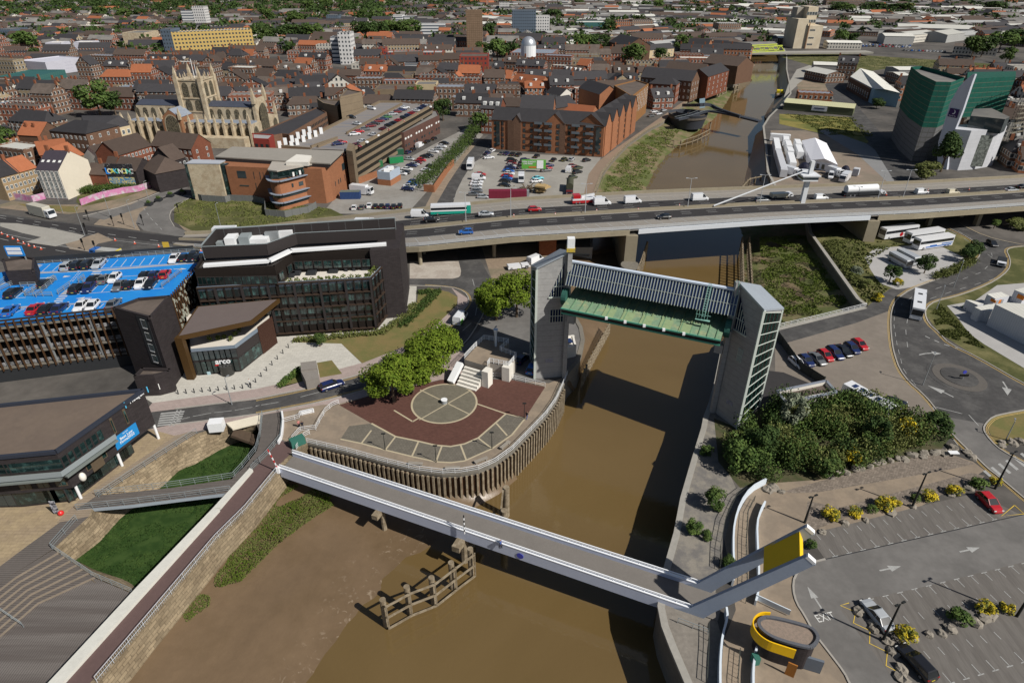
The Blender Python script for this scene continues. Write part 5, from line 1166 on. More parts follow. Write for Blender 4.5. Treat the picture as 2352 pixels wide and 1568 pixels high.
m=MB();e_=wallpt(zL((1270,690)),a_,b_);e_.z=0;P_=[LV[2]+(LV[3]-LV[2])*.2+Vector((0,-1,0)),LV[1]+Vector((.35,-1.0,0)),e_+nn*.9];m.path([p+Z(bandz0-.5)for p in P_],1.8,.3);m.obj("balcony",M("balcony_floor",(.16,.18,.17),.7,.1,1),law)
m=MB();Q_=offset(P_,-.8);m.path([p+Z(bandz0+.4)for p in Q_],.05,.9);m.obj("balcony_rail",gv,law);wallrect(law,"window",a_,b_,zL((1010,900)),zL((1210,960)),MATS["window_surround"],.1);wins(law,LV[2],LV[1],3.6,5.6,3,1,1.6,1.7,MATS["window_surround"],glass_g,1);wins(law,wallpt(zL((1000,1000)),a_,b_),wallpt(zL((1220,860)),a_,b_),3.8,5.6,3,1,1.5,1.6,MATS["window_surround"],glass_g,0)
wins(law,LV[0],LV[0]+(LV[5]-LV[0]).normalized()*5,3.6,HL-1,2,2,1.8,1.8,fr_d,glass_g,1)
bA,bB=wallpt(zL((1345,805)),a_,b_),wallpt(zL((1600,605)),a_,b_);tA=wallpt(zL((1290,680)),a_,b_)
ba0=Vector((bA.x,bA.y,0));bL=(Vector((bB.x,bB.y,0))-ba0).length;cz=(bA.z+tA.z)/2;bh=abs(tA.z-bA.z)
ban=thing("banner","blue banner reading Best Law Firms 2022 on the dark brick office","banner",ba0+d*bL/2+nn*.12+Z(cz),ang(a_,b_));MB().box((0,0,0),(bL,.08,bh)).obj("cloth",M("banner_blue",(.02,.22,.52),.6,.05,1),ban)
bt=MATS["render_white"];text("lettering","Best Law",W,(0,-.07,bh*.12),(radians(90),0,0),bh*.30,ban,.01,bold=.01);text("lettering","Firms2022",W,(0,-.07,-bh*.16),(radians(90),0,0),bh*.30,ban,.01,bold=.01);text("lettering","THE TIMES",W,(0,-.07,bh*.38),(radians(90),0,0),bh*.1,ban,.01)
sg=thing("name_sign","white name lettering between pale blue bars on the dark brick office","sign",wallpt(zL((1565,195)),a_,b_)+nn*.15,ang(a_,b_));text("lettering","Hudgell",W,(0,0,0),(radians(90),0,0),.95,sg,.05,bold=.02)
for s_ in(-2.3,2.3):MB().box((s_,0,0),(.15,.12,1.1)).obj("bar",M("bar_cyan",(.1,.45,.7),.5,.05,1),sg)
for k,(t_,b2)in enumerate(((zL((450,1305)),zL((515,1415))),(zL((870,1245)),zL((935,1360))),(zL((1350,870)),zL((1410,985))),(zL((1775,545)),zL((1830,672))))):
 g0=at(*b2);MB().cyl((g0.x,g0.y,0),(g0.x,g0.y,3.2),.22,n=12).obj("column",W,law)
em=thing("shell_light","white shell-shaped light fitting on the dark brick office wall","wall light",wallpt(zL((940,1110)),a_,b_)+nn*.2,ang(a_,b_));m=MB();m.dome((0,0,0),.5,.8,12,6,-pi/2,pi/2);m.obj("shade",render_w,em,smooth=True)
# == footbridge over the basin, white copings
m=MB();m.flat(P2([(176,1171),(222,1139),(400,1120),(537,1100),(562,1073),(579,1083),(537,1131),(420,1145),(300,1160)]),.1);m.v=m.v;n_=len(m.v)
bd=P2([(176,1171),(222,1139),(400,1120),(537,1100),(562,1073),(579,1083),(537,1131),(420,1145),(300,1160)])
m=MB();m.mi=0;m.prism(bd,-.55,.1,top=False,bottom=True);m.mi=1;m.flat(bd,.1);tag(m.obj("timber_footbridge",[M("bridge_side_grey",(.30,.34,.38),.6,.1,1),deck_wood]),"low boarded footbridge crossing the grassy basin","footbridge")
m=MB();m.prism(P2([(118,1568),(151,1568),(506,1174),(489,1173),(320,1349)]),0,.5);m.prism(P2([(40,1655),(80,1655),(151,1568),(118,1568)]),0,.5)
tag(m.obj("white_coping",M("coping_white",(.56,.55,.50),.8,.12,.8)),"long pale stone coping wall on the left of the wine-red walkway","wall")
m=MB();m.prism(P2([(507,1170),(489,1173),(575,1079),(582,1083)]),0,.5);tag(m.obj("white_coping",MATS["coping_white"]),"upper part of the pale coping wall beside the timber footbridge landing","wall")
band("curved white kerb wall on the right of the timber boardwalk",[(649,950),(652,972),(648,1006),(640,1020)],.7,0,.25,W)
m=MB();m.prism(P2([(520,974),(600,955),(598,972),(535,988)]),0,.35);tag(m.obj("white_coping",M("coping_cream",(.66,.60,.48),.8,.1,1)),"white wall top beside the road above the old dock","wall")  # lighter, creamier stone colour than the other copings
q=at(500,985);tag(MB().box((q.x,q.y,.9),(2.4,1.8,1.8),.15).obj("hut",W),"small white box hut beside the road at the dock corner","hut")
band("small white wall with slats beside the boardwalk",[(690,953),(712,948),(722,946)],.8,0,.2,W)
m=MB();m.beam(at(535,992,-.5),at(605,1018,-3.2),2.2,.5);tag(m.obj("timber_baulk",M("dark_timber",(.07,.05,.035),.9,.3,1.5)),"dark timber baulk sloping into the old dock","timber")
# == white stepped viewing platform on the plaza
zF=zoomf(1080,820,340,2352)
vp=thing("viewing_platform","raised white-railed viewing platform with wide white steps beside the plane tree","platform",(0,0,0))
HP=3.0;pl_px=zF((725,360),(560,540),(960,660),(1000,600),(1330,665),(1460,520),(1460,505),(1170,400),(1330,265),(900,200));Pp=P2(pl_px,HP);used(Pp)
m=MB();m.prism(Pp,0,HP,top=False);m.obj("wall",M("platform_wall",(.38,.35,.31),.85,.15,1),vp);MB().flat(Pp,HP).obj("floor",pave_tan,vp)
PV=[Vector((*p,HP))for p in Pp];m=MB()
loop=PV[1:]+[PV[0]]
for h_ in(.3,.6,.9,1.15):m.path([p+Z(h_)for p in[PV[0],PV[1]]],.06);m.path([p+Z(h_)for p in PV[2:]+[PV[0]]],.06)
for p in resample(PV[2:]+[PV[0]],26):m.beam(p,p+Z(1.15),.09)
m.obj("railing",W,vp,uv=False)
g0,g1=at(*zF((560,640)),HP-.2),at(*zF((900,740)),HP-.2);gd=g1-g0;gd.z=0;gn=Vector((gd.y,-gd.x,0)).normalized()
for k in range(6):
 m=MB();z1=HP-.5-k*.45;a=g0+gn*k*.62;b=g1+gn*k*.62-gd.normalized()*k*.0;c=(a+b)/2;m.box((c.x,c.y,z1/2),(gd.length,.55,z1),atan2(gd.y,gd.x));m.obj("step",render_w,vp)
a=g0-gd.normalized()*1.1;c=a+gn*1.6;m=MB();m.beam((c.x+gn.x*1.9,c.y+gn.y*1.9,.5),(c.x-gn.x*1.9,c.y-gn.y*1.9,HP-.2),1.3,.9);m.obj("stair_flight",W,vp)
c=g1+gd.normalized()*.9+gn*.4;MB().box((c.x,c.y,HP/2+.3),(1.4,1.8,HP+.6),atan2(gd.y,gd.x)).obj("pillar",render_w,vp)
q=at(*zF((1310,870)));MB().box((q.x,q.y,1.6),(1.6,2.2,3.2),-.4).obj("pillar",render_w,vp)
fn=thing("vent_post","pale blue funnel-topped post standing on the viewing platform","post",at(*zF((1105,310)),HP));MB().cyl((0,0,0),(0,0,3),.25,n=12).obj("pole",WB,fn);MB().cyl((0,0,3),(0,0,4),.3,.5,n=12).obj("funnel",WB,fn)
q=P2(zF((1390,945),(1480,835),(1480,900),(1410,1000)));
hut=bprism("control_hut","white hut with solar panels behind the left barrier tower","hut",P2([(1296,800),(1324,794),(1318,769),(1296,772)],2.6),2.6,render_w,render_w,.2);q=at(1307,783,2.7);MB().box((q.x,q.y,2.8),(1.2,1.8,.06),.2).obj("solar_panel",gwin,hut)
used(P2([(1290,870),(1330,794),(1318,760),(1290,772)]))
m=MB();m.prism(P2([(690,850),(728,846),(733,867),(702,874)],2.2),0,2.2);m.prism(P2([(690,832),(726,828),(728,845),(691,849)],2.6),0,2.6);o=m.obj("stone_screen",M("screen_stone",(.22,.20,.18),.85,.15,.8));tag(o,"weathered grey stone screen wall on the pale forecourt","screen wall")
zK=zoomf(1680,1200,400,1254)
kk=thing("kiosk","rounded dark brick kiosk with gravel roof and a curved yellow band","kiosk",(0,0,0))
KH=4.2;ring=smooth(P3(zK((690,1085),(760,1065),(1060,1140),(1120,1180),(1150,1240),(1110,1300),(1060,1310),(800,1240),(700,1170),(675,1120)),KH),2,True);rp=[tuple(p[:2])for p in ring];used(rp)
m=MB();m.prism(rp,0,KH,top=False);m.obj("wall",brk_dk,kk);MB().flat(rp,KH-.12).obj("gravel_roof",M("roof_gravel",(.27,.21,.17),.95,.3,3,c2=(.2,.16,.13)),kk)
m=MB();R_=[Vector((p[0],p[1],KH))for p in rp];m.path(R_+[R_[0]],.38,.3);m.obj("parapet",M("parapet_slate",(.10,.105,.12),.7,.15,1),kk)
ys=smooth(P3(zK((770,1045),(700,1040),(645,1075),(628,1130),(660,1200),(740,1265),(860,1305),(970,1340)),KH),2);m=MB()
for a,b in zip(ys,ys[1:]):m.beam(a-Z(.5),b-Z(.5),.14,1.5)
m.obj("yellow_band",M("scarf_yellow",(.80,.47,.01),.5,.05,1),kk,uv=False)
q=at(1822,1524,2.2);MB().box((q.x,q.y,1.1),(1.0,.15,2.2),-.5).obj("door",M("door_orange",(.35,.14,.03),.6,.1,1),kk);q=at(1855,1536);MB().box((q.x,q.y,1.1),(2.6,.3,2.1),-.35).obj("shutter",M("shutter_grey",(.13,.15,.18),.5,.1,1),kk)
q=at(1733,1520);b_=MB().box((q.x,q.y,.6),(.7,.9,1.2),.2).obj("litter_bin",MATS["cabinet_green"]);tag(b_,"dark green bin beside the parapet at the round kiosk","bin")
ph=bprism("pump_house","low white-walled flat-roofed building with raised parapet beside the shrubs","building",P2([(1784,898),(1898,874),(1921,900),(1806,923)],3.6),3.6,render_w,felt,.55)
m=MB();V_=P3([(1784,898),(1898,874),(1921,900),(1806,923)],3.7);m.path(V_+[V_[0]],.5,.18);m.obj("coping",M("coping_slate",(.20,.22,.26),.6,.1,1),ph);used(P2([(1784,898),(1898,874),(1921,900),(1806,923)],0))
zH=zoomf(2300,680,260,2265)
box_w=M("cabin_panel",(.50,.51,.54),.6,.08,.8,pat=('lines','u',.5,.06,(.38,.39,.42)));org=M("door_orange2",(.55,.17,.02),.6,.05,1)
def cabin(label,px_,h,wm=None,door=None,name="portable_cabin",cat="cabin"):
 P_=P2(px_,h);used(P_);t=bprism(name,label,cat,P_,h,wm or box_w,metal_w,0);
 if door:wallrect(t,"door",at(*px_[0],h),at(*px_[1],h),door[0],door[1],org,.08)
 return t
c1=cabin("white storage unit with orange doors near the road bend",zH((1460,480),(1645,580),(1950,520),(1770,430)),3.0);a,b=at(*zH((1460,480)),3.0),at(*zH((1645,580)),3.0);wallrect(c1,"door",a,b,zH((1560,570)),zH((1640,680)),org)
a,b=at(*zH((1645,580)),3),at(*zH((1950,520)),3)
for u in(.2,.42,.6):
 q=a.lerp(b,u);MB().box((q.x,q.y,1.4),(.7,.1,2.0),ang(a,b)).obj("panel",org if u==.42 else steel,c1)
cabin("white storage unit at the frame's right edge with an orange door",zH((2060,385),(2290,480),(2500,420),(2300,330)),3.0,door=(zH((2140,470)),zH((2250,620))))
cabin("small white and grey trailer beside the storage units",zH((1000,600),(1260,720),(1390,690),(1120,610)),2.4)
cabin("mid-grey portable cabin in front of the long cabin block",zH((1190,760),(1330,830),(1430,815),(1570,850),(1640,690),(1500,700)),3.0)
cabin("long grey two-storey portable cabin block at the right edge",zH((1570,880),(2265,1240),(3300,1700),(3700,1400),(2265,1000),(1640,700))[:1]+zH((1570,890),(3000,1650),(3500,1300),(1640,700)),5.2)if 0 else cabin("long grey two-storey portable cabin block at the right edge",zH((1640,700),(2265,1000),(3300,1500),(3900,1300),(2265,690),(1900,660)),5.4)
tr=thing("tractor","small bright green ride-on machine beside the white trailer","tractor",at(*zH((990,790))),.5);MB().box((0,0,.7),(1.6,.8,.5)).obj("body",M("machine_green",(.05,.45,.03),.4,.05,1),tr);MB().box((-.3,0,1.2),(.7,.7,.6)).obj("seat",steel_dk,tr)
for sx in(-.6,.6):
 for sy in(-.45,.45):MB().cyl((sx,sy-.1,.35),(sx,sy+.1,.35),.35,n=10).obj("wheel",steel_dk,tr)
# == COURT BUILDING
zA=zoomf(440,340,460,2352)
ct=thing("court_building","orange brick courthouse with rounded glazed corner and grey metal roofs","courthouse",(0,0,0))
H1=11.0;R1=P2(zA((500,385),(640,400),(1215,400),(1200,300),(630,310)),H1)
f0,f1=at(*zA((625,395)),H1),at(*zA((1200,415)),H1)
HM=13.5;roof=P2(zA((500,262),(1970,352),(2145,190),(720,135)),HM);body=P2(zA((630,385),(1230,410),(1860,420),(1950,390),(2170,240),(2130,180),(720,135),(500,265)),12.0);used(body)
m=MB();m.prism(body,0,12.0,top=True);m.obj("wall",brk_or,ct)
m=MB();m.prism([tuple((Vector((*p,0))*.98+Vector((*body[0],0))*.02)[:2])for p in roof],12.0,HM-.5,top=False);m.obj("clerestory",fr_d,ct)
m=MB();m.prism(roof,HM-.4,HM,bottom=True);m.obj("roof",M("court_roof",(.27,.25,.22),.8,.1,.15),ct)
HS=13.0;sp_=P2(zA((130,345),(540,350),(620,310),(220,300)),HS);used(sp_);m=MB();m.prism(sp_,0,HS-.3,top=False);m.obj("stair_block",stone_c,ct);m=MB();c_=sum((Vector((*p,0))for p in sp_),Vector())/4
m.prism([tuple((c_+(Vector((*p,0))-c_)*1.04)[:2])for p in sp_],HS-.3,HS,bottom=True);m.obj("stair_roof",M("pale_blue_roof",(.38,.40,.44),.6,.08,.5),ct)
A_,B_=at(*zA((130,345)),HS),at(*zA((540,350)),HS);wallrect(ct,"glazing",A_,B_,zA((140,360)),zA((215,780)),glass_g,.1);wallrect(ct,"window",A_,B_,zA((425,765)),zA((505,820)),glass,.1)
A2_,B2_=B_,at(*zA((620,310)),HS);
m=MB();q=Vector((B_.x,B_.y,0));r2=Vector((A2_.x+(B2_.x-A2_.x),B2_.y,0));m.beam(q.lerp(r2,.5)+Vector((.4,-.2,.3)),q.lerp(r2,.5)+Vector((.4,-.2,HS-.6)),3.2,2.2);m.obj("glazing",glass_g,ct)
A_,B_=Vector((*body[0],0)),Vector((*body[1],0))
for r_ in(((775,445),(905,540)),((985,455),(1010,550)),((1065,460),(1090,555)),((1110,460),(1130,545)),((1015,600),(1040,690)),((815,625),(935,645))):wallrect(ct,"window",A_,B_,zA(r_[0]),zA(r_[1]),glass,.08)
HW=10.0;wing_top=zA((1180,500),(1200,560),(1260,575),(1350,570),(1860,430),(1750,330),(1230,420));wg=smooth(P3(wing_top[:5],HW),2);wgp=[tuple(p[:2])for p in wg]+P2(wing_top[5:],HW);used(wgp)
m=MB();m.prism(wgp,0,HW,top=True);m.obj("wing_wall",brk_or,ct)
up_=zA((1185,440),(1290,440),(1740,355),(1730,320),(1400,320),(1230,330));m=MB();m.prism(P2(up_,13),10,12.6,top=False);m.obj("top_glazing",glass_g,ct);m=MB();m.prism(P2(zA((1170,430),(1290,445),(1750,355),(1560,310),(1400,300),(1230,320)),13),12.6,13,bottom=True);m.obj("wing_roof",M("court_roof_pale",(.36,.33,.29),.8,.1,.15),ct)
m=MB();m.prism(P2(zA((1400,330),(1690,335),(1730,250),(1540,235)),14.2),12.9,14.2);m.obj("roof_box",render_w,ct)
for z_,nm in((5.4,1),(2.6,1),(9.9,1)):
 m=MB();q=[Vector((p.x,p.y,z_))for p in wg];q=offset(q,-.5);m.path(q,1.2,.25);m.obj("canopy",M("zinc_canopy",(.22,.25,.30),.6,.1,1),ct)
 if z_<9:m=MB();m.path([p-Z(.7)for p in offset(q,.4)],.3,.9);m.obj("ribbon_window",glass,ct)
wa_,wb_=Vector((*wgp[-4],0)),Vector((*wgp[-3],0));A_,B_=wg[-3],wg[-1]
for r_ in(((1475,610),(1505,650)),((1565,590),(1630,625)),((1690,530),(1795,580))):wallrect(ct,"window",A_,B_,zA(r_[0]),zA(r_[1]),glass,.08)
for k in range(8):wallrect(ct,"window",A_,B_,zA((1430+k*42,475-k*11)),zA((1462+k*42,520-k*11)),fr_w if k%2 else glass_g,.3,.3)
A_,B_=Vector((*body[3],0)),Vector((*body[4],0))
for r_ in(((2115,360),(2165,420)),((2030,580),(2045,640)),((2070,560),(2085,610)),((2095,540),(2110,590)),((2150,495),(2165,570))):wallrect(ct,"window",A_,B_,zA(r_[0]),zA(r_[1]),glass,.08)
fncm=M("hoarding_grey",(.15,.155,.15),.8,.1,.6)
def fence(label,pts,h,mat,th=.1,name="fence",cat="fence",z=0,sp=2.5):
 P_=P3(pts,z);t=thing(name,label,cat,P_[0]);o=P_[0];m=MB();m.path([p-o+Z(h/2)for p in P_],th,h);m.obj("panel",mat,t,uv=False)
 L=sum((b-a).length for a,b in zip(P_,P_[1:]));n=max(2,min(60,int(L/sp)));pm=MB();pm.box((0,0,h/2+.05),(.16,.16,h+.1));b0=None
 for p in resample(P_,n):
  c=pm.obj("post",mat,t,uv=False)if b0 is None else b0.copy()
  if b0 is None:b0=c
  else:COL.objects.link(c);c.parent=t
  c.location=p-o
 return t
fence("grey metal hoarding round the foot of the courthouse",zA((220,800),(340,830),(640,850),(700,830),(1000,840),(1150,880),(1150,1020),(1400,1040),(1700,980),(1800,920)),2.2,fncm)
# == MULTI-STOREY CAR PARK, concrete decks
zB=zoomf(620,230,500,2352)
ms=thing("car_park_building","brown concrete multi-storey car park with open parking decks on its roof","car park",(0,0,0))
MH=12.5;msp=P2(zB((1250,660),(2160,160),(1800,110),(1550,115),(700,540),(380,640),(740,670),(1130,680)),MH);used(msp)
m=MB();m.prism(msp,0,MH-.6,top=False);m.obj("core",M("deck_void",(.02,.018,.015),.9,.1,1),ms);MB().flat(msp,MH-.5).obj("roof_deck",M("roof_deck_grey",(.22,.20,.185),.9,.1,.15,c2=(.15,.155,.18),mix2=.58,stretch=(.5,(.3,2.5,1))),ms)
V_=[Vector((*p,0))for p in msp]
for k in range(5):
 z=MH-.1-k*2.75
 m=MB();m.beam(V_[0]+Z(z),V_[1]+Z(z),.7,1.2);m.beam(V_[0]+Z(z),V_[0]+(V_[7]-V_[0])*.35+Z(z),.7,1.2);m.obj("deck_edge",conc_b,ms)
for(a,b)in(((1160,485),(1810,140)),((740,645),(1050,540)),((380,640),(740,670)),((820,640),(1040,550)),((1550,115),(1800,115)),((1550,115),(700,540))):
 A_,B_=at(*zB(a),MH),at(*zB(b),MH);m=MB();m.beam(A_,B_,.6,1.0);m.obj("parapet",conc_b,ms)
q0,q1=at(*zB((1135,690)),MH),at(*zB((1215,680)),MH);m=MB();m.prism(P2(zB((1150,670),(1225,680),(1250,600),(1180,580)),MH+2.5),0,MH+2.0);m.obj("stair_core",conc_b,ms)
for k,(x,y)in enumerate(((375,630),(440,590),(520,560),(590,520),(660,490),(725,455),(515,630),(580,595),(655,560),(725,525),(795,500),(860,465))):q=at(*zB((x,y+10)),MH);MB().box((q.x,q.y,MH+.6),(1.3,1.3,2.4),.4).obj("roof_vent",W,ms)
bb_=P2(zB((1690,475),(1830,480),(2250,275),(2220,220),(2130,215),(1830,440)),8.5);mb2=bprism("brick_block","dark red-brown brick block below the multi-storey decks with a row of small windows","building",bb_,8.5,M("brick_plum",(.115,.062,.05),.9,.15,.4,pat=('brick',.9,.3,.15)),felt_g,.3);used(bb_)
A_,B_=Vector((*bb_[1],0)),Vector((*bb_[2],0));wins(mb2,A_,B_,4.8,6.6,14,1,1.6,.8,fr_w,fr_w,0,skip=lambda i,j:i%4==3);wins(mb2,A_,B_,1.8,3.6,14,1,1.6,1.0,fr_d,glass,0,skip=lambda i,j:i%3==2)
for(lab,px_,h,wm,rm,wn)in(("long low red-brown office with flat dark roof beside the minster",zB((400,490),(480,500),(925,240),(810,180),(60,500),(130,540)),9,brk_brn,M("roof_black",(.045,.043,.047),.9,.2,.3),(24,2)),("red-brick cube with pale band above the courthouse roof",zB((55,545),(245,555),(300,500),(50,485)),11,M("brick_crimson",(.26,.045,.035),.9,.1,.5),M("roof_pale_grey",(.3,.3,.3),.9,.1,.3),(3,2)),("tall blank brown concrete block behind the multi-storey car park",zB((1075,60),(1285,15),(1340,0),(1160,-40)),17,conc_b,felt,None),("brown concrete block with a row of slots behind the car park",zB((885,130),(1045,165),(1065,150),(1080,100),(810,80)),12.5,conc_b,felt,None)):
 P_=P2(px_,h);used(P_);t=bprism("office_block",lab,"building",P_,h,wm,rm,.4)
 if wn and wn[0]>5:wins(t,Vector((*P_[1],0)),Vector((*P_[2],0)),3,h-1,wn[0],wn[1],1.2,1.3,fr_d,glass)
 elif wn:wins(t,Vector((*P_[0],0)),Vector((*P_[1],0)),3,h-1,wn[0],wn[1],1.2,1.3,fr_d,glass)
P_=P2(zB((1515,935),(1665,950),(1785,880),(1650,860)),5.0);used(P_);t=bprism("plant_building","small pale blue clad plant building on an orange brick base","building",P_,5.0,M("blue_cladding",(.36,.42,.50),.6,.05,1,pat=('lines','u',.4,.06,(.28,.33,.4))),felt_g,.3)
m=MB();c_=sum((Vector((*p,0))for p in P_),Vector())/4;m.prism([tuple((c_+(Vector((*p,0))-c_)*1.02)[:2])for p in P_],0,2.2,top=False);m.obj("brick_base",brk_or,t)
for(x,y)in((1630,930),(1680,905)):q=at(*zB((x,y)),5);MB().box((q.x,q.y,5.3),(2.2,1.5,1.2),.3).obj("roof_unit",W,t)
wal=brk_or
for lab,pts,h in(("orange brick yard wall beside the blue clad plant building",zB((1210,1090),(1280,1090),(1520,1000)),2.4),("orange brick garden wall with trees behind it beside the street",zB((2070,1170),(2190,1180),(2352,940),(2420,860)),2.6)):
 m=MB();m.path([p+Z(h/2)for p in P3(pts)],.4,h);tag(m.obj("brick_wall",wal),lab,"wall")
P_=P2([(1008,520),(1038,508),(1048,470),(1026,488)]and[(1007,514),(1030,516),(1062,487),(1040,484)],2.6);t=bprism("gatehouse","small orange brick gatehouse with flat grey roof beside the flyover","building",P_,2.6,brk_or,felt_g,.2)
for k,(x,y,c,w_,d_)in enumerate(((1760,740,'dark green',5,2.6),(1740,830,'bright green',6,2.5),(1520,880,'mid green',4.5,2.2),(1510,770,'pale green',3,2),(1210,1250,'dark blue',7,2.5))):
 q=at(*zB((x,y)));col_={'dark green':(.02,.09,.05),'bright green':(.02,.22,.08),'mid green':(.03,.15,.06),'pale green':(.05,.2,.1),'dark blue':(.03,.06,.16)}[c]
 t=thing("skip_container",c+" steel container standing in the yard "+("of the multi-storey car park" if k<4 else "behind the courthouse"),"container",q,.45 if k<4 else.05);MB().box((0,0,1.3),(w_,d_,2.5)).obj("body",M("container_"+c.replace(' ','_'),col_,.6,.15,.8,pat=('lines','u',.5,.12,tuple(v*.6 for v in col_))),t);MB().box((0,0,2.6),(w_*.98,d_*.96,.08)).obj("lid",M("container_lid",(.12,.14,.12),.8,.15,1),t)
q1=zoomf(0,0,640,2334);q2=zoomf(640,0,640,2334);q3=zoomf(1280,0,640,2334);q4=zoomf(1920,0,640,2334);zG=zoomf(1180,230,500,2352);zE=zoomf(0,320,480,2352);zM=zoomf(280,150,440,2352);zP=zoomf(2180,150,380,1986)
WP=lambda u,w,v0=1.0,pv=3.1:[('win',u,w+.5,pv,1.9,v0,(.42,.41,.38)),('win',u,w,pv,1.5,v0+.2,(.03,.035,.04))]
fb_red=M("wall_red_far",(.20,.078,.048),.9,.2,.3,pat=WP(2.6,1.0),rnd=.25);fb_brn=M("wall_brown_far",(.15,.088,.06),.9,.2,.3,pat=WP(2.6,1.0),rnd=.25)
fb_or=M("wall_orange_far",(.30,.12,.06),.9,.15,.3,pat=WP(2.8,1.1),rnd=.15);fb_wh=M("wall_white_far",(.55,.52,.46),.85,.1,.3,pat=WP(2.7,1.0),rnd=.12);fb_bf=M("wall_buff_far",(.30,.235,.15),.9,.15,.3,pat=WP(2.7,1.1),rnd=.2)
MTS=dict(or_=brk_or,red=brk_red,brn=brk_brn,buf=brk_buf,wh=render_w,cr=render_c,st=stone_c,cb=conc_b,fr=fb_red,fb=fb_brn,fo=fb_or,fw=fb_wh,ff=fb_bf,sl=slate,tb=tile_b,to=tile_o,fe=felt,fg=felt_g,ld=lead,mw=metal_w,mg=metal_g,dk=brk_dk)
def H(z,pa,pb,dep,ze,rise,wm,rm,label,cat="building",name="brick_building",**kw):
 a,b=at(*z(pa),ze),at(*z(pb),ze);d=(b-a);d.z=0;d.normalize();n=Vector((-d.y,d.x,0));used([a,b,b+n*dep,a+n*dep])
 return house(name,label,cat,a,b,dep,ze,ze+rise,MTS[wm],MTS[rm],**kw)
def BX(z,pts,h,wm,rm,label,cat="building",name="flat_roofed_block",win=None,par=.6,fm=None,**kw):
 P_=P2(z(*pts),h);used(P_);t=bprism(name,label,cat,P_,h,MTS[wm]if isinstance(wm,str)else wm,MTS[rm]if isinstance(rm,str)else rm,par,**kw)
 for w_ in(win or[]):
  i,j,nc,nr=w_[:4];wins(t,Vector((*P_[i],0)),Vector((*P_[j],0)),w_[4]if len(w_)>4 else 1.5,h-1,nc,nr,*(w_[5:7]if len(w_)>5 else(1.2,1.5)),fm or fr_w)
 return t
# == ORANGE BRICK APARTMENTS
ZA=hg((1383,361),290)
a,b,c=at(1130,342),at(1383,361),at(1458,300);apt=house("apartment_block","five-storey orange brick apartments with slate roof and grey balconies behind the car park","apartment block",a,b,13,ZA,ZA+4.2,brk_or,slate,win=(15,5),wh=1.5,ww=1.2,fm=fr_d,side=False);used([a,b,c,c+Vector((-10,10,0)),a+Vector((0,14,0))])
W_=(b-a).length;bal=MB();bal.box((0,-.7,0),(3.4,1.2,.12));bal.box((0,-1.3,.5),(3.4,.06,1.0));b0=None
for u in(.43,.52,.76,.88):
 for j in range(4):
  c_=bal.obj("balcony",M("balcony_grey",(.13,.15,.17),.5,.1,1),apt,uv=False)if b0 is None else b0.copy()
  if b0 is None:b0=c_
  else:COL.objects.link(c_);c_.parent=apt
  c_.location=(u*W_,0,3.2+j*3.0)
for u in(.18,.64):MB().box((u*W_,-.15,ZA*.5),(3.0,.5,ZA)).obj("dark_bay",brk_brn,apt)
for u in(.06,.95):MB().box((u*W_,-.1,ZA*.55),(1.6,.3,ZA*.8)).obj("stair_glazing",glass,apt)
for k in range(6):MB().cyl((W_*(.1+k*.165),-.12,0),(W_*(.1+k*.165),-.12,ZA),.12,n=6).obj("downpipe",fr_d,apt)
def gable(par,u0,w,z0,zr,wm,rm,dep=7):
 m=MB();m.mi=0;m.add([(u0,-.35,0),(u0+w,-.35,0),(u0+w,-.35,z0),(u0+w/2,-.35,zr),(u0,-.35,z0),(u0,dep,0),(u0+w,dep,0),(u0+w,dep,z0),(u0+w/2,dep,zr),(u0,dep,z0)],[(0,1,2,3,4),(1,6,7,2),(5,0,4,9)]);m.obj("gable_wall",wm,par)
 m=MB();m.add([(u0-.3,-.6,z0-.2),(u0+w/2,-.6,zr+.1),(u0+w/2,dep,zr+.1),(u0-.3,dep,z0-.2),(u0+w+.3,-.6,z0-.2),(u0+w+.3,dep,z0-.2)],[(0,1,2,3),(1,4,5,2)]);m.obj("gable_roof",rm,par)
gable(apt,W_*.49,8.5,ZA,ZA+4,brk_or,slate);gable(apt,W_*.20,3.6,ZA,ZA+2.6,brk_brn,slate,4)
wins(apt,(W_*.50,-.4),(W_*.50+7,-.4),.8,ZA,2,5,1.4,1.6,fr_d,origin=Vector((0,0,0)))
ap2=house("apartment_block","riverside wing of the orange brick apartments with a row of steep gables","apartment block",b,c,12,ZA,ZA+4.5,brk_or,slate,win=(14,5),ww=1.2,fm=fr_d,side=False);L2=(c-b).length
for k in range(5):gable(ap2,L2*(.02+.2*k),L2*.15,ZA,ZA+4.5,brk_or,slate,6)
# == MINSTER
mn=thing("minster_church","large pale stone gothic minster with tall pinnacled central tower","church",(0,0,0))
sa_,sb_=at(*zM((150,1010))),at(*zM((1870,1090)));
def mpt(x,y,z=0):return at(*zM((x,y)),z)
E1,E2=mpt(150,835,9),mpt(1850,880,9);ax=(E2-E1);ax.z=0;LN=ax.length;ax.normalize();ay=Vector((-ax.y,ax.x,0));O=Vector((E1.x,E1.y,0));RZ=atan2(ax.y,ax.x)
used([O,O+ax*LN,O+ax*LN+ay*32,O+ay*32])
def mb_box(name,u0,u1,v0,v1,z0,z1,mat):
 m=MB();c=O+ax*(u0+u1)/2+ay*(v0+v1)/2;m.box((c.x,c.y,(z0+z1)/2),(abs(u1-u0),abs(v1-v0),z1-z0),RZ);return m.obj(name,mat,mn)
def loc(u,v,z=0):p=O+ax*u+ay*v;p.z=z;return p
mb_box("aisle",0,LN,0,28,0,9,stone_c);mb_box("aisle_roof",1,LN-1,1,9,9,9.5,lead)
mb_box("clerestory",2,LN-2,9,19,9,15,stone_c)
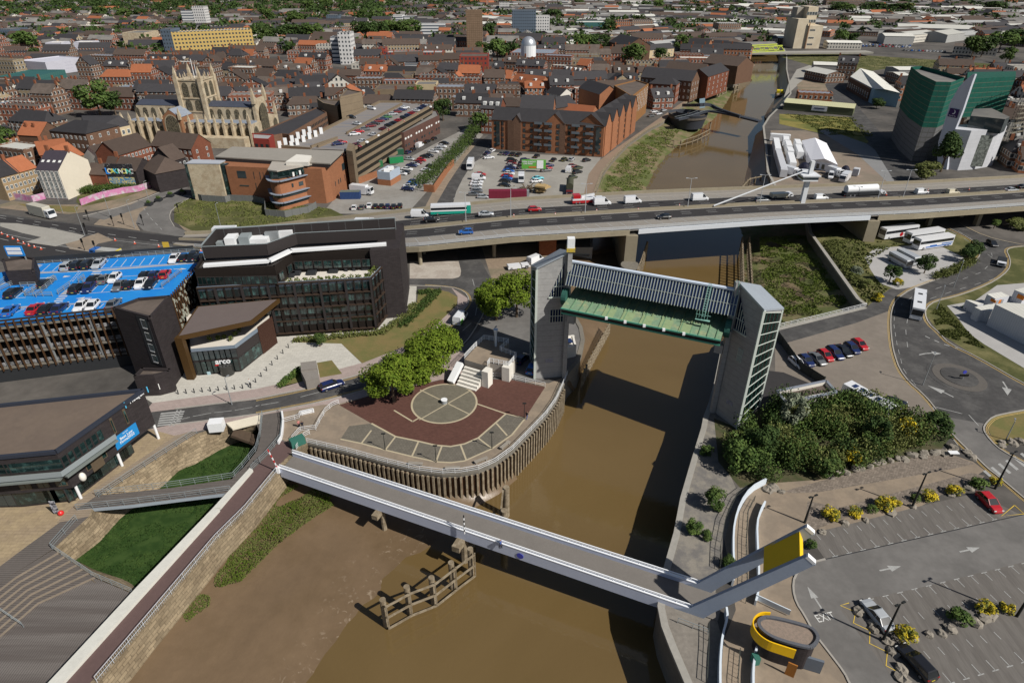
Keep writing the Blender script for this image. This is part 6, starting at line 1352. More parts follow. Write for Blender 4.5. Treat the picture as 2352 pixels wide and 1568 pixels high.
m=MB();p=[loc(2,9,15.2),loc(LN-2,9,15.2),loc(LN-2,14,17),loc(2,14,17),loc(2,19,15.2),loc(LN-2,19,15.2)];m.add(p,[(0,1,2,3),(3,2,5,4)]);m.obj("nave_roof",M("nave_lead",(.055,.062,.085),.55,.2,.5),mn)
tu0,tu1=None,None;T1_=mpt(1040,690,12);tu0=(Vector((T1_.x,T1_.y,0))-O).dot(ax);T2_=mpt(1300,780,10);tu1=(Vector((T2_.x,T2_.y,0))-O).dot(ax);tw=max(9.5,min(13,tu1-tu0));TH=hg((465,292),163)
mb_box("tower",tu0,tu0+tw,8.2,8.2+tw,0,TH,stone_c)
dkw=M("tracery_dark",(.05,.045,.035),.6,.3,2,c2=(.14,.12,.08),f2=5);red_st=M("stone_red_brown",(.26,.13,.07),.9,.2,.5)
def arch(u,v,z0,z1,w,face='s',dep=.12,mat=None,name="window"):
 n_=6;pr=[(-w/2,z0),(w/2,z0)]+[(w/2-(w/2)*(1-cos(pi/2*k/n_))*1.0,z1-w*.7+w*.7*sin(pi/2*k/n_))for k in range(n_+1)]+[(-(w/2)*cos(pi/2*k/n_),z1-w*.7+w*.7*sin(pi/2*k/n_))for k in range(n_-1,-1,-1)]
 if face=='s':f=lambda s,z,d:loc(u+s,v-d,z)
 else:f=lambda s,z,d:loc(u+d,v+s,z)
 m=MB();m.add([f(s,z,dep)for s,z in pr],[tuple(range(len(pr)))]);return m.obj(name,mat or dkw,mn,uv=False)
pin=MB();pin.box((0,0,0),(.9,.9,2.0));pin.add([(-.45,-.45,1),(.45,-.45,1),(.45,.45,1),(-.45,.45,1),(0,0,3.6)],[(0,1,4),(1,2,4),(2,3,4),(3,0,4)]);pinme=pin.obj("pinnacle",stone_c,mn);pinme.location=loc(0,0,10);pinme.rotation_euler=(0,0,RZ)
def pinnacle(u,v,z,s_=1):c=pinme.copy();COL.objects.link(c);c.parent=mn;c.location=loc(u,v,z);c.scale=(s_,s_,s_);return c
but=MB();but.box((0,0,4.7),(.9,1.8,9.6));bo=None
nb=15
tr0,tr1=tu0-5,tu0+4
for k in range(nb+1):
 u=LN*k/nb
 if tr0+1<u<tr1-0:continue
 c=but.obj("buttress",stone_c,mn)if bo is None else bo.copy()
 if bo is None:bo=c
 else:COL.objects.link(c);c.parent=mn
 c.location=loc(u,-.6,0);c.rotation_euler=(0,0,RZ);pinnacle(u,-.6,10.3,1)
 if k<nb:arch(u+LN/nb/2,0,1.5,8,LN/nb*.5);arch(u+LN/nb/2,9,10,14.2,LN/nb*.55)
for k in range(30):u=LN*(k+.5)/30;mb_box("parapet_block",u-.6,u+.6,-.2,.3,9,9.9,stone_c)if k%1==0 else None
m=MB();gp_=[loc(tr0,-2,0),loc(tr1,-2,0),loc(tr1,-2,12),loc((tr0+tr1)/2,-2,15.5),loc(tr0,-2,12),loc(tr0,12,0),loc(tr1,12,0),loc(tr1,12,12),loc((tr0+tr1)/2,12,15.5),loc(tr0,12,12)]
m.add(gp_,[(0,1,2,3,4),(1,6,7,2),(5,0,4,9)]);m.obj("transept",red_st,mn);m=MB();m.add([p+Z(.15)for p in(gp_[4],gp_[3],gp_[8],gp_[9],gp_[2],gp_[7])],[(0,1,2,3),(1,4,5,2)]);m.obj("transept_roof",lead,mn)
arch((tr0+tr1)/2,-2,2,13,6.2);arch((tr0+tr1)/2,-2.02,1.6,13.5,7.2,'s',.05,stone_c,"window_surround")
for u in(tr0,tr1):pinnacle(u,-2.2,12.5,1.2)
mb_box("east_gable",LN-2,LN-.6,8.5,19.5,9,18.5,stone_c);arch(LN,14,3,16.5,7.5,'e',.3);arch(LN,4,2,8,4,'e',.3);arch(LN,24,2,8,4,'e',.3)
for v in(8.5,19.5):pinnacle(LN-.8,v,18.5,1.6)
for v in(0,27):pinnacle(LN-.5,v,10.5,1.4)
for(fa,base_v)in(('s',8.2),('e',None)):
 for k in(.3,.7):
  for(z0,z1)in((TH*.50,TH*.68),(TH*.72,TH*.95)):
   if fa=='s':arch(tu0+tw*k,8.2,z0,z1,tw*.26)
   else:arch(tu0+tw,8.2+tw*k,z0,z1,tw*.26,'e')
for(u,v)in((0,0),(1,0),(1,1),(0,1)):
 uu,vv=tu0+tw*u,8.2+tw*v;mb_box("corner_turret",uu-.9,uu+.9,vv-.9,vv+.9,8,TH+1,stone_c);pinnacle(uu,vv,TH+1.4,1.25)
for k in(.33,.66):pinnacle(tu0+tw*k,8.2,TH+.7,.5);pinnacle(tu0+tw,8.2+tw*k,TH+.7,.5);pinnacle(tu0+tw*k,8.2+tw,TH+.7,.5);pinnacle(tu0,8.2+tw*k,TH+.7,.5)
for z_ in(TH*.48,TH*.70,TH*.99):mb_box("string_course",tu0-.3,tu0+tw+.3,7.9,8.5+tw,z_-.25,z_+.25,stone_c)
m=MB();q=loc(tu0+tw/2,8.2+tw/2,TH);m.cyl(q,q+Z(8),.14,n=6);m.cyl(q+Vector((1.2,0,0)),q+Vector((1.2,0,6)),.1,n=6);m.obj("flagpole",W,mn)
mb_box("vestry",LN*.55,LN*.98,-6,-.5,0,4.5,stone_c)
# == HOTEL IN GREEN SCAFFOLD NETTING
net=M("scaffold_net",(.010,.085,.062),.85,.35,.5,pat=[('lines','v',2.0,.22,(.09,.11,.08)),('lines','u',2.4,.14,(.03,.06,.05))]);wpan=M("white_panel",(.52,.53,.56),.6,.06,.4,pat=('brick',3,1.5,.06))
ht=thing("hotel_tower","tall hotel wrapped in dark green scaffold netting with a white blade wall","hotel",(0,0,0))
def zp(*p,h=0):return P2(zP(*p),h)
HH=hg((2091,372),188)
top=zP((510,90),(640,190),(840,285),(1040,290),(1210,230),(660,80));P_=P2(top,HH);used(P_);m=MB();m.prism(P_,14,HH,top=False);m.obj("netting",net,ht);m=MB();m.flat([tuple(p)for p in P_],HH-1.5);m.obj("roof",felt_g,ht)
low_=[(p[0]*.98+P_[3][0]*.02+.0,p[1]*.98+P_[3][1]*.02)for p in P_];m=MB();m.prism(low_,0,14,top=False);m.obj("wall",M("lower_grey",(.13,.13,.135),.8,.2,.4,pat=[("lines","v",2.0,.3,(.08,.08,.075)),("lines","u",2.2,.2,(.09,.09,.08))]),ht)
P_=P2(zP((1180,320),(1350,190),(1880,190),(1880,230),(1330,330)),34);m=MB();m.prism([tuple(p)for p in P2(zP((1245,250),(1880,215),(1880,150),(1250,160)),30)],14,30,top=True);m.obj("netting",net,ht);used(P2(zP((1200,250),(1880,215),(1880,150),(1250,160)),30))
HB_=hg(tuple(zP((1000,1420))),zP((1000,905))[1]);bowl=zP((1095,905),(1300,925),(1500,915),(1680,890),(1765,870),(1740,830),(1500,820),(1130,850));P_=P2(bowl,HB_);used(P_)
m=MB();m.prism(P_,0,HB_,top=True);m.obj("white_drum",wpan,ht)
A_,B_=Vector((*P_[1],0)),Vector((*P_[2],0));dmat=M("lattice_grey",(.10,.11,.10),.6,.3,1.5,c2=(.2,.22,.2))
wl=wallrect(ht,"lattice_window",Vector((*P_[0],0)),Vector((*P_[2],0)),zP((1360,980)),zP((1430,1390)),dmat,.4,.1);d_=(B_-A_).normalized()
h2=HB_+4;P2b=P2(zP((1290,730),(1500,750),(1740,775),(1800,745),(1560,630),(1330,640)),h2+.5);m=MB();m.prism(P2b,HB_-1,h2+.5,top=False);m.obj("dark_storey",glass,ht);MB().flat(P2b,h2+.5).obj("upper_roof",felt_g,ht)
bl=zP((1350,185),(880,1060),(1040,1080));b_0,b_1=at(*zP((985,1420))),at(*zP((870,1380)))
bA=at(*zP((870,1400)));bB=at(*zP((1010,1440)));dd_=(bB-bA).normalized();
W0=wallpt(zP((1355,185)),bA,bB);prof=[(880,1060),(960,800),(1030,560),(1150,350),(1250,250),(1330,185),(1360,185),(1300,350),(1200,650),(1100,900),(1040,1090),(985,1440),(860,1400)]
pts3=[wallpt(zP(p),bA,bB)for p in prof];nrm=Vector((dd_.y,-dd_.x,0));
if nrm.y>0:nrm=-nrm
m=MB();tr_=tri([((p-bA).dot(dd_),p.z)for p in pts3]);n_=len(pts3);m.add([p+nrm*.5 for p in pts3]+[p-nrm*.5 for p in pts3],tr_+[tuple(i+n_ for i in t[::-1])for t in tr_]+[(i,(i+1)%n_,n_+(i+1)%n_,n_+i)for i in range(n_)]);m.obj("blade_wall",M("blade_white",(.50,.52,.58),.6,.05,.4),ht)
pA,pB=wallpt(zP((1005,735)),bA,bB),wallpt(zP((1160,650)),bA,bB);cc_=(pA+pB)/2+nrm*.7;wd=abs((pB-pA).dot(dd_));hh_=abs(pB.z-pA.z)
sgn_=thing("hotel_sign","dark purple sign panel with a crescent moon on the white blade wall","sign",cc_,atan2(dd_.y,dd_.x));MB().box((0,0,0),(wd,.3,hh_)).obj("panel",M("sign_purple",(.035,.01,.09),.5,.05,1),sgn_)
m=MB();n_=14;o_,i_=[],[]
for k in range(n_+1):
 t=-1.9+3.6*k/n_;o_.append((hh_*.26*cos(t),-.17,hh_*.12+hh_*.26*sin(t)));i_.append((hh_*.26*cos(t)*.8-hh_*.07,-.17,hh_*.12+hh_*.26*sin(t)*.82+hh_*.03))
for k in range(n_):m.quad(o_[k],o_[k+1],i_[k+1],i_[k])
m.obj("crescent",W,sgn_,uv=False);text("lettering","Premier Inn",W,(0,-.18,-hh_*.33),(radians(90),0,0),hh_*.2,sgn_,.01)
scf=M("scaffold_tube",(.20,.18,.14),.6,.2,1);m=MB();s0,s1=at(*zP((1720,1240))),at(*zP((1980,1180)))
for i in range(5):
 for j in range(3):p=s0.lerp(s1,i/4)+Vector((0,j*1.6,0));m.beam(p,p+Z(34),.12)
for k in range(17):
 for j in range(2):p=s0+Vector((0,j*3,k*2+1));q=s1+Vector((0,j*3,k*2+1));m.beam(p,q,.1);m.beam(p+Vector((0,.8,0)),q+Vector((0,.8,0)),1.3,.06)if j==0 else None
sf=m.obj("scaffolding",scf,uv=False);tag(sf,"bare scaffolding standing at the right-hand end of the netted hotel","scaffolding")
# == SWING BRIDGE, dark, upstream
sbm=M("swing_bridge_dark",(.045,.05,.062),.5,.1,.5);sw=thing("swing_bridge","dark curved swing footbridge with a drum-shaped hub beside the promenade","bridge",(0,0,0))
cx_=at(1580,262,2.5);m=MB();R1_=10.5
m.mi=0;m.cyl((cx_.x,cx_.y,-4),(cx_.x,cx_.y,3.2),R1_*.8,R1_,32,False);m.obj("drum",sbm,sw,smooth=True)
m=MB();m.prism([(cx_.x+R1_*.97*cos(t),cx_.y+R1_*.97*sin(t))for t in[2*pi*i/32 for i in range(32)]],1,2.0);m.obj("hub_deck",M("hub_deck",(.10,.085,.07),.8,.1,1),sw)
m=MB();arc_=[Vector((cx_.x+R1_*.6*cos(t),cx_.y+R1_*.6*sin(t),2.9))for t in[2*pi*i/24 for i in range(25)]];m.path(arc_,.4,2);m.obj("inner_rail",sbm,sw)
sp=[at(*q3(p),z)for p,z in(((1500,1090),2.4),((1640,1060),2.6),((1760,1010),3.4),((1900,1025),3.6),((2060,1060),3.2),((2260,1110),2.6))];sp=smooth(sp,2)
m=MB();m.path([p for p in sp],3.2,.8);m.obj("deck",sbm,sw);m=MB()
sp2=smooth([at(*q3(p),z)for p,z in(((1560,960),4),((1700,960),7.5),((1800,950),6.5),((1880,1000),4.5),((2080,1065),3.6))],2);m.path(sp2,1.2,1.6);m.obj("spine",sbm,sw);
m=MB();m.path([p+Vector((.8,-1.4,1.1))for p in sp],.1,.1);m.path([p+Vector((-.8,1.4,1.1))for p in sp],.1,.1);m.obj("handrail",gv,sw,uv=False)
q=at(*q3((1735,985)),3);MB().beam(q,q+Vector((-.8,0,5.0)),3.0,.3).obj("glass_sail",M("sail_glass",(.30,.42,.5),.2,.1,1),sw)
# == YELLOW-GREEN LIFT BRIDGE, far upstream
lb=thing("road_bridge","far yellow-green truss road bridge crossing the river near the silo","bridge",(0,0,0));b0_,b1_=at(1700,122,3),at(1850,120,3);ylg=M("bridge_lime",(.42,.48,.08),.6,.1,1)
m=MB();m.beam(b0_,b1_+Vector((60,0,0)),14,1.4);m.obj("deck",concrete,lb);
for yy in(-7,7):
 A_=b0_+Vector((5,yy,0));B_=at(1795,118,3)+Vector((0,yy,0));m=MB();m.beam(A_+Z(5.5)+Vector((4,0,0)),B_+Z(5.5)-Vector((3,0,0)),.9);m.beam(A_+Z(.8),B_+Z(.8),.9)
 for k in range(8):p,q=A_.lerp(B_,k/8),A_.lerp(B_,(k+1)/8);m.beam(p+Z(.8 if k%2==0 else 5.5),q+Z(5.5 if k%2==0 else.8),.5)
 m.obj("truss",ylg,lb,uv=False)
# == SILO MILL
smt=M("silo_cream",(.62,.54,.41),.85,.1,.1,c2=(.54,.46,.34));sil=thing("mill_silo","tall cream concrete mill silo with a stepped tower beside the river bridge","mill",(0,0,0))
hA=hg(q4((235,445)),q4((235,175))[1]);hB=hg(q4((440,450)),q4((440,240))[1]);base=[at(*q4((228,445))),at(*q4((480,450)))];hT=hg(q4((345,448)),q4((345,68))[1])
xa,xb=base[0].x,base[1].x;xm=at(*q4((335,448))).x;y0=base[0].y
m=MB();m.box(((xa+xm)/2,y0+16,hA/2),(xm-xa,30,hA));m.obj("left_block",smt,sil);m=MB();m.box(((xm+xb)/2,y0+15,hB/2),(xb-xm,30,hB));m.obj("right_block",smt,sil);xt0,xt1=at(*q4((350,448))).x,at(*q4((455,448))).x
m=MB();m.box(((xt0+xt1)/2-3,y0+18,hT/2),(xt1-xt0-2,22,hT));m.obj("tower",smt,sil);m=MB();m.box(((xt0+xt1)/2-9,y0+24,hT/2),(xt1-xt0,14,hT-2));m.obj("rear_tower",M("silo_grey",(.36,.33,.28),.85,.1,.2),sil)
for z_,n_ in((hT-6,4),(hT-13,4)):wins(sil,((xt0-3,y0+6.9)),(xt1-4,y0+6.9),z_-1.5,z_+1.5,n_,1,2.4,3,fr_w,glass)
for z_ in(4,10,17):wins(sil,(xm+3,y0-.05),(xb-8,y0-.05),z_-1,z_+1,8,1,1.8,1.6,fr_w,glass)
m=MB();m.beam((xm+1,y0-.3,0),(xm+1,y0-.3,hB+3),.8);m.obj("pipe",M("rust_pipe",(.25,.14,.08),.8,.2,1),sil);used([(xa-5,y0-5),(xb+5,y0-5),(xb+5,y0+32),(xa-5,y0+32)])
# == LEFT STREET BUILDINGS
t=H(zE,(700,530),(700+1,531),1,1,1,'wh','sl',"x")if 0 else None
hw=hg(zE((565,870)),zE((430,515))[1]);a,b=at(*zE((570,870))),at(*zE((840,880)));tall=house("narrow_house","tall narrow white-gabled Victorian building with ornate front and dark mansard roof","building",a,b,15,hw,hw+5,M("ornate_front",(.46,.42,.37),.8,.15,.6,pat=('lines','v',3.2,.35,(.16,.13,.14))),M("slate_plum",(.05,.042,.055),.8,.15,1),win=(5,5),ww=1.1,wh=2.0,side=False,wall_end=M("gable_cream",(.66,.60,.49),.85,.06,.2),skyl=4,chimneys=((.95,.5),(.05,.5)),over=.1);used([a,b,b+Vector((0,16,0)),a+Vector((0,16,0))])
for(pa,pb,dep,ze,rise,wm,rm,lab,kw)in(((0,600),(225,540),10,8.5,4,'buf','sl',"brown brick range with dark slate roof at the left edge by the junction",dict(win=(4,3),fm=fr_w)),((225,540),(440,480),10,8.5,4,'buf','to',"brown brick range with bright orange pantile roof left of the tall white building",dict(win=(4,3),chimneys=((.02,.5),))),((840,390),(1020,320),10,8.5,4.5,'buf','to',"orange-tiled brown brick house behind the tall white building",dict(win=(3,3))),((490,330),(840,225+60),11,9,4,'red','to',"row of orange pantile roofs with twin chimneys behind the scaffolded yard",dict(chimneys=((.2,.5),(.4,.5)))),((210,80),(480,95),12,8,4.5,'brn','to',"orange-tiled cottage with brick gables beside the left-edge tree",dict(chimneys=((.2,.3),(.55,.3)))),((0,130),(215,80),10,8,4,'or_','sl',"orange brick house with white sash windows at the far left edge",dict(win=(3,2))),((600,30),(1050,70),16,14,3,'brn','sl',"long brown brick warehouse with rows of narrow white windows beside the cream hall",dict(win=(8,4),hip=6)),((1255,370),(1445,320),11,7,4,'wh','tb',"white-walled house with brown tiled roof in front of the long curved brick range",dict()),((1920,330),(2110,540),1,1,1,'wh','tb',"x",dict()),((1450,330),(1850,210),11,9,4.5,'red','tb',"left half of the curved brick range with brown roof below the minster",dict(win=(9,3))),((1850,210),(2340,255),11,9,4.5,'red','tb',"right half of the curved brick range with brown roof below the minster",dict(win=(9,3))),((1400,500),(1660,525),9,7,3.5,'dk','tb',"graffiti-covered gable building with a grey tiled roof beside the overgrown plot",dict()),((1720,470),(1900,560),12,7,4,'dk','tb',"dark mural-painted pub with brown hipped roofs on the corner",dict(hip=4)),((2110,400),(2270,350),10,8,4.5,'dk','tb',"black-fronted building with a tall white side gable",dict(win=(3,2))),((1060,560),(1290,570),8,5.5,3,'red','tb',"low red brick building with dark roof behind the black painted wall",dict(chimneys=((.5,.5),))),((1290,480),(1400,480),8,7,3,'red','tb',"small red brick house with chimneys beside the blue graffiti wall",dict(chimneys=((.9,.5),)))):
 if lab=="x":continue
 kw.setdefault('wh',1.4);H(zE,pa,pb,dep,ze,rise,wm,rm,lab,name="street_building",**kw)
P_=P2(zE((1060,85),(1590,-30),(1560,-80),(1300,-110),(1080,-60),(1000,20)),13);used(P_);t=bprism("cream_hall","cream rendered hall with dark hipped roof beside the minster","building",P_,13,render_c,slate,.3);A_,B_=Vector((*P_[0],0)),Vector((*P_[1],0));wins(t,A_,B_,1,12.4,8,4,1.3,1.8,fr_w)
rc=sum((Vector((*p,0))for p in P_),Vector())/6;m=MB();m.add([(p[0],p[1],13.05)for p in P_]+[(rc.x-8,rc.y,17),(rc.x+8,rc.y,17)],[(0,1,7,6),(1,2,7),(2,3,7),(3,4,6,7),(4,5,6),(5,0,6)]);m.obj("hipped_roof",slate,t)
gw=M("graffiti_black",(.025,.025,.03),.8,.5,1.2,c2=(.5,.5,.5),mix2=.66,f2=2);gc1=M("graffiti_colour",(.08,.25,.45),.8,.6,1.5,c2=(.5,.42,.15),mix2=.5,f2=2)
gwl=thing("graffiti_wall","black wall painted with white graffiti shapes beside the white gable","wall",at(*zE((1060,745))));A_,B_=at(*zE((1060,745))),at(*zE((1360,725)));d_=B_-A_;MB().box((d_.x/2,d_.y/2,2.8),(d_.length,.4,5.6),ang((0,0),d_)).obj("wall",gw,gwl);text("lettering","OMNZC",W,(d_.x/2,d_.y/2-.35,1.8),(radians(90),0,ang((0,0),d_)),2.0,gwl,.02,bold=.03)
gwl=thing("graffiti_wall","multicoloured graffiti wall with bold letters above the overgrown plot","wall",at(*zE((1370,745))));A_,B_=at(*zE((1370,745))),at(*zE((1700,750)));d_=B_-A_;MB().box((d_.x/2,d_.y/2,4.6),(d_.length,.4,9.2),ang((0,0),d_)).obj("wall",gw,gwl);MB().box((d_.x/2,d_.y/2-.25,2.4),(d_.length*.95,.1,4),ang((0,0),d_)).obj("mural",gc1,gwl)
for k,(ch,c_)in enumerate(zip("LOAKINCING",[(.03,.25,.8),(.8,.78,.6),(.7,.7,.1),(.1,.5,.7),(.05,.4,.2),(.8,.8,.8),(.6,.55,.1),(.8,.8,.5),(.1,.6,.5),(.7,.7,.7)])):text("lettering",ch,M("spray_%d"%k,c_,.7,.05,2),(d_.x*(.06+k*.098),d_.y*(.06+k*.098)-.35,6.6),(radians(90),0,ang((0,0),d_)),3.2 if k==0 else 2.4,gwl,.02,bold=.06)
pnk=M("hoarding_pink",(.50,.20,.36),.7,.15,.5,c2=(.46,.44,.46),mix2=.55);fence("long painted hoarding in pink and white patches along the junction verge",zE((1000,950),(1130,900),(1270,855),(1530,800),(1700,780),(1880,720)),2.2,pnk,name="hoarding",sp=4);fence("pink and dark hoarding left of the tall white building",zE((150,870),(320,890),(410,905),(570,865)),2.2,pnk,name="hoarding",sp=4)
m=MB();s0=at(*zE((480,200)));
for i in range(7):
 for j in range(2):p=s0+Vector((i*2.4,-j*1.5,0));m.beam(p,p+Z(9),.1)
for k in range(4):m.beam(s0+Z(2+k*2.1),s0+Vector((14.4,0,2+k*2.1)),.1);m.beam(s0+Vector((0,-.75,2+k*2.1)),s0+Vector((14.4,-.75,2+k*2.1)),1.3,.08)
tag(m.obj("scaffolding",M("scaffold_board",(.20,.18,.12),.9,.2,2),uv=False),"tall timber-boarded scaffolding against the brown warehouse on the left","scaffolding")
# == VEHICLES
PAINT=dict(white=(.68,.69,.71),black=(.012,.012,.014),silver=(.38,.40,.42),grey=(.12,.125,.13),red=(.42,.015,.02),maroon=(.16,.012,.018),blue=(.02,.12,.42),navy=(.012,.022,.09),green=(.04,.16,.05),lime=(.12,.45,.04),cyan=(.08,.5,.6),olive=(.07,.075,.04),cream=(.55,.50,.38),teal=(.01,.30,.22),orange=(.5,.16,.03))
def paint(c):return M("paint_"+c,PAINT[c],.3,.03,2,coat=.6)
cglass=M("car_glass",(.012,.015,.018),.08,.1,2,spec=.8);tyre=M("tyre",(.015,.015,.015),.85,.1,3);rim=M("wheel_rim",(.28,.28,.29),.4,.1,3,metal=.5)
lampm=M("headlamp",(.6,.6,.58),.2,.05,3);tailm=M("tail_lamp",(.30,.01,.01),.3,.05,3);plate=M("number_plate",(.55,.45,.05),.5,.1,3)
KINDS=dict(hatchback=(4.1,1.75,1.48,.92,[(-2.05,.72,.78),(-1.95,.84,.92),(-1.2,.87,.95),(.55,.87,.93),(1.5,.84,.82),(1.95,.74,.68),(2.05,.6,.55)],(-1.98,-1.45,.15,.95)),saloon=(4.7,1.8,1.43,.92,[(-2.35,.74,.78),(-2.2,.85,.93),(-1.3,.88,.94),(.7,.88,.92),(1.7,.85,.83),(2.2,.76,.7),(2.35,.62,.55)],(-1.75,-1.0,.25,1.05)),estate=(4.7,1.84,1.58,.98,[(-2.35,.76,.85),(-2.25,.87,.98),(-1.3,.9,1.0),(.7,.9,.97),(1.7,.87,.88),(2.2,.78,.74),(2.35,.64,.6)],(-2.25,-1.9,.25,1.05)),van=(5.4,2.0,2.25,1.25,[(-2.7,.95,1.2),(-2.6,1.0,1.25),(0,1.0,1.25),(1.3,1.0,1.25),(1.9,.97,1.15),(2.5,.88,.95),(2.7,.75,.7)],(-2.68,-2.6,.95,1.75)),minivan=(4.4,1.82,1.82,1.05,[(-2.2,.88,1.0),(-2.1,.91,1.05),(0,.91,1.05),(1.0,.9,1.03),(1.5,.87,.93),(2.05,.78,.78),(2.2,.64,.6)],(-2.16,-2.05,.45,1.25)))
VC={}
def vparts(kind,colour):
 if(kind,colour)in VC:return VC[(kind,colour)]
 L,W_,H_,sh,st,gh_=KINDS[kind];pm=paint(colour);b=MB();rows=[]
 for x,hw_,zt in st:
  rows.append([(x,y*hw_,z)for y,z in((-.9,.22),(-1,.45),(-.99,zt-.12),(-.88,zt),(.88,zt),(.99,zt-.12),(1,.45),(.9,.22))])
 vs=[p for r_ in rows for p in r_];n=8;fs=[]
 for i in range(len(rows)-1):
  for k in range(7):fs.append((i*n+k,(i+1)*n+k,(i+1)*n+k+1,i*n+k+1))
 fs+=[tuple(range(n))[::-1],tuple((len(rows)-1)*n+k for k in range(n))];fs=[f[::-1]for f in fs[:-2]]+fs[-2:]
 b.add(vs,fs);r0,r1,f1,f0=gh_;hw_=st[3][1]*.9;rw=hw_*(.82 if kind!='van' else.93)
 if kind=='van':hw_=st[3][1]*.97
 zb=sh-.02;zr=H_
 b.add([(r1,-rw,zr-.04),(f1,-rw,zr-.04),(f1,rw,zr-.04),(r1,rw,zr-.04),(r1+.15,-rw*.8,zr),(f1-.15,-rw*.8,zr),(f1-.15,rw*.8,zr),(r1+.15,rw*.8,zr)],[(4,5,6,7),(0,1,5,4),(1,2,6,5),(2,3,7,6),(3,0,4,7)])
 for(x0,x1)in((r0,r1),(f0,f1)):
  for s_ in(-1,1):b.beam((x0,s_*hw_,zb),(x1,s_*rw,zr-.05),.07)
 if kind in('van','minivan'):
  e=-.1 if kind=='minivan' else.55
  for s_ in(-1,1):q=[(r0,s_*(hw_+.005),zb),(e,s_*(hw_+.005),zb),(e,s_*(rw+.005),zr-.05),(r1,s_*(rw+.005),zr-.05)];b.quad(*(q if s_<0 else q[::-1]))
  b.quad((r0-.004,hw_,zb),(r0-.004,-hw_,zb),(r1-.004,-rw,zr-.05),(r1-.004,rw,zr-.05))
 else:
  for s_ in(-1,1):b.beam(((r0+f0)/2-.1,s_*hw_,zb),((r1+f1)/2-.1,s_*rw,zr-.05),.06)
 g=MB();P_=[(r0,-hw_,zb),(f0,-hw_,zb),(f0,hw_,zb),(r0,hw_,zb),(r1,-rw,zr-.05),(f1,-rw,zr-.05),(f1,rw,zr-.05),(r1,rw,zr-.05)];g.add(P_,[(0,1,5,4),(1,2,6,5),(2,3,7,6),(3,0,4,7)])
 wv=MB();wv.mi=0;wv.cyl((0,-.1,0),(0,.1,0),.33,n=12);wv.mi=1;wv.cyl((0,-.112,0),(0,.112,0),.2,n=8)
 hl=MB();hl.box((0,0,0),(.12,.34,.16));
 def me_(mb,name,mats,smooth_=False):
  me=bpy.data.meshes.new(name);me.from_pydata(mb.v,[],mb.f)
  for q in mats:me.materials.append(q)
  if len(mats)>1:me.polygons.foreach_set("material_index",mb.m)
  return me
 R=dict(body=me_(b,"body",[pm]),windows=me_(g,"windows",[cglass]))
 if "wheel" not in VC:
  VC["wheel"]=me_(wv,"wheel",[tyre,rim]);VC["headlight"]=me_(hl,"headlight",[lampm]);VC["tail_light"]=me_(hl,"tail_light",[tailm]);pl_=MB();pl_.box((0,0,0),(.04,.5,.12));VC["number_plate"]=me_(pl_,"number_plate",[plate])
 VC[(kind,colour)]=R;return R
def car(kind,colour,loc,rz,label,group=None,detail=True):
 t=thing({'van':'van','minivan':'small_van'}.get(kind,'parked_car'),label,'van' if 'van' in kind else 'car',loc,rz,group);R=vparts(kind,colour)
 place(R["body"],"body",(0,0,0),0,t);place(R["windows"],"windows",(0,0,0),0,t)
 L,W_=KINDS[kind][:2]
 if detail:
  for sx in(-1,1):
   for sy in(-1,1):place(VC["wheel"],"wheel",(sx*L*.31,sy*(W_/2-.12),.33),0,t)
  for sy in(-1,1):
   place(VC["headlight"],"headlight",(L/2-.10,sy*W_*.34,.64),0,t);place(VC["tail_light"],"tail_light",(-L/2+.06,sy*W_*.38,.82),0,t)
  place(VC["number_plate"],"number_plate",(-L/2-.01,0,.55),0,t)
 return t
CW=dict(hatchback='hatchback',saloon='saloon car',estate='estate car',van='panel van',minivan='small van')
def cw_(c):return{'navy':'dark blue','cyan':'pale turquoise','lime':'bright green','olive':'olive green'}.get(c,c)
def row(z,items,direction,where,group,zl=0,detail=True,lift=.6):
 n=len(items);col='column' in where or 'behind the courthouse'==where;items=sorted(items,key=(lambda t:-t[1])if 'column' in where else(lambda t:t[0]));(p0,p1)=direction
 for i,it in enumerate(items):
  x,y,c,k=it[:4];P_=at(*z((x,y)),zl+lift);a=at(*z(p0),zl);b=at(*z(p1),zl);r=ang(a,b)+(pi if len(it)>4 and it[4]else 0)+random.uniform(-.03,.03)
  lab=cw_(c)+" "+CW[k]+", "+nth(i,n,'near end' if 'column' in where else 'left')+" "+where
  car(k,c,(P_.x,P_.y,zl+.03),r,lab,group,detail)
h,s,e_,v,mv='hatchback','saloon','estate','van','minivan'
dirU=((1300,510),(1390,420));G1="cars parked on the blue roof deck"
row(zC,[(800,487,'silver',e_),(915,478,'black',e_),(1035,470,'black',e_),(1160,462,'silver',s,1),(2050,400,'white',s,1),(2165,392,'black',h),(2265,387,'black',e_,1),(2335,385,'black',h)],dirU,"in the back row on the blue deck",G1,ZD)
row(zC,[(1100,648,'black',s),(1230,640,'grey',s),(1345,632,'white',h,1),(1710,597,'black',h),(1820,592,'navy',h),(1943,582,'red',h)],dirU,"in the upper middle row on the blue deck",G1,ZD)
row(zC,[(160,803,'black',e_),(530,692,'black',h),(905,750,'black',e_),(1045,742,'navy',s,1),(1400,722,'grey',s,1),(1520,707,'black',h),(1655,692,'white',s,1),(1770,697,'black',s,1)],dirU,"in the lower middle row on the blue deck",G1,ZD)
row(zC,[(125,1012,'blue',s),(412,990,'red',s),(545,990,'black',s),(700,985,'navy',s),(955,957,'white',s,1),(1085,962,'white',h,1),(1335,935,'grey',s)],dirU,"in the front row on the blue deck",G1,ZD)
q43=zoomf(1920,850,640,2334);q44=zoomf(1920,1277,640,2334);q42=zoomf(1920,430,640,2334);q32=zoomf(1280,430,640,2334);q22=zoomf(640,430,640,2334);q12=zoomf(0,430,640,2334)
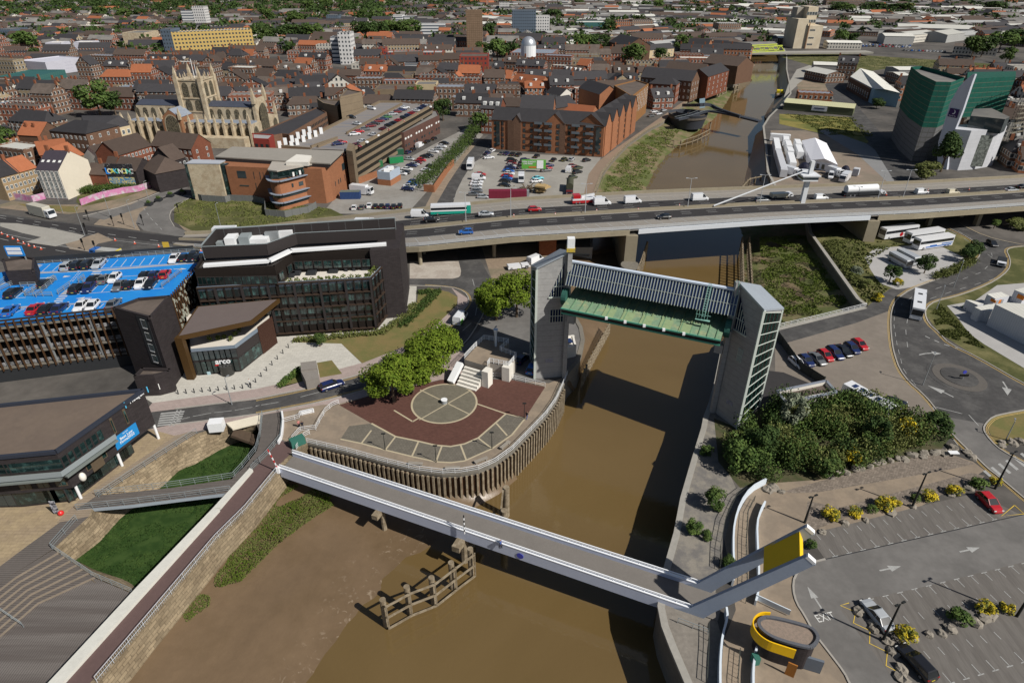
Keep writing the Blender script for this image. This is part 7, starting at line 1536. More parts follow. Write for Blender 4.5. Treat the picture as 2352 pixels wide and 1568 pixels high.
row(q43,[(265,205,'white',h),(352,185,'navy',h),(450,168,'grey',s),(525,138,'red',h),(612,118,'navy',e_),(688,95,'black',s),(768,72,'navy',h),(838,38,'red',h)],((220,160),(315,245)),"of eight in the fenced compound","cars parked in the fenced compound")
def one(z,p,p0,p1,kind,c,label,zl=0,detail=True):
 P_=at(*z(p),zl+.6);return car(kind,c,(P_.x,P_.y,zl+.03),ang(at(*z(p0),zl),at(*z(p1),zl)),label,None,detail)
one(q44,(995,945),(1090,1070),(880,815),s,'silver',"silver-blue saloon parked beside the boulder bed and lamp post");one(q44,(1350,1375),(1480,1520),(1220,1240),e_,'black',"black estate car beside the boulder strip at the bottom right")
one(q43,(2020,1475),(1950,1400),(2100,1550),h,'red',"bright red hatchback alone in the upper bays of the car park");one(lambda p:p,(763,884),(742,891),(787,876),e_,'navy',"dark blue estate driving past the plane trees on the near road")
one(lambda p:p,(2279,559),(2260,545),(2292,568),h,'black',"dark green-black hatchback driving down from the flyover underpass");one(q43,(1120,608),(1060,580),(1190,640),s,'white',"white saloon with dark bonnet behind the shrubbery");one(q43,(1150,565),(1090,560),(1210,580),s,'black',"black saloon half hidden beyond the white saloon and shrubs")
one(zF,(1560,520),(1500,600),(1640,470),h,'navy',"dark blue hatchback in the shade beside the left barrier tower");one(zF,(1730,690),(1700,760),(1760,640),h,'blue',"bright blue car in shadow at the foot of the left barrier tower")
row(q22,[(895,320,'white',h),(965,318,'grey',h),(1033,302,'white',s),(1090,310,'black',h),(1145,310,'black',h),(1200,310,'navy',h),(1255,312,'black',h),(1312,305,'black',h)],((1140,335),(1150,285)),"in the line behind the courthouse","cars parked behind the courthouse")
row(zB,[(1810,957,'white',h),(1850,945,'black',h),(1870,905,'white',s),(1925,862,'navy',s),(1960,847,'silver',h),(1992,828,'maroon',h),(2040,797,'red',h),(2085,757,'black',s),(2125,745,'black',s),(2182,697,'white',s),(2240,667,'silver',h),(2278,637,'white',s),(2310,600,'black',s)],((1820,900),(1930,910)),"in the slanting side car park row","cars in the slanting side car park",0,True)
row(zB,[(1885,707,'navy',h),(1945,675,'black',h),(2020,632,'white',v),(2110,582,'black',s),(2190,547,'black',s)],((1880,712),(1980,665)),"against the plum brick block","cars beside the plum brick block")
row(zB,[(1880,1137,'navy',s),(1897,1107,'white',s),(1925,1083,'blue',h),(1950,1055,'navy',h),(2100,918,'white',s),(2150,875,'black',h),(1900,785,'silver',h)],((1850,1130),(1950,1140)),"scattered near the hedge of the side car park","cars near the side car park hedge")
G4="cars in the concrete car park"
row(zG,[(185,718,'navy',h),(240,687,'white',h),(355,720,'grey',s),(408,722,'navy',s),(478,730,'black',s),(552,737,'black',e_),(762,752,'black',s),(960,795,'black',s),(1085,792,'olive',e_),(1172,790,'silver',e_)],((735,770),(790,735)),"in the back row below the orange apartments",G4)
row(zG,[(470,800,'black',e_),(470,835,'maroon',h),(462,865,'silver',h),(455,888,'navy',s),(430,925,'blue',s),(440,955,'white',h),(415,985,'red',s),(415,1012,'blue',h),(395,1042,'black',s),(385,1092,'black',s)],((380,925),(490,935)),"in the car park's left-hand column",G4)
row(zG,[(605,845,'black',e_),(630,802,'navy',e_),(590,885,'black',s),(902,862,'navy',s),(890,895,'red',h),(872,918,'grey',s),(1190,870,'maroon',h),(775,1012,'cyan',s),(762,1045,'white',s),(200,768,'white',s)],((850,890),(950,880)),"loosely parked round the green billboard",G4)
row(zG,[(95,965,'red',s),(80,1012,'white',v),(62,1052,'white',s),(50,1083,'white',s),(55,1122,'silver',h),(55,1162,'grey',s),(130,1230,'silver',h),(20,1200,'grey',h)],((20,1010),(150,1012)),"in the car park's street-side column",G4)
one(zG,(1135,918),(1110,965),(1160,870),v,'white',"white panel van parked alone beside the promenade fence");
row(zG,[(2140,230,'white',s),(2195,255,'white',s),(2105,280,'grey',s),(2255,215,'silver',h)],((2110,240),(2200,225)),"by the river path near the dark swing bridge","cars near the swing bridge")
row(zG,[(1250,890,'olive',s),(1240,940,'black',e_),(1190,1000,'olive',h),(1350,800,'black',h)],((1200,900),(1290,880)),"of the dark vehicles by the promenade fence",G4)
zr_=MH-.48;G5="cars on the concrete roof decks"
row(zB,[(1060,605,'navy',s),(1095,590,'red',s),(1255,492,'white',s),(1300,465,'red',s),(1375,437,'grey',s),(1445,397,'maroon',s),(1490,372,'black',s),(1545,340,'maroon',s),(1598,318,'navy',s),(1637,292,'green',s),(1705,257,'silver',s),(1762,232,'maroon',h),(1812,207,'navy',s),(1845,182,'white',s)],((1215,500),(1310,490)),"in the inner row of the concrete roof deck",G5,zr_)
row(zB,[(1278,632,'maroon',h),(1350,582,'white',s),(1480,502,'white',s),(1600,437,'maroon',s),(1665,392,'black',s),(1720,367,'black',s),(1778,337,'red',s),(1838,303,'black',h),(1888,280,'navy',h),(1935,252,'red',s),(1980,218,'white',s),(2030,197,'navy',s),(2080,168,'navy',s),(2112,170,'white',h)],((1440,495),(1530,505)),"in the outer row of the concrete roof deck",G5,zr_)
row(zB,[(1215,293,'black',s),(1285,372,'white',s),(1452,192,'white',e_)],((1240,365),(1330,378)),"on the upper blue-grey roof deck",G5,zr_)
row(zB,[(1745,446,'blue',h),(1810,420,'red',h),(1862,412,'navy',h),(1940,365,'white',s),(1962,348,'silver',s),(2012,328,'white',s),(2062,297,'white',s),(2106,267,'blue',s)],((1920,370),(2040,320)),"on the plum brick block's roof","cars on the plum block roof",8.2)
def fly_at(x,y,dz=.6):
 z=7
 for _ in range(8):P_=at(x,y,z+dz);z=lerpt(fw,P_.x)[1]
 P_.z=z+.04;return P_
def dirx(P_):a,b=deck(P_.x-3,.5),deck(P_.x+3,.5);return ang(a,b)
for(x,y,k,c,lab,fl_)in((1383,466,v,'white',"white panel van beside the recovery truck on the flyover",0),(1453,462,v,'white',"white panel van with a blue roundel on the flyover, behind the recovery truck",0),(1607,456,v,'white',"white panel van alone mid-span on the flyover",0),(1750,460,e_,'grey',"dark grey pickup-like car on the flyover left of the stalk cabin",0),(1886,454,mv,'white',"small white van with blue markings on the flyover right of the stalk cabin",0),(2117,441,mv,'white',"small white van on the flyover right of the tanker lorry",0),(2188,442,mv,'cream',"pale cream small van beside a lamp post on the flyover",0),(2323,436,s,'silver',"silver saloon on the flyover near the right edge",0),(2350,429,s,'black',"black car at the very right end of the flyover",0),(965,494,v,'white',"white panel van behind the green and white bus on the flyover",0),(991,504,s,'black',"black saloon below the green and white bus on the flyover",0),(1116,491,s,'silver',"silver saloon in front of the green and white bus",0),(1228,480,h,'red',"red hatchback on the far carriageway of the flyover",0),(1070,532,h,'blue',"bright blue hatchback on the near carriageway of the flyover",1),(1525,498,h,'black',"black hatchback on the near carriageway above the river",1)):
 P_=fly_at(x,y);o=car(k,c,P_,dirx(P_)+(pi if fl_ else 0),lab);
def boxy(name,label,cat,loc,rz,L,W_,H_,body,low=None,band=True,cabL=0,cab=None,floor_=.35,nwh=3,extra=None):
 t=thing(name,label,cat,loc,rz);m=MB();x0,x1=-L/2,L/2-cabL;bw=W_/2
 pr=[(x0,floor_),(x1,floor_),(x1,H_-.15),(x1-.12,H_),(x0+.12,H_),(x0,H_-.15)];vs=[(x,-bw,z)for x,z in pr]+[(x,bw,z)for x,z in pr];m.add(vs,[(0,1,2,3,4,5)]+[(11,10,9,8,7,6)]+[(i+6,(i+1)%6+6,(i+1)%6,i)for i in range(6)]);m.obj("body",body,t)
 if low:m=MB();m.box(((x0+x1)/2,0,floor_+.42),(x1-x0+.02,W_+.02,.8));m.obj("lower_panel",low,t)
 if band:
  m=MB();m.box(((x0+x1)/2+.05,0,H_*.66),(x1-x0-.3,W_+.03,H_*.24));m.box((x1-.04,0,H_*.62),(.12,W_*.92,H_*.42));m.obj("windows",cglass,t)
 if cabL:
  m=MB();ch=min(H_,2.9);pr=[(x1+.25,floor_+.2),(L/2,floor_+.2),(L/2,ch*.55),(L/2-.35,ch),(x1+.25,ch)];n_=5;vs=[(x,-bw*.96,z)for x,z in pr]+[(x,bw*.96,z)for x,z in pr];m.add(vs,[(0,1,2,3,4),(9,8,7,6,5)]+[(i+5,(i+1)%5+5,(i+1)%5,i)for i in range(5)]);m.obj("cab",cab or body,t)
  m=MB();m.add([(L/2+.02,-bw*.88,ch*.57),(L/2+.02,bw*.88,ch*.57),(L/2-.30,bw*.85,ch*.95),(L/2-.30,-bw*.85,ch*.95)],[(0,1,2,3)]);m.box((x1+cabL*.6,0,ch*.7),(cabL*.4,W_*.97,ch*.22));m.obj("windscreen",cglass,t);m=MB();m.box((0,0,floor_+.05),(L*.95,W_*.5,.3));m.obj("chassis",tyre,t)
 paint('white');vparts('hatchback','white')
 xs_=[-L*.36,L*.33]if nwh==2 else[-L*.38,-L*.28,L*.36]
 for x in xs_:
  for sy in(-1,1):o=place(VC["wheel"],"wheel",(x,sy*(bw-.14),.45),0,t);o.scale=(1.4,1.4,1.4)
 for sy in(-1,1):o=place(VC["headlight"],"headlight",(L/2-.02,sy*bw*.75,.8),0,t)
 return t
PW=paint('white');P_=fly_at(1035,480,1.5);bus=boxy("bus","green and white single-decker bus on the far carriageway of the flyover","bus",P_,dirx(P_)+pi,12,2.5,3.0,PW,paint('teal'),True,nwh=2);MB().box((-5.4,0,1.7),(1.25,2.54,2.2)).obj("rear_panel",paint('teal'),bus)
P_=fly_at(1986,437,1.6);tk=boxy("tanker_lorry","white tanker lorry with a cylindrical tank on the flyover","lorry",P_,dirx(P_),14,2.5,1.3,steel_dk,None,False,2.3,PW);m=MB();m.cyl((-6.6,0,2.2),(4.0,0,2.2),1.22,n=20);m.obj("tank",W,tk,smooth=False)
P_=fly_at(1350,457,1.2);rt=boxy("recovery_truck","white and red heavy recovery truck on the flyover","lorry",P_,dirx(P_),10,2.5,1.7,PW,paint('red'),False,2.6,PW);MB().box((-3.6,0,2.2),(2.2,2.3,1.1)).obj("crane_body",paint('red'),rt);MB().beam((-2,0,2),(2,0,2.6),.6).obj("boom",PW,rt)
P_=fly_at(1795,447,1);ft=boxy("flatbed_truck","cream dropside truck on the flyover under the stalk cabin","lorry",P_,dirx(P_),7,2.2,1.6,paint('cream'),None,False,2,PW,nwh=2)
P_=fly_at(838,513,1);boxy("box_truck","small white truck half hidden behind the dark office roof","lorry",P_,dirx(P_),6,2.1,2.4,PW,None,False,1.9,PW,nwh=2)
def gtruck(z,p,p0,p1,*a,**k):P_=at(*z(p),1.3);P_.z=.03;a_=list(a);return boxy(a_[0],a_[1],a_[2],P_,ang(at(*z(p0)),at(*z(p1))),*a_[3:],**k)
gtruck(q12,(385,370),(260,345),(490,400),"box_lorry","cream-sided box lorry with white cab on the left main road","lorry",11,2.5,3.7,M("curtain_grey",(.42,.40,.34),.8,.1,1),None,False,2.4,PW)
gtruck(q12,(2090,560),(1990,560),(2210,555),"box_lorry","white box lorry just behind the dark office plant screen","lorry",9,2.4,3.4,PW,None,False,2.2,PW)
tt=gtruck(q12,(960,722),(1085,735),(850,712),"tipper_lorry","blue tipper lorry with a yellow tail behind the blue car park","lorry",9,2.4,1.9,M("tipper_steel",(.35,.35,.33),.6,.1,1),None,False,2.3,paint('blue'));MB().box((-4.3,0,1.3),(.3,2.45,1.5)).obj("tail_board",M("tail_yellow",(.6,.5,.05),.5,.1,1),tt)
gtruck(q22,(965,170),(890,170),(1050,185),"box_lorry","white box lorry parked in the yard behind the courthouse","lorry",8.5,2.4,3.4,PW,None,False,2.1,PW)
gtruck(zG,(580,1012),(585,980),(580,1060),"box_truck","white box truck among the cars of the concrete car park","lorry",6.5,2.3,3.0,PW,None,False,1.8,PW,nwh=2)
tk=gtruck(zG,(1150,1120),(1160,1010),(1150,1215),"tank_truck","olive drum truck with a red and white cab in the concrete car park","lorry",12,2.5,1.4,steel_dk,None,False,2.4,paint('maroon'));m=MB();m.cyl((-5.8,0,2.2),(2.6,0,2.2),1.3,n=16);m.obj("drum",M("tank_olive",(.06,.062,.04),.7,.15,1),tk)
P_=at(*q2((1955,1500)),1.5);P_.z=.03;boxy("box_lorry","white box lorry waiting on the street beside the orange garden wall","lorry",P_,ang(at(*q2((1970,1450))),at(*q2((1930,1550)))),8.5,2.4,3.4,PW,None,False,2.1,PW)
P_=at(2108,700,1.5);P_.z=.03;co=boxy("coach","white coach driving down towards the roundabout","coach",P_,ang(at(2112,672,1),at(2106,728,1)),12,2.5,3.3,PW);
for x in(-2.5,2.5):MB().box((x,0,3.32),(.8,.9,.1)).obj("roof_hatch",steel_dk,co)
for k,(x,y,lab,ex)in enumerate(((1190,545,"white coach with a red emblem, nearest the flyover, in the coach park",paint('red')),(1420,583,"white coach with a curved dark window line, middle of the three",steel_dk),(1505,638,"white coach with blue and pink patterned flank, front of the three",paint('blue')))):
 P_=at(*q42((x,y)),1.6);P_.z=.03;dr=ang(at(*q42((x+100,y-14))),at(*q42((x-100,y+14))));t=boxy("coach",lab,"coach",P_,dr,12.5,2.5,3.5,PW);m=MB()
 for sy in(-1.27,1.27):
  if k==0:m.cyl((0,sy,1.25),(0,sy*1.01,1.25),.65,n=14);m.box((-2.2,sy,1.2),(2.6,.03,.25))
  else:m.box((-1,sy,.8),(9.5,.03,.35))
  if k==2:m.box((-4,sy,1.35),(4,.03,.3));m.box((1,sy,1.15),(2.5,.03,.3))
 m.obj("livery",ex,t)
for(x,y,lab)in((1205,805,"silver minibus nearest the camera in the coach park"),(1275,778,"silver minibus behind its twin beside the round tree")):
 P_=at(*q42((x,y)),1.2);P_.z=.03;boxy("minibus",lab,"minibus",P_,ang(at(*q42((1120,760))),at(*q42((1290,850)))),6.8,2.1,2.6,paint('silver'),nwh=2)
P_=at(2301,601,.8);P_.z=.03;boxy("pickup_truck","white dropside pickup on the bend by the double yellow lines","pickup",P_,ang(at(2303,590),at(2299,612)),5.8,2.1,1.3,steel_dk,None,False,2.0,PW,nwh=2)
P_=at(1191,610,.8);P_.z=.03;boxy("pickup_truck","white double-cab dropside pickup left of the barrier's zinc roof","pickup",P_,.25,6.2,2.1,1.2,paint('white'),None,False,2.6,PW,nwh=2);one(q32,(215,805),(165,825),(265,785),v,'white',"white panel van behind the left barrier tower roof")
gv_=one(lambda p:p,(1058,731),(1047,745),(1068,718),v,'white',"white delivery van with bright green rear on the road by the lawn");MB().box((-1.9,0,.85),(1.5,2.04,1.0)).obj("green_panel",paint('lime'),gv_)
P_=at(*q43((905,568)),1.2);P_.z=.03;mh=boxy("motorhome","long white motorhome parked behind the shrubbery","motorhome",P_,ang(at(*q43((760,490))),at(*q43((1040,650)))),9.5,2.4,3.0,PW,None,False,1.5,PW)
for x in(-3,-1.5,.2,1.6):MB().box((x,0,3.03),(.8,1.2,.08)).obj("roof_light",gwin,mh)
zY=zoomf(1900,320,300,1344);mq=thing("marquee","large white pitched marquee in the yard beside the river","marquee",(0,0,0));eL=[at(*zY(p),3.2)for p in((570,362),(870,412),(745,170),(470,140))];rf_=[at(*zY((725,345)),5.2),at(*zY((615,110)),5.2)];tent=M("tent_white",(.78,.78,.82),.6,.04,.6,pat=('lines','u',4,.12,(.68,.68,.72)))
m=MB();m.prism([tuple(p[:2])for p in eL],0,3.2,top=False);m.add([eL[0],eL[1],rf_[0]],[(0,1,2)]);m.add([eL[2],eL[3],rf_[1]],[(0,1,2)]);m.obj("wall",tent,mq);m=MB();m.quad(eL[0],rf_[0],rf_[1],eL[3]);m.quad(eL[1],eL[2],rf_[1],rf_[0]);m.obj("roof",tent,mq);used(eL);wins(mq,eL[0],eL[1],.2,2.6,5,1,1.4,2.2,fr_w,glass,0)
def trailer(z,a,b,w_,h_,lab,mat=None,name="trailer_cabin"):
 A_,B_=at(*z(a),h_),at(*z(b),h_);d=B_-A_;c_=(A_+B_)/2;o=MB().box((c_.x,c_.y,h_/2+.2),(d.length,w_,h_-.3),ang(A_,B_));o.box((c_.x,c_.y,h_+.1),(d.length*.9,w_*.9,.12),ang(A_,B_));o.box((c_.x,c_.y,.3),(d.length*.6,w_*.8,.6),ang(A_,B_));o=o.obj(name,mat or W);tag(o,lab,"trailer")
for k,(a,b)in enumerate((((120,65),(345,80)),((180,110),(205,235)),((205,240),(275,470)),((290,90),(295,135)),((310,140),(330,200)),((330,210),(350,260)),((340,270),(375,390)),((415,125),(440,180)),((425,185),(460,270)))):
 trailer(zY,a,b,2.6,3.2,("long white trailer across the head of the yard","white trailer nearest the river wall, upper half","long grey-white trailer nearest the river wall, lower half","top cabin of the middle trailer column","second cabin down the middle trailer column","third cabin down the middle trailer column","lowest white cabin of the middle trailer column","upper white cabin against the marquee's left side","lower white cabin against the marquee's left side")[k],W if k!=2 else box_w)
for(p,p0,p1,lab,L_)in(((340,490),(300,470),(400,500),"white artic tractor and trailer parked behind the stalk cabin",9),((500,540),(470,480),(515,580),"white lorry cab beside the stalk cabin in the yard",6),((840,500),(780,480),(900,520),"white panel lorry parked lower right of the marquee",7),((950,560),(1000,530),(900,610),"white-roofed dark lorry in the yard by the flyover",8)):
 P_=at(*zY(p),1.2);P_.z=.03;boxy("lorry",lab,"lorry",P_,ang(at(*zY(p0)),at(*zY(p1))),L_,2.4,3.2,PW,None,False,2.0,PW)
one(zY,(793,540),(800,505),(785,580),v,'white',"white panel van seen from the front in the marquee yard");
for k,(x,y,s_,lab)in enumerate(((500,415,4,"left of two black pop-up tents by the marquee"),(590,400,3.4,"right of two black pop-up tents by the marquee"),(960,450,3,"dark tent sheet lying in the marquee yard"))):
 P_=at(*zY((x,y)),1.5);m=MB();m.dome((P_.x,P_.y,.0),s_*.6,2.6,12,5);tag(m.obj("popup_tent",M("tent_black",(.012,.014,.03),.6,.1,1),uv=False),lab,"tent")
trailer(zY,(1050,450),(1120,460),2.8,2.8,"pale grey site hut at the right of the marquee yard",box_w,"site_hut")
def shed(z,a,b,dep,ze,rise,wm,rm,lab,**kw):return H(z,a,b,dep,ze,rise,wm,rm,lab,cat="warehouse",name="warehouse",**kw)
MTS.update(gs=M("shed_green",(.12,.13,.075),.7,.08,.3,pat=('lines','u',.6,.06,(.09,.10,.055))),gr=M("shed_roof_yellow",(.50,.49,.30),.6,.06,.3,pat=('lines','u',1,.08,(.40,.39,.24))),bl=M("shed_blue",(.24,.38,.46),.6,.06,.3,pat=('lines','u',.6,.06,(.2,.32,.4))))
ze_=hg(q4((785,1055)),q4((785,985))[1]);t=shed(q4,(150,935),(785,990),12,ze_,1.5,'gs','gr',"long olive green shed with pale yellow-green roof beside the river wall",over=.2)
a,b=at(*q4((150,935)),ze_),at(*q4((785,990)),ze_);sgn_=thing("shed_sign","white name board on the olive green shed","sign",a.lerp(b,.52)+Vector((0,-.2,-1.6)),ang(a,b));MB().box((0,0,0),(8,.2,2.6)).obj("board",W,sgn_);MB().box((0,-.12,0),(5.5,.06,.6)).obj("lettering",M("sign_dark",(.05,.06,.12),.6,.2,2),sgn_)
a,b=at(*q4((970,815)),7.5),at(*q4((1205,850)),7.5);shed(q4,(970,815),(1205,850),62,7.5,2.5,'bl','mw',"big white-roofed warehouse with pale blue gable on the right bank",over=.2)if 0 else None
P_=[at(*q4(p),8)for p in((970,815),(1205,850),(960,655),(750,700))];rr1,rr0=at(*q4((1060,815)),10.5),at(*q4((840,625)),10.5);wh=thing("warehouse","big white-roofed warehouse with pale blue gable on the right bank","warehouse",(0,0,0));m=MB();m.prism([tuple(p[:2])for p in P_],0,8,top=False);m.add([P_[0],P_[1],rr1],[(0,1,2)]);m.add([P_[2],P_[3],rr0],[(0,1,2)]);m.obj("wall",MTS['bl'],wh);used(P_)
m=MB();m.quad(P_[0]+Z(.1),rr1+Z(.1),rr0+Z(.1),P_[3]+Z(.1));m.quad(P_[1]+Z(.1),P_[2]+Z(.1),rr0+Z(.1),rr1+Z(.1));m.obj("roof",metal_w,wh)
A_,B_=P_[3],P_[0];bw_=A_.lerp(B_,.02);m=MB();d=B_-A_;d.z=0;nn=Vector((d.y,-d.x,0)).normalized();m.box(tuple((A_.lerp(B_,.45)-nn*-.3)[:2])+(3.8,),(d.length*.9,.8,7.6),ang(A_,B_));m.obj("brick_side",brk_brn,wh);wins(wh,A_+nn*.75,A_.lerp(B_,.9)+nn*.75,1,6,10,1,2,3,fr_w,glass)
bg_=thing("barge","moored work barge with a bright yellow deckhouse on the right bank upstream","barge",at(1790,222,WZ),1.2);m=MB();m.prism([(-9,-3),(8,-3),(10,0),(8,3),(-9,3)],-.3,1.6);m.obj("hull",M("hull_dark",(.03,.03,.035),.7,.2,1),bg_);MB().box((4,0,2.6),(6,4.5,2)).obj("deckhouse",M("deckhouse_yellow",(.60,.48,.02),.6,.1,1),bg_);MB().box((-4,0,1.9),(7,4,.6)).obj("cargo",dirt,bg_);MB().cyl((0,0,2),(0,0,6),.15).obj("mast",steel,bg_)
bb2=thing("billboard","bright green roadside billboard standing in the concrete car park","billboard",at(*zG((725,945))),-.05);MB().box((0,0,3.2),(9.6,.3,3.6)).obj("panel",M("board_green",(.12,.36,.06),.6,.1,1),bb2);MB().box((2.5,-.2,3.2),(2.6,.1,3.2)).obj("white_shape",W,bb2);text("lettering","OPEN SUNDAY",W,(-2,-.2,4.2),(radians(90),0,0),.8,bb2,.01,bold=.02);text("lettering","CAR PARK",W,(-2.3,-.2,3.4),(radians(90),0,0),.8,bb2,.01,bold=.02);MB().box((-.5,-.2,2.1),(3,.06,.6)).obj("orange_strip",paint('orange'),bb2)
for x in(-3.5,3.5):MB().box((x,.2,.8),(.25,.25,1.6)).obj("leg",timber,bb2)
cn=thing("shipping_container","long crimson container with grey ends beside the flyover","container",at(*zG((420,1240))),0.02);MB().box((0,0,1.4),(13.5,2.6,2.6)).obj("body",M("container_crimson",(.17,.02,.04),.6,.12,.6,pat=('lines','u',.5,.12,(.12,.015,.03))),cn);MB().box((6.95,0,1.4),(1.2,2.5,2.4)).obj("end",steel,cn)
tb_=thing("timber_stack","stack of pale sawn timber and crates near the flyover","timber stack",at(*zG((820,1180))));
for k in range(5):MB().box((random.uniform(-1,1),random.uniform(-2,2),.8+k*.5),(3.2,4,.5),k*.3).obj("pallet",M("pale_timber",(.38,.27,.13),.85,.2,2),tb_)
sc_=thing("scrap_heap","heap of dark scrap timber and metal left of the pale timber stack","scrap heap",at(*zG((680,1160))));m=MB()
for k in range(60):p=Vector((random.gauss(0,3.2),random.gauss(0,2.2),random.uniform(.1,1.6)));m.beam(p,p+Vector((random.uniform(-1.5,1.5),random.uniform(-1.5,1.5),random.uniform(-.3,1.2))),.25)
m.obj("scrap",M("scrap",(.12,.09,.06),.9,.4,1),sc_,uv=False)["kind"]="stuff"
# == LABELS FOR THE MANY
LANDS=[("the pale minster",(450,270)),("the courthouse",(620,400)),("the concrete multi-storey",(800,300)),("the orange apartments",(1290,310)),("the netted hotel",(2170,260)),("the cream silo",(1840,70)),("the dark swing bridge",(1590,255)),("the white tower block",(1225,60)),("the yellow apartments",(500,90)),("the silver-domed hall",(1212,105)),("the narrow white-gabled house",(120,410)),("the slim white office tower",(790,115)),("the scaffolded brown tower",(1088,70)),("the left frame edge",(0,200)),("the right frame edge",(2352,120)),("the red brick cube",(610,280)),("the green shed",(1880,255)),("the top-left tower",(450,45)),("the lime road bridge",(1760,118)),("the right barrier tower",(1700,850)),("the roundabout",(2200,865)),("the coach park",(2090,600)),("the round kiosk",(1815,1480)),("the left-hand junction",(250,500)),("the brown brick tower",(1450,230))]
AUTO=[]
def auto(o,desc,P_):AUTO.append((o,desc,P_))
def finish_labels():
 seen={}
 for o,desc,P_ in AUTO:
  x,y=pp((P_[0],P_[1],0));best=min(LANDS,key=lambda l:hypot((l[1][0]-x),(l[1][1]-y)*2));dx,dy=x-best[1][0],(y-best[1][1])*2
  rel=("right of" if dx>0 else "left of")if abs(dx)>abs(dy)else("below" if dy>0 else "behind");seen.setdefault((desc,rel,best[0]),[]).append((hypot(dx,dy),o))
 for(desc,rel,l),L_ in seen.items():
  L_.sort(key=lambda t:t[0])
  for i,(_,o)in enumerate(L_):o["label"]=desc+" "+rel+" "+l+("" if len(L_)==1 else ", nearest to it" if i==0 else ", farthest from it" if i==len(L_)-1 else ", "+ORD[min(i,19)]+" nearest to it")
# == TREES
LEAF=dict(bright=M("leaf_bright",(.078,.125,.010),.85,.4,1.2,c2=(.125,.17,.018),spec=.15),dark=M("leaf_dark",(.028,.055,.014),.8,.35,1,c2=(.05,.08,.02)),mid=M("leaf_mid",(.05,.09,.02),.8,.35,.8,c2=(.085,.125,.03),rnd=.25),grey=M("leaf_grey",(.15,.18,.12),.8,.3,1.2,c2=(.2,.22,.15)),gorse=M("leaf_gorse",(.09,.12,.03),.8,.3,1,c2=(.50,.38,.02),mix2=.5,f2=5),olive=M("leaf_olive",(.10,.12,.03),.8,.3,1,c2=(.14,.15,.05)))
bark=M("bark",(.12,.09,.065),.9,.3,2);CR={}
def crown(n,size,seed,cone=False,flat_=.8):
 k=(n,seed,cone)
 if k in CR:return CR[k]
 rnd=random.Random(seed);m=MB();cl=[]
 for i in range(16):
  u=rnd.uniform(-.75,.9);a=rnd.uniform(0,2*pi);rr=(sqrt(1-u*u)if not cone else(1-u)*.5)*rnd.uniform(.45,.72);cl.append((rr*cos(a),rr*sin(a),u*.66,rnd.uniform(.26,.44)))
 for i in range(n):
  c=cl[i%16];a,u=rnd.uniform(0,2*pi),rnd.uniform(-1,1);q=sqrt(1-u*u);rad=c[3]*rnd.uniform(.72,1.08);p=Vector((c[0]+rad*q*cos(a),c[1]+rad*q*sin(a),c[2]+rad*u*.85))
  no=Vector((q*cos(a)+rnd.gauss(0,.5),q*sin(a)+rnd.gauss(0,.5),u+.5+rnd.gauss(0,.4))).normalized();t=no.orthogonal().normalized();b=no.cross(t);an=rnd.uniform(0,pi);t,b=t*cos(an)+b*sin(an),b*cos(an)-t*sin(an);s_=size*rnd.uniform(.6,1.4)
  m.add([p+t*s_,p+b*s_*.7,p-t*s_,p-b*s_*.7],[(0,1,2,3)])
 me=bpy.data.meshes.new("crown");me.from_pydata(m.v,[],m.f);CR[k]=me;return me
def tree(P_,r,hh,leaf='mid',n=1400,size=.09,seed=None,name="tree",label=None,desc=None,group=None,cone=False,low=False):
 seed=seed if seed is not None else random.randint(0,5);t=thing(name,label or "","shrub" if low else "tree",(P_[0],P_[1],0),random.uniform(0,6),group);me=crown(n,size,seed,cone)
 k=("m",n,seed,cone,leaf)
 if k not in CR:c_=me.copy();c_.materials.append(LEAF[leaf]);CR[k]=c_
 o=place(CR[k],"crown",(0,0,hh*(.48 if low else.6)),0,t);o.scale=(r,r,hh*(.62 if low else.46))
 if not low:m=MB();m.cyl((0,0,-.1),(0,0,hh*.45),max(.18,hh*.03),max(.1,hh*.018),7);[m.cyl((0,0,hh*.3),(cos(a)*r*.5,sin(a)*r*.5,hh*.62),hh*.014,hh*.006,5)for a in(0,2.1,4.2)];m.obj("trunk",bark,t,uv=False)
 if not label:auto(t,desc or "leafy green tree",P_)
 return t
def pxr(x,y):P_=at(x,y);return P_,(P_-Vector((0,0,CH))).dot(CF)/FL
for(x,y,r,hh,lab)in((905,922,5.6,10.5,"bright green plane tree at the plaza edge, nearest the road"),(948,900,5.2,10.5,"bright green plane tree beside the red plaza, second of the clump"),(985,878,5.2,11,"bright green plane tree behind the paved circle, third of the clump"),(1012,850,5.0,10.5,"bright green plane tree nearest the white viewing platform steps")):tree(at(x,y),r,hh,'bright',7000,.042,name="plane_tree",label=lab,group="plane trees by the plaza")
for(x,y,r,hh,lab)in((1140,735,5.5,10.5,"bright green tree left of the left barrier tower, nearer the road"),(1187,728,6,11.5,"bright green tree touching the left barrier tower")):tree(at(x,y),r,hh,'bright',7000,.042,name="plane_tree",label=lab)
rq=random.Random(11)
thick=MB()
TP_=P2([(1668,1010),(1705,980),(1790,935),(1990,930),(2100,965),(2172,1005),(2120,1035),(1905,1090),(1770,1100),(1700,1100),(1660,1060)])
bx0,bx1=min(p[0]for p in TP_),max(p[0]for p in TP_);by0,by1=min(p[1]for p in TP_),max(p[1]for p in TP_)
for k in range(230):
 x,y=rq.uniform(bx0,bx1),rq.uniform(by0,by1)
 if not inpoly(x,y,TP_):continue
 r_=rq.uniform(1.2,2.6);thick.mi=rq.choice((0,0,1,1,2,2));leafball(thick,(x,y,r_*.8+rq.uniform(0,1.2)),r_,420,rq,.17,1.0)
o=thick.obj("thicket",[LEAF['dark'],LEAF['mid'],LEAF['olive']],uv=False);o["kind"]="stuff"
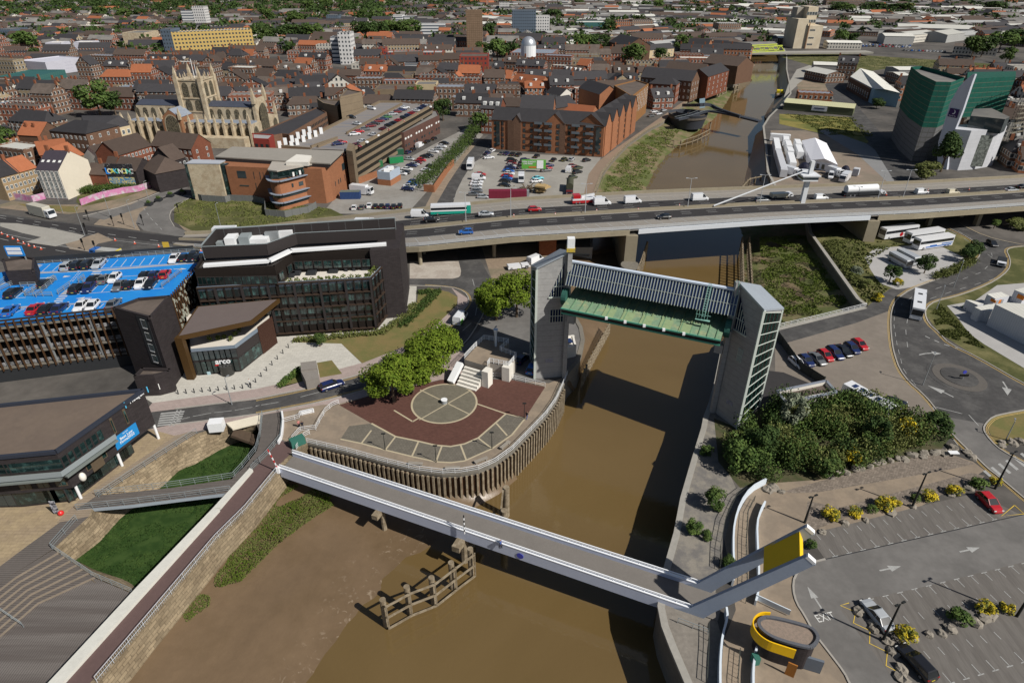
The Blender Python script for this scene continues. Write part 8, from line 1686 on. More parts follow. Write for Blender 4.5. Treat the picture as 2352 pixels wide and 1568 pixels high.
for(x,y,r,hh,lf,lab,lo)in((1812,985,2.4,7.5,'grey',"silvery grey-green willow rising from the thicket beside the pump house",0),(1700,1080,3,5.5,'mid',"broad mid-green shrub at the thicket's lower left corner",1),(1740,1050,3,7,'dark',"tall dark pine at the left of the thicket",0),(1890,1085,2.8,4.2,'mid',"green elder with white blossom at the front of the thicket",1),(2150,1000,3,4.5,'dark',"dark bushy pine at the right end of the thicket",1),(2000,1030,2.5,6.5,'dark',"dark evergreen in the middle of the thicket",0),(2075,1010,2,4.5,'gorse',"yellow-flowering gorse inside the thicket",1),(1950,1065,1.8,3,'gorse',"yellow gorse at the boulder edge of the thicket",1),(1640,1165,1.9,3.6,'mid',"round green bush alone on the gravel yard, largest",1),(1594,1222,1.3,2.4,'mid',"left of two small bushes on the gravel yard",1),(1624,1237,.9,1.6,'mid',"right of two small bushes on the gravel yard",1),(1622,1045,1.2,2,'mid',"small bush beside the quay below the right barrier tower",1),(1672,1300,1.1,1.8,'mid',"small bush under the footbridge arms",1),(2042,648,2.4,4.8,'dark',"round dark tree left of the coach park entrance",0),(2122,628,2.6,5.5,'dark',"round dark tree right of the silver minibuses",0),(2215,600,2.6,5,'dark',"pair of dark trees on the bend, nearer one",0),(2232,590,2.4,4.8,'dark',"pair of dark trees on the bend, farther one",0),(1966,632,1.7,2.6,'grey',"rounded grey-green bush on the bank by the coach park",1),(1988,660,1.8,2.2,'olive',"low olive bush near the flood wall corner",1),(2012,690,1.6,2.0,'gorse',"yellow-green shrub beside the path to the saltmarsh railing",1),(2060,655,1.5,1.8,'gorse',"yellow-green shrub at the coach park gate",1),(2282,525,1.6,3,'mid',"small round tree under the right end of the flyover",0),(2335,525,4,3.2,'olive',"wide olive hedge clump at the right edge below the flyover",1),(2160,395,7,16,'dark',"tall dark conifer in front of the white hotel drum",0),(2125,418,5.5,8,'olive',"yellow-green broad tree at the foot of the dark conifer",0),(2012,250,4.5,6,'dark',"dark evergreen beside the pale blue warehouse gable",0),(735,795,1.5,3.2,'mid',"single young tree standing on the pale forecourt",0),(1018,278,6,12,'dark',"dark rounded tree at the far end of the plum brick block",0)):
 tree(at(x,y),r,hh,lf,2600,.07,label=lab,low=bool(lo),name="shrub" if lo else "tree",cone=(x==2160))
def hedge(label,pts,w_,h_,leaf='olive',n=500,name="hedge"):
 m=MB();
 for p in resample(P3(pts),n):leafball(m,(p.x+rq.uniform(-w_,w_)/2,p.y+rq.uniform(-w_,w_)/2,h_*rq.uniform(.3,.9)),.4,9,rq,.16)
 tag(m.obj(name,LEAF[leaf],uv=False),label,"hedge")
hedge("clipped green hedge along the foot of the glazed office",[(680,783),(770,775),(880,765),(905,745),(945,722),(950,700)],1.8,.9);hedge("dark green planting strip beside the dry lawn at the office end",[(925,750),(960,715),(985,690),(1005,672),(965,672)],2.2,.7,'mid');hedge("triangular hedge behind the grey stone screen",[(645,888),(670,868),(690,850)],1.2,.8,'mid',200);hedge("bushy hedge by the bend below the coach park",[(2150,640),(2185,628),(2215,612),(2232,600)],2.5,1.5,'olive',700);hedge("ragged hedge along the weedy bank beside the flood wall",[(1900,560),(1925,590),(1950,625),(1975,660)],3,1.2,'olive',700)
hedge("line of garden trees behind the orange wall beside the street",[(960,440),(985,425),(1010,400),(1040,370),(1075,335),(1095,300)],6,5.5,'mid',2600,"tree_belt");hedge("overgrown shrubs on the plot beside the narrow house",[(175,445),(230,440),(300,435),(345,428)],5,2.4,'mid',1500)
rock=M("boulder",(.24,.215,.18),.9,.3,1.5,bump=.5);rocks=[]
for k in range(3):
 m=MB();m.dome((0,0,0),1,.8,9,5,-pi/2,pi/2);m.v=[tuple(Vector(v_)*(1+noise.noise(Vector(v_)*1.7+Vector((k*9,0,0)))*.7))for v_ in m.v];me=bpy.data.meshes.new("boulder");me.from_pydata(m.v,[],m.f);me.materials.append(rock);rocks.append(me)
def boulders(pts,n,s_,where,grp):
 Q=resample(P3(pts),n)
 for i,p in enumerate(Q):
  o=place(rocks[i%3],"boulder",(p.x+rq.uniform(-.5,.5),p.y+rq.uniform(-.5,.5),.15),rq.uniform(0,6),None);sc_=s_*rq.uniform(.5,1.0);o.scale=(sc_*1.2,sc_,sc_*.8);tag(o,"grey boulder, "+nth(i,n)+" "+where,"boulder",grp)
boulders([(1908,1092),(1950,1080),(2000,1068),(2050,1055),(2100,1048),(2150,1040),(2200,1030),(2235,1050)],30-10,.9,"in the row edging the thicket","boulders along the thicket")
boulders([(1970,1405),(1990,1420),(2010,1452),(2040,1490),(2060,1530),(2080,1562)],7,1.0,"down the bottom-right boulder strip","boulders in the bottom-right strip");boulders([(2100,1468),(2140,1455),(2190,1440),(2240,1425),(2280,1415)],8,.9,"in the planted bed between parking rows","boulders between parking rows");boulders([(1880,1218),(1935,1205),(2050,1175),(2130,1150),(2200,1135),(2270,1105)],9,.8,"among the gorse above the upper bays","boulders above the upper bays");boulders([(2290,1022),(2320,1018),(2350,1015)],4,1.0,"by the grassy right-hand island","boulders by the right island");boulders([(1765,1130),(1785,1120),(1800,1130)],3,.8,"at the top of the curved ramp wall","boulders at the ramp")
gl=[(1905,1190,1.5),(1960,1182,1.2),(2000,1175,.9),(2030,1165,1.5),(2055,1160,1.0),(2100,1150,.9),(2130,1145,1.3),(2190,1135,1.3),(2245,1120,1.4),(2285,1110,1.0),(2075,1468,1.4),(2200,1428,1.5),(2260,1405,1.3),(2310,1402,1.0),(1860,1255,.9)]
for i,(x,y,r)in enumerate(gl[:14]):tree(at(x,y),r,r*1.3,'gorse' if i%3!=2 else 'mid',900,.1,name="gorse_bush",low=True,label=("yellow-flowered" if i%3!=2 else "plain green")+" gorse bush, "+nth(i if i<10 else i-10,10 if i<10 else 4)+(" above the upper parking bays" if i<10 else " in the lower planted beds"),group="gorse bushes in the car park beds")
def tufts(name,polys,n,mat,s_,zf):
 m=MB()
 for(px_,z_)in polys:
  Q=P2(px_,z_);x0,x1=min(p[0]for p in Q),max(p[0]for p in Q);y0,y1=min(p[1]for p in Q),max(p[1]for p in Q)
  for _ in range(n):
   x,y=rq.uniform(x0,x1),rq.uniform(y0,y1)
   if not inpoly(x,y,Q)or noise.noise(Vector((x*.22,y*.22,1)))<-.16:continue
   z=zf(x,y,z_);a=rq.uniform(0,6.3);dx,dy=cos(a)*s_,sin(a)*s_;hh=s_*rq.uniform(.3,.9);m.add([(x-dx,y-dy,z-.1),(x+dx,y+dy,z-.1),(x+dx*.5,y+dy*.5,z+hh),(x-dx*.6,y-dy*.6,z+hh*.9)],[(0,1,2,3)])
 o=m.obj(name,mat,uv=False);o["kind"]="stuff"
tm=M("marsh_leaf",(.098,.14,.022),.9,.35,.3,c2=(.13,.15,.045),spec=.1);tg=M("basin_leaf",(.028,.062,.012),.9,.3,.4,c2=(.045,.08,.018))
tufts("mud_grass",[([(315,1485),(395,1388),(478,1268),(548,1183),(640,1108),(760,1125),(770,1160),(720,1190),(640,1250),(560,1330),(470,1400),(400,1450)],-3.6)],34000,tm,.11,lambda x,y,z:z+.15)
tufts("marsh_grass",[([(1745,545),(1850,540),(1960,690),(1800,750),(1740,760),(1750,650)],-2.3),([(1368,445),(1400,395),(1440,345),(1520,295),(1560,300),(1530,340),(1490,400),(1470,445)],-2.3)],26000,tm,.24,lambda x,y,z:z)
tufts("basin_grass",[(PIT,-4)],14000,tg,.22,lambda x,y,z:z)
tufts("weeds",[([(1990,700),(1900,560),(1880,540),(2060,560),(2010,590),(1990,620),(2040,665)],0),([(400,470),(440,455),(620,462),(760,480),(700,512),(540,535),(410,510)],0),([(2160,770),(2140,720),(2160,700),(2200,740),(2260,800)],0),([(1800,262),(1960,270),(2010,315),(1900,310)],0),([(1860,122),(2300,150),(2200,165),(1870,150)],0)],7000,LEAF['olive'],.3,lambda x,y,z:z+.1)
# == STREET FURNITURE
blk=M("lamp_black",(.02,.022,.022),.5,.1,2)
for k,(x,y)in enumerate(((1002,1061),(885,1033),(1130,1030),(1204,962))):lamp("lamp_post",("front","left","right","far right")[k]+" black lamp post on the grey plaza slabs",at(x,y),3.4,.0,0,"plaza lamp posts",blk,head=.7,r=.06)
for k,(x,y,yt,lab)in enumerate(((2027,1471,1387,"dark angled lamp post at the corner of the boulder strip"),(2335,1415,1300,"dark lamp post at the right edge of the planted bed"),(1848,1200,1140,"dark lamp post beside the yellow counterweight"),(2094,1165,1087,"dark lamp post among the gorse, middle"),(2285,1122,1040,"dark lamp post beside the zebra crossing"),(1797,1047,900,""))[:5]):lamp("lamp_post",lab,at(x,y),hg((x,y),yt),.5,.4,"car park lamp posts",blk,True,r=.14)
for k,(x,y,hh,lab)in enumerate(((533,929,6,"thin grey lamp post on the pale forecourt"),(1136,821,7,"grey lamp post beside the near road bend"),(2119,884,7,"grey lamp post on the left kerb of the roundabout"),(195,541,9,"tall lamp post left of the traffic island"),(145,490,9,"tall lamp post by the verge behind the box lorry"),(310,525,9,"tall lamp post on the central traffic island"),(255,500,9,"tall lamp post on the far kerb of the junction"),(508,525,8,"lamp post on the rough grass before the courthouse"),(345,470,8,"lamp post at the start of the side road"),(2310,1010,4,"short lamp post by the right-hand island"),(2190,660,7,"lamp post outside the right bend"),(2150,712,6,"lamp post by the portable cabin verge"))):lamp("lamp_post",lab,at(x,y),hh,.6,1,"street lamp posts",steel,r=.08)
bl=MB();bl.cyl((0,0,0),(0,0,1),.1,n=8);blm=bl.obj("bollard",steel_dk,uv=False);bp=[(410+k*18.5,905-k*1.6)for k in range(10)]+[(588+k*12.5,878-k*13.2)for k in range(8)]
for k,(x,y)in enumerate(bp):o=blm if k==0 else blm.copy();(k and COL.objects.link(o));o.location=at(x,y);tag(o,"dark bollard, "+nth(k,len(bp))+" of the curving forecourt line","bollard","forecourt bollards")
benc=M("bench_stone",(.26,.235,.20),.85,.15,1)
for k,(x,y,r_)in enumerate(((955,1068,-.1),(1040,1078,.05),(1105,1060,.5),(1160,1025,.9))):t=thing("bench",nth(k,4)+" stone bench along the curved plaza railing","bench",at(x,y),r_,"plaza benches");MB().box((0,0,.45),(2.4,.6,.12)).obj("seat",benc,t);[MB().box((s_,0,.2),(.25,.5,.4)).obj("leg",benc,t)for s_ in(-.9,.9)]
cs=thing("centre_stone","small steel-topped stone at the centre of the paved circle","monument",C0);MB().cyl((0,0,0),(0,0,.7),.6,.5,14).obj("drum",steel,cs);MB().cyl((0,0,.7),(0,0,.8),.62,n=14).obj("top",W,cs)
cone=MB();cone.mi=0;cone.cyl((0,0,0),(0,0,.9),.26,.06,8);cone.mi=1;cone.cyl((0,0,.45),(0,0,.65),.19,.14,8);cone.mi=0;cone.box((0,0,.04),(.6,.6,.08));con=None;cp=[fly_at(1180+k*95,498-k*5.8+(3 if k%2 else 0),0)for k in range(12)]+[at(x,y)for x,y in((5,538),(18,544),(30,549),(42,554),(55,560),(67,565),(80,569),(95,573),(265,553),(310,560),(365,567),(420,574),(462,578))]
for k,p in enumerate(cp):
 if con is None:con=cone.obj("traffic_cone",[M("cone_red",(.55,.08,.03),.6,.1,2),W],uv=False);o=con
 else:o=con.copy();COL.objects.link(o)
 o.location=p;tag(o,"red and white traffic cone, "+(nth(k,12)+" along the flyover reserve" if k<12 else nth(k-12,13)+" along the left junction lanes"),"traffic cone","traffic cones")
tlm=M("signal_black",(.01,.01,.01),.6,.1,2)
for k,(x,y)in enumerate(((205,507),(262,520),(285,515),(195,575),(222,580),(330,518),(412,492),(200,538))):t=thing("traffic_light",nth(k,8)+" black traffic light at the left junction, in listed order by kerb","traffic light",at(x,y),.3,"traffic lights at the junction");t["label"]=("black traffic light on the far kerb by the hoarding","black traffic light on the central island's left tip","black traffic light in the middle of the central island","left of two traffic lights on the brown island","right of two traffic lights on the brown island","black traffic light at the side road's near corner","black traffic light at the rough grass kerb","black traffic light beside the dark car")[k];MB().cyl((0,0,0),(0,0,3.2),.09,n=6).obj("pole",tlm,t);MB().box((0,0,3),(.45,.4,1.2)).obj("signal_head",tlm,t)
for k,(x,y)in enumerate(((343,472),(365,462),(392,452),(420,446))):t=thing("planter",nth(k,4)+" dark planter tub along the side road island","planter",at(x,y),0,"planter tubs");MB().box((0,0,.5),(2,2,1)).obj("tub",steel_dk,t);m=MB();leafball(m,(0,0,1.2),.8,120,rq,.2);m.obj("plants",LEAF['mid'],t,uv=False)
ys_=thing("road_sign","yellow temporary road sign standing on the brown island","road sign",at(385,577));MB().box((0,0,1.7),(1.8,.1,2.2)).obj("panel",yellow_box,ys_);MB().box((0,0,.3),(1.2,.8,.5)).obj("base",steel_dk,ys_)
info=thing("information_board","small white information board on the cobbled strip","sign",at(2186,1048));MB().box((0,0,.9),(1.6,.8,.1)).obj("panel",W,info);MB().box((0,0,.4),(.2,.2,.8)).obj("post",steel_dk,info)
fence("dark chain-link fence between the compound and the pump house",[(1782,775),(1800,800),(1835,850),(1890,885)],2,dk,.04);ch_=thing("chevron_sign","blue arrow and black chevron signs on the roundabout island","road sign",(RI.x,RI.y-1,.1));MB().box((0,0,1),(1.8,.1,.5)).obj("chevron_board",tlm,ch_);MB().cyl((-.2,-.1,1.8),(-.2,.0,1.8),.38,n=14).obj("arrow_disc",plaque_ if 0 else MATS["plaque_blue"],ch_);MB().box((0,0,.9),(.1,.1,1.8)).obj("post",steel,ch_)
def person(P_,rz,top,legs,lab):
 V=[(0,0,.95),(0,0,1.2),(0,0,1.42),(0,0,1.55),(0,0,1.70),(.02,.1,.9),(.16,.1,.5),(.14,.1,.06),(.26,.1,.03),(0,-.1,.9),(-.08,-.1,.5),(-.26,-.1,.08),(-.16,-.1,.03),(0,.19,1.4),(-.05,.24,1.12),(.1,.25,.92),(0,-.19,1.4),(.08,-.24,1.12),(.2,-.22,.94)];E_=[(0,1),(1,2),(2,3),(3,4),(0,5),(5,6),(6,7),(7,8),(0,9),(9,10),(10,11),(11,12),(2,13),(13,14),(14,15),(2,16),(16,17),(17,18)];R_=[.13,.14,.15,.06,.105,.09,.065,.045,.04,.09,.065,.045,.04,.07,.045,.035,.07,.045,.035]
 me=bpy.data.meshes.new("person");me.from_pydata(V,E_,[]);o=bpy.data.objects.new("person",me);COL.objects.link(o);md_=o.modifiers.new("skin",'SKIN')
 for i,r_ in enumerate(R_):me.skin_vertices[0].data[i].radius=(r_,r_*1.15)
 me.skin_vertices[0].data[0].use_root=True;o.modifiers.new("sub",'SUBSURF').levels=1
 ev=o.evaluated_get(bpy.context.evaluated_depsgraph_get());m2=bpy.data.meshes.new_from_object(ev);bpy.data.objects.remove(o);o=bpy.data.objects.new("person",m2);COL.objects.link(o)
 for q in(M("skin_tone",(.42,.25,.17),.7,.05,2),M("cloth_%s"%top[0],top[1],.8,.1,3),M("cloth_%s"%legs[0],legs[1],.8,.1,3),M("hair_brown",(.05,.03,.02),.8,.1,3)):m2.materials.append(q)
 for p in m2.polygons:z=p.center.z;p.material_index=3 if z>1.74 or(z>1.62 and p.center.x<-.02)else 0 if z>1.5 or(abs(p.center.y)>.18 and z<1.02)else 1 if z>.93 else 2
 o.location=P_;o.rotation_euler=(0,0,rz);tag(o,lab,"person")
WT,BK_,RD,BL_=("white",(.65,.65,.65)),("dark",(.02,.02,.03)),("pink",(.5,.2,.18)),("blue",(.05,.1,.3))
for(p,z_,rz,a,b,lab)in((at(575,886),0,.3,WT,BK_,"person in a white top walking past the forecourt bollards"),(at(688,982),0,2,RD,BK_,"person in pink walking on the tan path by the boardwalk"),(at(696,984),0,2,BK_,BK_,"person in dark clothes beside the one in pink"),(at(1150,1258,.2),.2,-.4,BL_,BK_,"person in blue crossing the white footbridge"),(at(1210,962),0,1,BK_,BL_,"person standing near the far plaza lamp post")):person(p,rz,a,b,lab)
ff_=thing('feather_flag','dark and white patterned banner stand with a red ball foot on the promenade','banner',at(142,1182));MB().box((-.6,0,1.6),(.9,.06,2.4)).obj('banner',M('flag_pattern',(.5,.5,.55),.7,.5,3,c2=(.02,.02,.03)),ff_);m=MB();m.dome((0,0,.4),.42,.42,12,6,-pi/2,pi/2);m.obj('ball',M('ball_red',(.6,.02,.02),.4,.05,2),ff_);tree(at(1860,1255),.9,1.2,'mid',900,.1,name='gorse_bush',low=True,label='green bush just behind the tip of the yellow counterweight')
# == FAR LANDMARK BUILDINGS
def TW(z,xl,xr,yt,yb,dep,wm,rm,desc,yb2=None,fl_=.5):
 a,b=at(*z((xl,yb))),at(*z((xr,yb2 or yb)));h_=hg(z((xl,yb)),z((xl,yt))[1]);d=(b-a).normalized();n=Vector((-d.y,d.x,0));P_=[a,b,b+n*dep,a+n*dep];fr_=min(60,14+a.y*.045)if h_>9 else 8;used([a-n*fr_,b-n*fr_,b+n*dep,a+n*dep]);t=bprism("tower_block" if h_>22 else "town_building","","building",P_,h_,MTS[wm]if wm in MTS else wm,MTS[rm],fl_);t["label"]=desc;return t
def wmat(name,c,u=3,w=1.6,pv=3.2,hh=1.5,wc=(.04,.05,.06)):MTS[name]=M("wall_"+name,c,.85,.1,.2,pat=('win',u,w,pv,hh,.8,wc),rnd=.1)
wmat('yel',(.48,.34,.12));wmat('wtw',(.58,.57,.56),2.8,1.2);wmat('blu',(.10,.13,.17),2.6,1.2);wmat('grn',(.03,.10,.10),2.5,2.2,3,2.6,(.05,.14,.13));wmat('wrap',(.48,.48,.54),30,6,2.2,.25,(.36,.36,.42));wmat('wst',(.60,.60,.60),60,60,3.2,1.3,(.05,.07,.1));wmat('cra',(.26,.05,.035),3,1.4)
for a_ in((q1,1600,2334,295,520,16,'yel','mg',"long yellow and grey apartment range with balconies behind the minster",480),(q1,1520,1610,270,520,20,'blu','fe',"dark end block of the yellow apartment range"),(q1,1680,1790,100,250,22,'wst','fg',"left wing of the banded white office tower at top left"),(q1,1790,1900,60,275,14,'wtw','fg',"tall plain shaft of the white office tower at top left"),(q1,1150,1350,300,450,30,'st','fg',"pale stone corner store with fluted front left of the yellow apartments"),(q1,930,1330,490,580,14,'cr','sl',"curved cream stone terrace below the pale store"),(q1,590,900,250,310,40,'fw','mw',"white flat-roofed hall with a blue roof edge in the far left town"),(q1,860,1165,345,410,50,'ff','mg',"broad store with an arched grey roof in the far left town"),(q1,450,810,570,690,30,'wrap','wrap',"building wrapped in white scaffold sheeting",640),(q1,700,860,385,490,14,'wrap','wh',"right scaffold-wrapped turret with a white cap"),(q1,445,590,390,500,14,'wrap','wh',"left-hand turret wrapped in white scaffold sheeting"),(q1,0,130,270,400,30,'blu','fg',"dark glazed block at the far left edge"),(q1,0,270,480,570,20,'fr','sl',"white-trimmed brick hotel at the left edge"),(q1,0,340,700,790,35,'grn','grn',"green glass arcade roof at the left edge"),(q1,510,820,730,810,12,'fr','sl',"long dark-roofed terrace with a row of white windows left of the minster",830),(q1,770,1025,810,890,16,'buf','fe',"buff brick hall with classical front left of the minster"),(q2,705,775,340,580,14,'wst','fg',"dark-banded side wing of the slim white office tower"),(q2,775,885,300,590,16,'wtw','fg',"slim white office tower in the middle of the old town"),(q2,1190,1700,480,580,18,'cra','mg',"long red brick building with a blue eaves strip"),(q2,1120,1185,440,570,14,'cra','fe',"square red brick tower at the end of the long red building"),(q2,1860,2120,515,680,22,'cra','fe',"crimson brick block with flat roof and rooftop plant"),(q2,1345,1570,590,690,12,'wst','fg',"white banded office with a boxy roof storey"),(q2,295,715,470,575,14,'fr','fg',"brick and white striped row left of the slim white tower"),(q2,1190,1335,145,215,30,'wst','fg',"white banded office block far behind the park trees"),(q2,1355,1450,150,210,25,'wst','fg',"smaller white banded block beside the far white office"),(q2,650,760,140,225,20,'blu','fg',"pale blue glazed block in the far town"),(q2,1085,1475,815,935,20,'cb','fe',"brown concrete block with fluted front behind the multi-storey"),(q2,1460,1650,770,935,14,'cr','fg',"cream rendered tall block right of the brown fluted one"),(q2,1150,1430,690,800,20,'cb','fe',"blank brown brick theatre-like block behind the fluted one"),(q2,625,860,655,725,12,'st','sl',"ornate stone bank with arched windows in the old town"),(q2,2220,2310,25,105,20,'wtw','fg',"far white block left of the white tower block"),(q2,1450,1725,215,330,10,'wst','fg',"white colonnaded college building behind the park trees"),(q3,0,215,95,340,16,'blu','fg',"dark slab of the tower block beside the silver-domed hall"),(q3,215,340,145,340,14,'wtw','fg',"white end slab of the tower block beside the silver-domed hall"),(q3,580,860,205,285,30,'grn','mw',"curved glass college with a pale oval roof"),(q3,940,1080,195,285,20,'fo','sl',"orange brick mill with a pitched end left of the brown mill"),(q3,1085,1280,185,280,20,'fb','sl',"brown brick mill beside the orange mill"),(q3,1285,1400,190,270,14,'wst','fg',"white rendered block beside the brown mill"),(q3,1870,2075,215,340,25,'fb','mg',"brown brick warehouse with a white glazed extension near the lime bridge"),(q4,515,870,5,90,16,'fb','fe',"pair of brown brick flats blocks behind the silo"),(q4,60,225,190,260,14,'fo','mg',"orange brick house with pale roof left of the silo")):TW(*a_)
sct=TW(q2,1925,2065,95,465,12,M("scaffold_brown",(.22,.15,.10),.9,.3,.4,pat=[('lines','v',2,.25,(.12,.08,.05)),('lines','u',2,.2,(.12,.08,.05))]),'fe',"tall church tower wrapped in brown scaffolding")
dm=TW(q3,-20,370,480,590,35,'fr','ld',"domed dock office hall with a grey mansard roof",600);q=at(*q3((150,440)),16);MB().cyl((q.x,q.y,10),(q.x,q.y,18),6,n=20).obj("drum",W,dm);m=MB();m.dome((q.x,q.y,18),6,6.5,20,8);m.obj("dome",M("dome_silver",(.5,.52,.55),.35,.05,1,metal=.6),dm,smooth=True)
bt_=[q3((860,860)),q3((1095,880)),q3((1245,765)),q3((1100,735))];hb_=hg(q3((1115,1170)),q3((1105,880))[1]);P_=P2([q3((930,780)),q3((1095,880)),q3((1245,765)),q3((1130,730))],hb_);used(P_);t=bprism("brick_tower","tall brown brick riverside block with rows of small windows","building",P_,hb_,M("brick_ochre",(.23,.115,.045),.9,.12,.4),felt,.5);A_,B_=Vector((*P_[1],0)),Vector((*P_[2],0));wins(t,A_,B_,5,hb_-1,10,6,1.2,1.2,fr_w)
for a_ in(((1175,700),(1640,740),14,12,5,'brn','sl',"long dark slate-roofed warehouse near the upper promenade",dict(win=(12,3))),((1390,640),(1740,672),13,12,5,'red','tb',"pink-gabled brown-roofed warehouse by the river path",dict(win=(9,3))),((1790,700),(1980,640),13,13,4,'red','sl',"row of steep brick gables beside the upper river",dict(win=(5,4))),((1740,570),(2058,604),22,12,5,'brn','tb',"massive dark brown-roofed mill at the river bend",dict()),((2075,600),(2140,525),9,11,3,'red','tb',"tall brick river frontage at the bend before the lime bridge",dict(win=(5,4))),((1605,400),(1790,410),12,13,4,'or_','sl',"orange brick terrace with many white windows, left of the pair by the bend",dict(win=(8,4))),((1800,415),(2130,445),12,10,4,'or_','sl',"orange brick terrace with many white windows, right of the pair by the bend",dict(win=(9,3))),((1045,475),(1480,440),12,7,4,'cr','sl',"L-shaped white-walled slate-roofed court in the old town",dict(win=(10,2))),((885,380),(1050,420),22,13,6,'brn','sl',"big brown warehouse left of the white-walled court",dict()),((0,740),(260,770),11,8,4,'or_','to',"long orange pantile roof behind the brick apartments",dict(dormer=2)),((310,845),(440,870),10,9,3,'wh','sl',"small white house with slate roof behind the orange apartments",dict(win=(4,3))),((610,800),(800,860),12,12,4,'or_','sl',"tall plain brick warehouse beside the brown brick tower",dict()),((1250,760),(1500,775),12,11,3,'red','sl',"brick warehouse with hipped slate roof behind the brown tower",dict(win=(5,3),hip=4)),((460,640),(620,660),10,8,3,'fr','tb',"row of brown roofs with white dormers in the old town centre",dict(dormer=4)),((590,590),(690,600),10,8,4,'fr','to',"orange-roofed house beside a white cupola",dict()),((230,1010),(530,1010),1,1,1,'wh','sl',"x",{})):
 if a_[7]!="x":H(q3,*a_[:8],name="warehouse" if a_[2]>12 else "town_house",**a_[8])
H(zG,(560,235),(945,245),20,12,6,'or_','sl',"orange brick hall with a great slate roof behind the apartments",win=(8,3));H(zG,(100,190),(325,200),12,12,4,'red','sl',"dark red flats with white dormers at the street corner",win=(5,4),dormer=3);H(zG,(990,190),(1230,150),12,10,4,'brn','sl',"old brown brick house with curved gable behind the apartments");H(zG,(1060,225),(1400,260),10,8,3,'or_','to',"long orange-tiled roof just behind the apartments")
for a_ in(((1070,330),(1340,335),28,8,2,"blue-grey cladded shed at the far right"),((1330,320),(1560,300),30,8,2,"white-ribbed shed beside the blue-grey one"),((1190,250),(1900,270),45,8,3,"very long pale-roofed shed range at the far right"),((720,190),(1010,200),40,7,2,"white-roofed depot behind the silo"),((1640,320),(1800,300),30,8,3,"pale gabled shed near the far right road"),((550,390),(860,395),18,6,1.5,"long white low shed right of the silo"),((1200,640),(1440,640),20,6,1,"pale shed just left of the netted hotel"),((1200,690),(1300,690),18,6,1,"small pale-roofed brick unit left of the netted hotel"),((1950,300),(2160,315),25,7,2,"white strip-fronted shed at the far right"),((1440,150),(1640,160),25,7,2,"pale-roofed brick unit by the far trees"),((20,70),(205,80),25,8,2,"white depot with yellow stripe at top centre right"),((0,340),(125,350),30,7,2,"white-roofed brick warehouse left of the silo"),((420,590),(690,600),14,6,1.5,"pale flat roof by the upper right quay"),((340,640),(535,680),16,6,2,"brick unit with white rooflights on the upper quay"),((1700,420),(2100,440),14,7,2,"long dark shed with a row of white rooflights")):H(q4,*a_[:5],'fb' if 'brick' in a_[5]else 'fw' if 'white' in a_[5]else 'mg','fe' if 'dark' in a_[5]else 'mw',a_[5],cat="warehouse",name="warehouse")
for(x0,x1)in((2180,2334),):BX(zP,[(1880,1000),(1990,990),(1990,820),(1880,830)],9,'fg','mg',"pale industrial unit behind the hotel scaffolding at the right edge")
# == THE TOWN: terraces, then everything farther off
TT=[(q1,260,470,95),(q1,340,560,50),(q1,920,1060,130),(q1,1060,1050,90),(q1,60,1420,110),(q1,1860,480,70),(q1,1990,480,90),(q1,2120,450,80),(q1,2280,420,100),(q1,1440,560,40),(q1,1560,570,40),(q1,930,170,60),(q1,1150,200,80),(q1,1480,130,50),(q1,1290,200,60),(q2,70,430,90),(q2,200,420,90),(q2,330,390,110),(q2,440,380,70),(q2,540,380,90),(q2,350,240,90),(q2,940,350,70),(q2,1030,360,80),(q2,1130,350,80),(q2,1220,340,90),(q2,1330,340,90),(q2,1430,330,80),(q2,90,190,70),(q2,480,100,60),(q2,640,90,60),(q2,1460,950,70),(q2,2110,360,70),(q2,2060,530,60),(q2,2200,560,80),(q2,2260,530,50),(q2,985,210,50),(q2,1110,200,60),(q3,370,210,80),(q3,410,390,45),(q3,620,510,100),(q3,700,500,110),(q3,790,510,110),(q3,1110,620,100),(q3,1350,590,60),(q3,1530,470,60),(q3,880,330,60),(q3,1160,260,50),(q3,1330,90,50),(q3,610,60,40),(q4,640,420,60),(q4,770,420,50),(q4,620,120,90),(q4,700,140,70),(q4,960,120,110),(q4,1180,130,90),(q4,1260,130,60),(q4,2050,110,100),(q4,1850,530,90),(q4,1940,520,100),(q4,2100,480,110),(q4,2240,450,120),(q4,2160,580,60),(q4,1050,50,70),(zG,100,480,80)]
for(z,x,y,r_)in TT:P_,s_=pxr(*z((x,y)));rr=r_*.2519*s_*1.15;used([(P_.x-rr,P_.y-rr-14),(P_.x+rr,P_.y-rr-14),(P_.x+rr,P_.y+rr*.6),(P_.x-rr,P_.y+rr*.6)])
OUT=[P2(q_)for q_ in([(255,270),(680,275),(690,400),(180,400),(200,330)],[(-900,540),(-300,400),(0,468),(180,420),(420,395),(450,440),(850,490),(1450,450),(3000,400),(3000,700),(-900,700)],[(740,490),(830,400),(990,300),(1110,275),(1165,285),(1130,305),(1380,345),(1380,470),(800,500)],[(1764,300),(1900,300),(2110,420),(2500,440),(1764,440)],[(1900,180),(1940,195),(2130,425),(2060,425),(1895,200)],[(1790,285),(1790,255),(1960,268),(2010,320)],[(1764,84),(2200,84),(2352,108),(2352,165),(1764,130)],[(1790,130),(1860,118),(2352,148),(2400,170),(1950,172),(1850,152)],[(1830,195),(1870,160),(1910,175),(1930,225),(1840,228)])]
RIV=[(p[0],p[1])for p in river_poly];rc_=random.Random(21);cand=[]
bb_used=[(min(p[0]for p in q)-1.5,max(p[0]for p in q)+1.5,min(p[1]for p in q)-1.5,max(p[1]for p in q)+1.5,q)for q in USED]
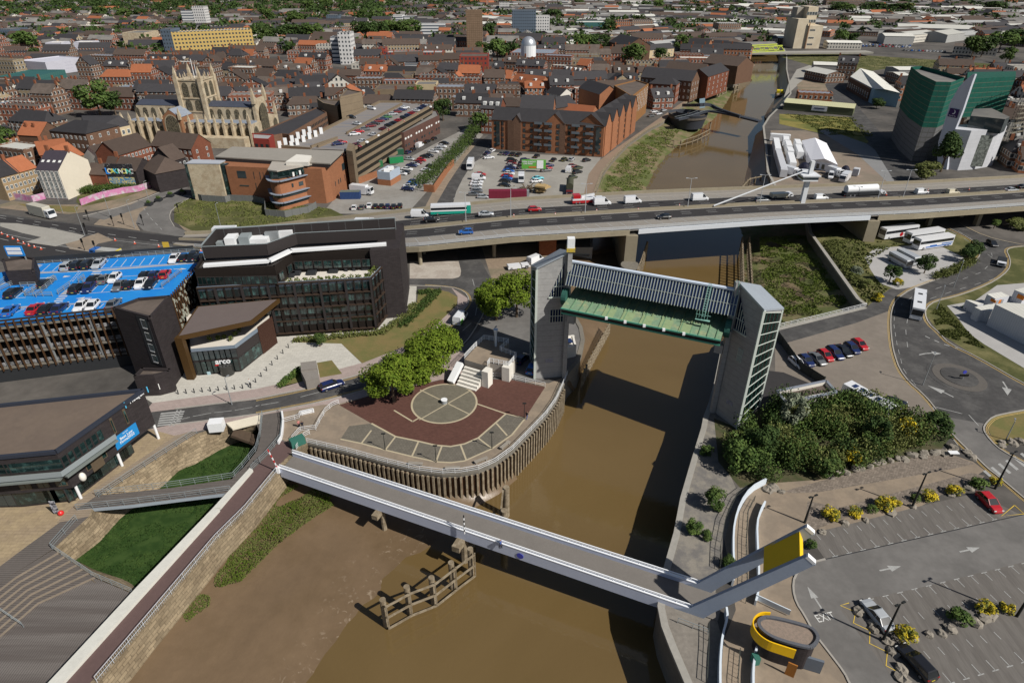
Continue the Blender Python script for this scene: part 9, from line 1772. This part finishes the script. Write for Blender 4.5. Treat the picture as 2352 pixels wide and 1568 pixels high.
def free(x,y,r_=0):
 for(ax_,bx_,ay_,by_,q)in bb_used:
  if ax_-r_<x<bx_+r_ and ay_-r_<y<by_+r_:
   if r_ and(inpoly(x,y,q)or any(hypot(p[0]-x,p[1]-y)<r_ for p in q)):return False
   if inpoly(x,y,q):return False
 if inpoly(x,y,RIV)or any(inpoly(x,y,q)for q in OUT):return False
 return True
def riverx(y):return at(1700,112).x if y>700 else None
ry=222.0
while ry<705:
 dep=rc_.uniform(9,12);x=-620+rc_.uniform(0,10)
 while x<640:
  w_=rc_.uniform(11,24)if ry<520 else rc_.uniform(16,34);cx,cy=x+w_/2,ry+dep/2+noise.noise(Vector((x*.008,ry*.01,0)))*26-.10*x
  X,Y=pp((cx,cy,0))
  if-60<X<2420 and Y<470:
   r_=-.10+noise.noise(Vector((cx*.007,cy*.009,5)))*.5;c_,s_=cos(r_),sin(r_);cor=[(cx+u*w_/2*c_-v_*dep/2*s_,cy+u*w_/2*s_+v_*dep/2*c_)for u in(-1,0,1)for v_ in(-1,0,1)]
   east=X>1800 or(Y<125 and X>1750)
   if all(free(*p)for p in cor)and rc_.random()>(.05 if not east else.5):cand.append((cx,cy,w_,dep,r_,east))
  x+=w_+(0.4 if rc_.random()<.7 else rc_.uniform(5,12))
 ry+=dep+(rc_.uniform(3,5)if rc_.random()<.5 else rc_.uniform(9,14))
cand.sort(key=lambda t:hypot(t[0],t[1]))
NAMED=268;WC=[('fr',"red brick",.38),('fb',"brown brick",.3),('fo',"orange brick",.12),('fw',"white-walled",.1),('ff',"buff brick",.1)];RC=[('sl',"slate-roofed",.42),('tb',"brown-tiled",.38),('to',"orange-tiled",.10),('fe',"dark-roofed",.07)]
def pick(L_):
 t=rc_.random()
 for c in L_:
  t-=c[2]
  if t<=0:return c
 return L_[0]
SM=[fb_red,fb_brn,fb_or,fb_wh,fb_bf,slate,tile_b,tile_o,felt_g,metal_w,metal_g];SI=dict(fr=0,fb=1,fo=2,fw=3,ff=4,sl=5,tb=6,to=7,fe=8);far=MB()
def farbox(cx,cy,w_,d_,h_,rise,r_,wi,ri):
 c_,s_=cos(r_),sin(r_);f=lambda u,v,z:(cx+u*w_/2*c_-v*d_/2*s_,cy+u*w_/2*s_+v*d_/2*c_,z)
 far.mi=wi;far.add([f(-1,-1,0),f(1,-1,0),f(1,1,0),f(-1,1,0),f(-1,-1,h_),f(1,-1,h_),f(1,1,h_),f(-1,1,h_),f(1,0,h_+rise),f(-1,0,h_+rise)],[(0,1,5,4),(1,2,6,5),(3,0,4,7),(5,6,8),(7,4,9)])
 far.mi=ri;far.add([f(-1.02,-1.04,h_-.1),f(1.02,-1.04,h_-.1),f(1.02,0,h_+rise+.05),f(-1.02,0,h_+rise+.05),f(1.02,1.04,h_-.1),f(-1.02,1.04,h_-.1)],[(0,1,2,3),(3,2,4,5)])
for i,(cx,cy,w_,dep,r_,east)in enumerate(cand):
 wc_,rc2=pick(WC),pick(RC);ze_=rc_.choice((5.5,6.5,7.5,8.5,9.5,11.5));rise=rc_.uniform(3.2,4.6)
 if i<NAMED:
  a=Vector((cx-w_/2*cos(r_)+dep/2*sin(r_),cy-w_/2*sin(r_)-dep/2*cos(r_),0));b=a+Vector((cos(r_),sin(r_),0))*w_
  near=i<70;k=rc_.random()
  if k<.25:t=bprism("town_building","","building",[a,b,b+Vector((-sin(r_),cos(r_),0))*dep,a+Vector((-sin(r_),cos(r_),0))*dep],ze_+2,MTS[wc_[0]],rc_.choice((felt_g,felt_g,felt,lead,metal_w)),.5);desc=wc_[1]+" flat-topped building"
  elif k<.3:
   t=house("terraced_house","","house",b+Vector((-sin(r_),cos(r_),0))*0,b+Vector((-sin(r_),cos(r_),0))*dep,w_ if w_<15 else 15,ze_,ze_+rise+1,MTS[wc_[0]],MTS[rc2[0]],chimneys=((.1,.5),));desc=rc2[1]+" "+wc_[1]+" gable-ended house"
  else:t=house("terraced_house","","house",a,b,dep,ze_,ze_+rise,MTS[wc_[0]],MTS[rc2[0]],chimneys=[((j+.02)/max(1,int(w_/8)),.5)for j in range(int(w_/8)+1)][:3],win=(max(2,int(w_/3.2)),2)if near else None,dormer=(2 if rc_.random()<.25 else 0),hip=(3 if rc_.random()<.15 else 0),side=False);desc=rc2[1]+" "+wc_[1]+(" long terrace" if w_>18 else " terrace house")
  auto(t,desc,(cx,cy))
 else:farbox(cx,cy,w_,dep,ze_,rise,r_,SI[wc_[0]],SI[rc2[0]])
for _ in range(5200):
 yy=690+1900*rc_.random()**1.15;xx=rc_.uniform(-.86,.92)*yy*.95+0;X,Y=pp((xx,yy,0))
 if not(-30<X<2400)or not free(xx,yy,6)or(X<900 and Y<36 and rc_.random()<.65):continue
 ind=X>1150+350*noise.noise(Vector((xx*.002,yy*.002,2)))and rc_.random()<.5;r_=-.1+noise.noise(Vector((xx*.004,yy*.004,5)))*1.2
 if ind:farbox(xx,yy,rc_.uniform(25,70),rc_.uniform(16,35),rc_.uniform(5,8),2,r_,rc_.choice((3,8,10,1)),rc_.choice((9,10,8,8,5,6)))
 else:farbox(xx,yy,rc_.uniform(12,42),rc_.uniform(9,14),rc_.uniform(5.5,8),rc_.choice((3.4,3.4,.2)),r_+(pi/2 if rc_.random()<.2 else 0),rc_.choice((0,0,1,2,3,4)),rc_.choice((5,5,6,6,6,8,8,7,5,6)))
o=far.obj("distant_rooftops",SM);o["kind"]="stuff"
for(z,x,y,r_)in TT:
 P_,s_=pxr(*z((x,y)));rw=r_*.2519*s_*1.25;tree(P_,rw,min(19,max(6,rw*1.9)),rc_.choice(('mid','mid','dark')),1300,.09,desc=rc_.choice(("broad dark green tree","leafy mid-green tree")))
wd=MB()
for _ in range(4200):
 yy=620+1900*rc_.random();xx=rc_.uniform(-.86,.92)*yy;X,Y=pp((xx,yy,0));
 dens=1 if(X<950 and Y<44)else.6 if noise.noise(Vector((xx*.004,yy*.004,8)))>.08 else(.16 if X<1300 else.07)
 if not(-30<X<2400)or rc_.random()>dens or not free(xx,yy,4):continue
 for k in range(rc_.choice((1,2,4))):leafball(wd,(xx+rc_.gauss(0,9),yy+rc_.gauss(0,9),rc_.uniform(6,9)),rc_.uniform(5,9),34,rc_,1.9,.8)
o=wd.obj("distant_woods",LEAF['dark'],uv=False);o["kind"]="stuff"
k=0
for(a,b,n)in(((800,410),(1320,425),17),((805,425),(1310,437),17),((1240,465),(1640,480),12)):
 for i in range(n):
  P_=at(*q4((a[0]+(b[0]-a[0])*i/n,a[1]+(b[1]-a[1])*i/n)));c_=rc_.choice(('white','white','silver','black','blue','grey','red'));R_=(0,17,34).index(k)if k in(0,17,34)else None
  t=car('hatchback' if i%2 else 'estate',c_,(P_.x,P_.y,.1),1.3,c_+" car, "+nth(i,n)+(" of the back row of the far lot"," of the front row of the far lot"," of the row below the far lot")[(n==12)*2+(a[1]==425)],"cars in the far sales lot",False)
finish_labels()
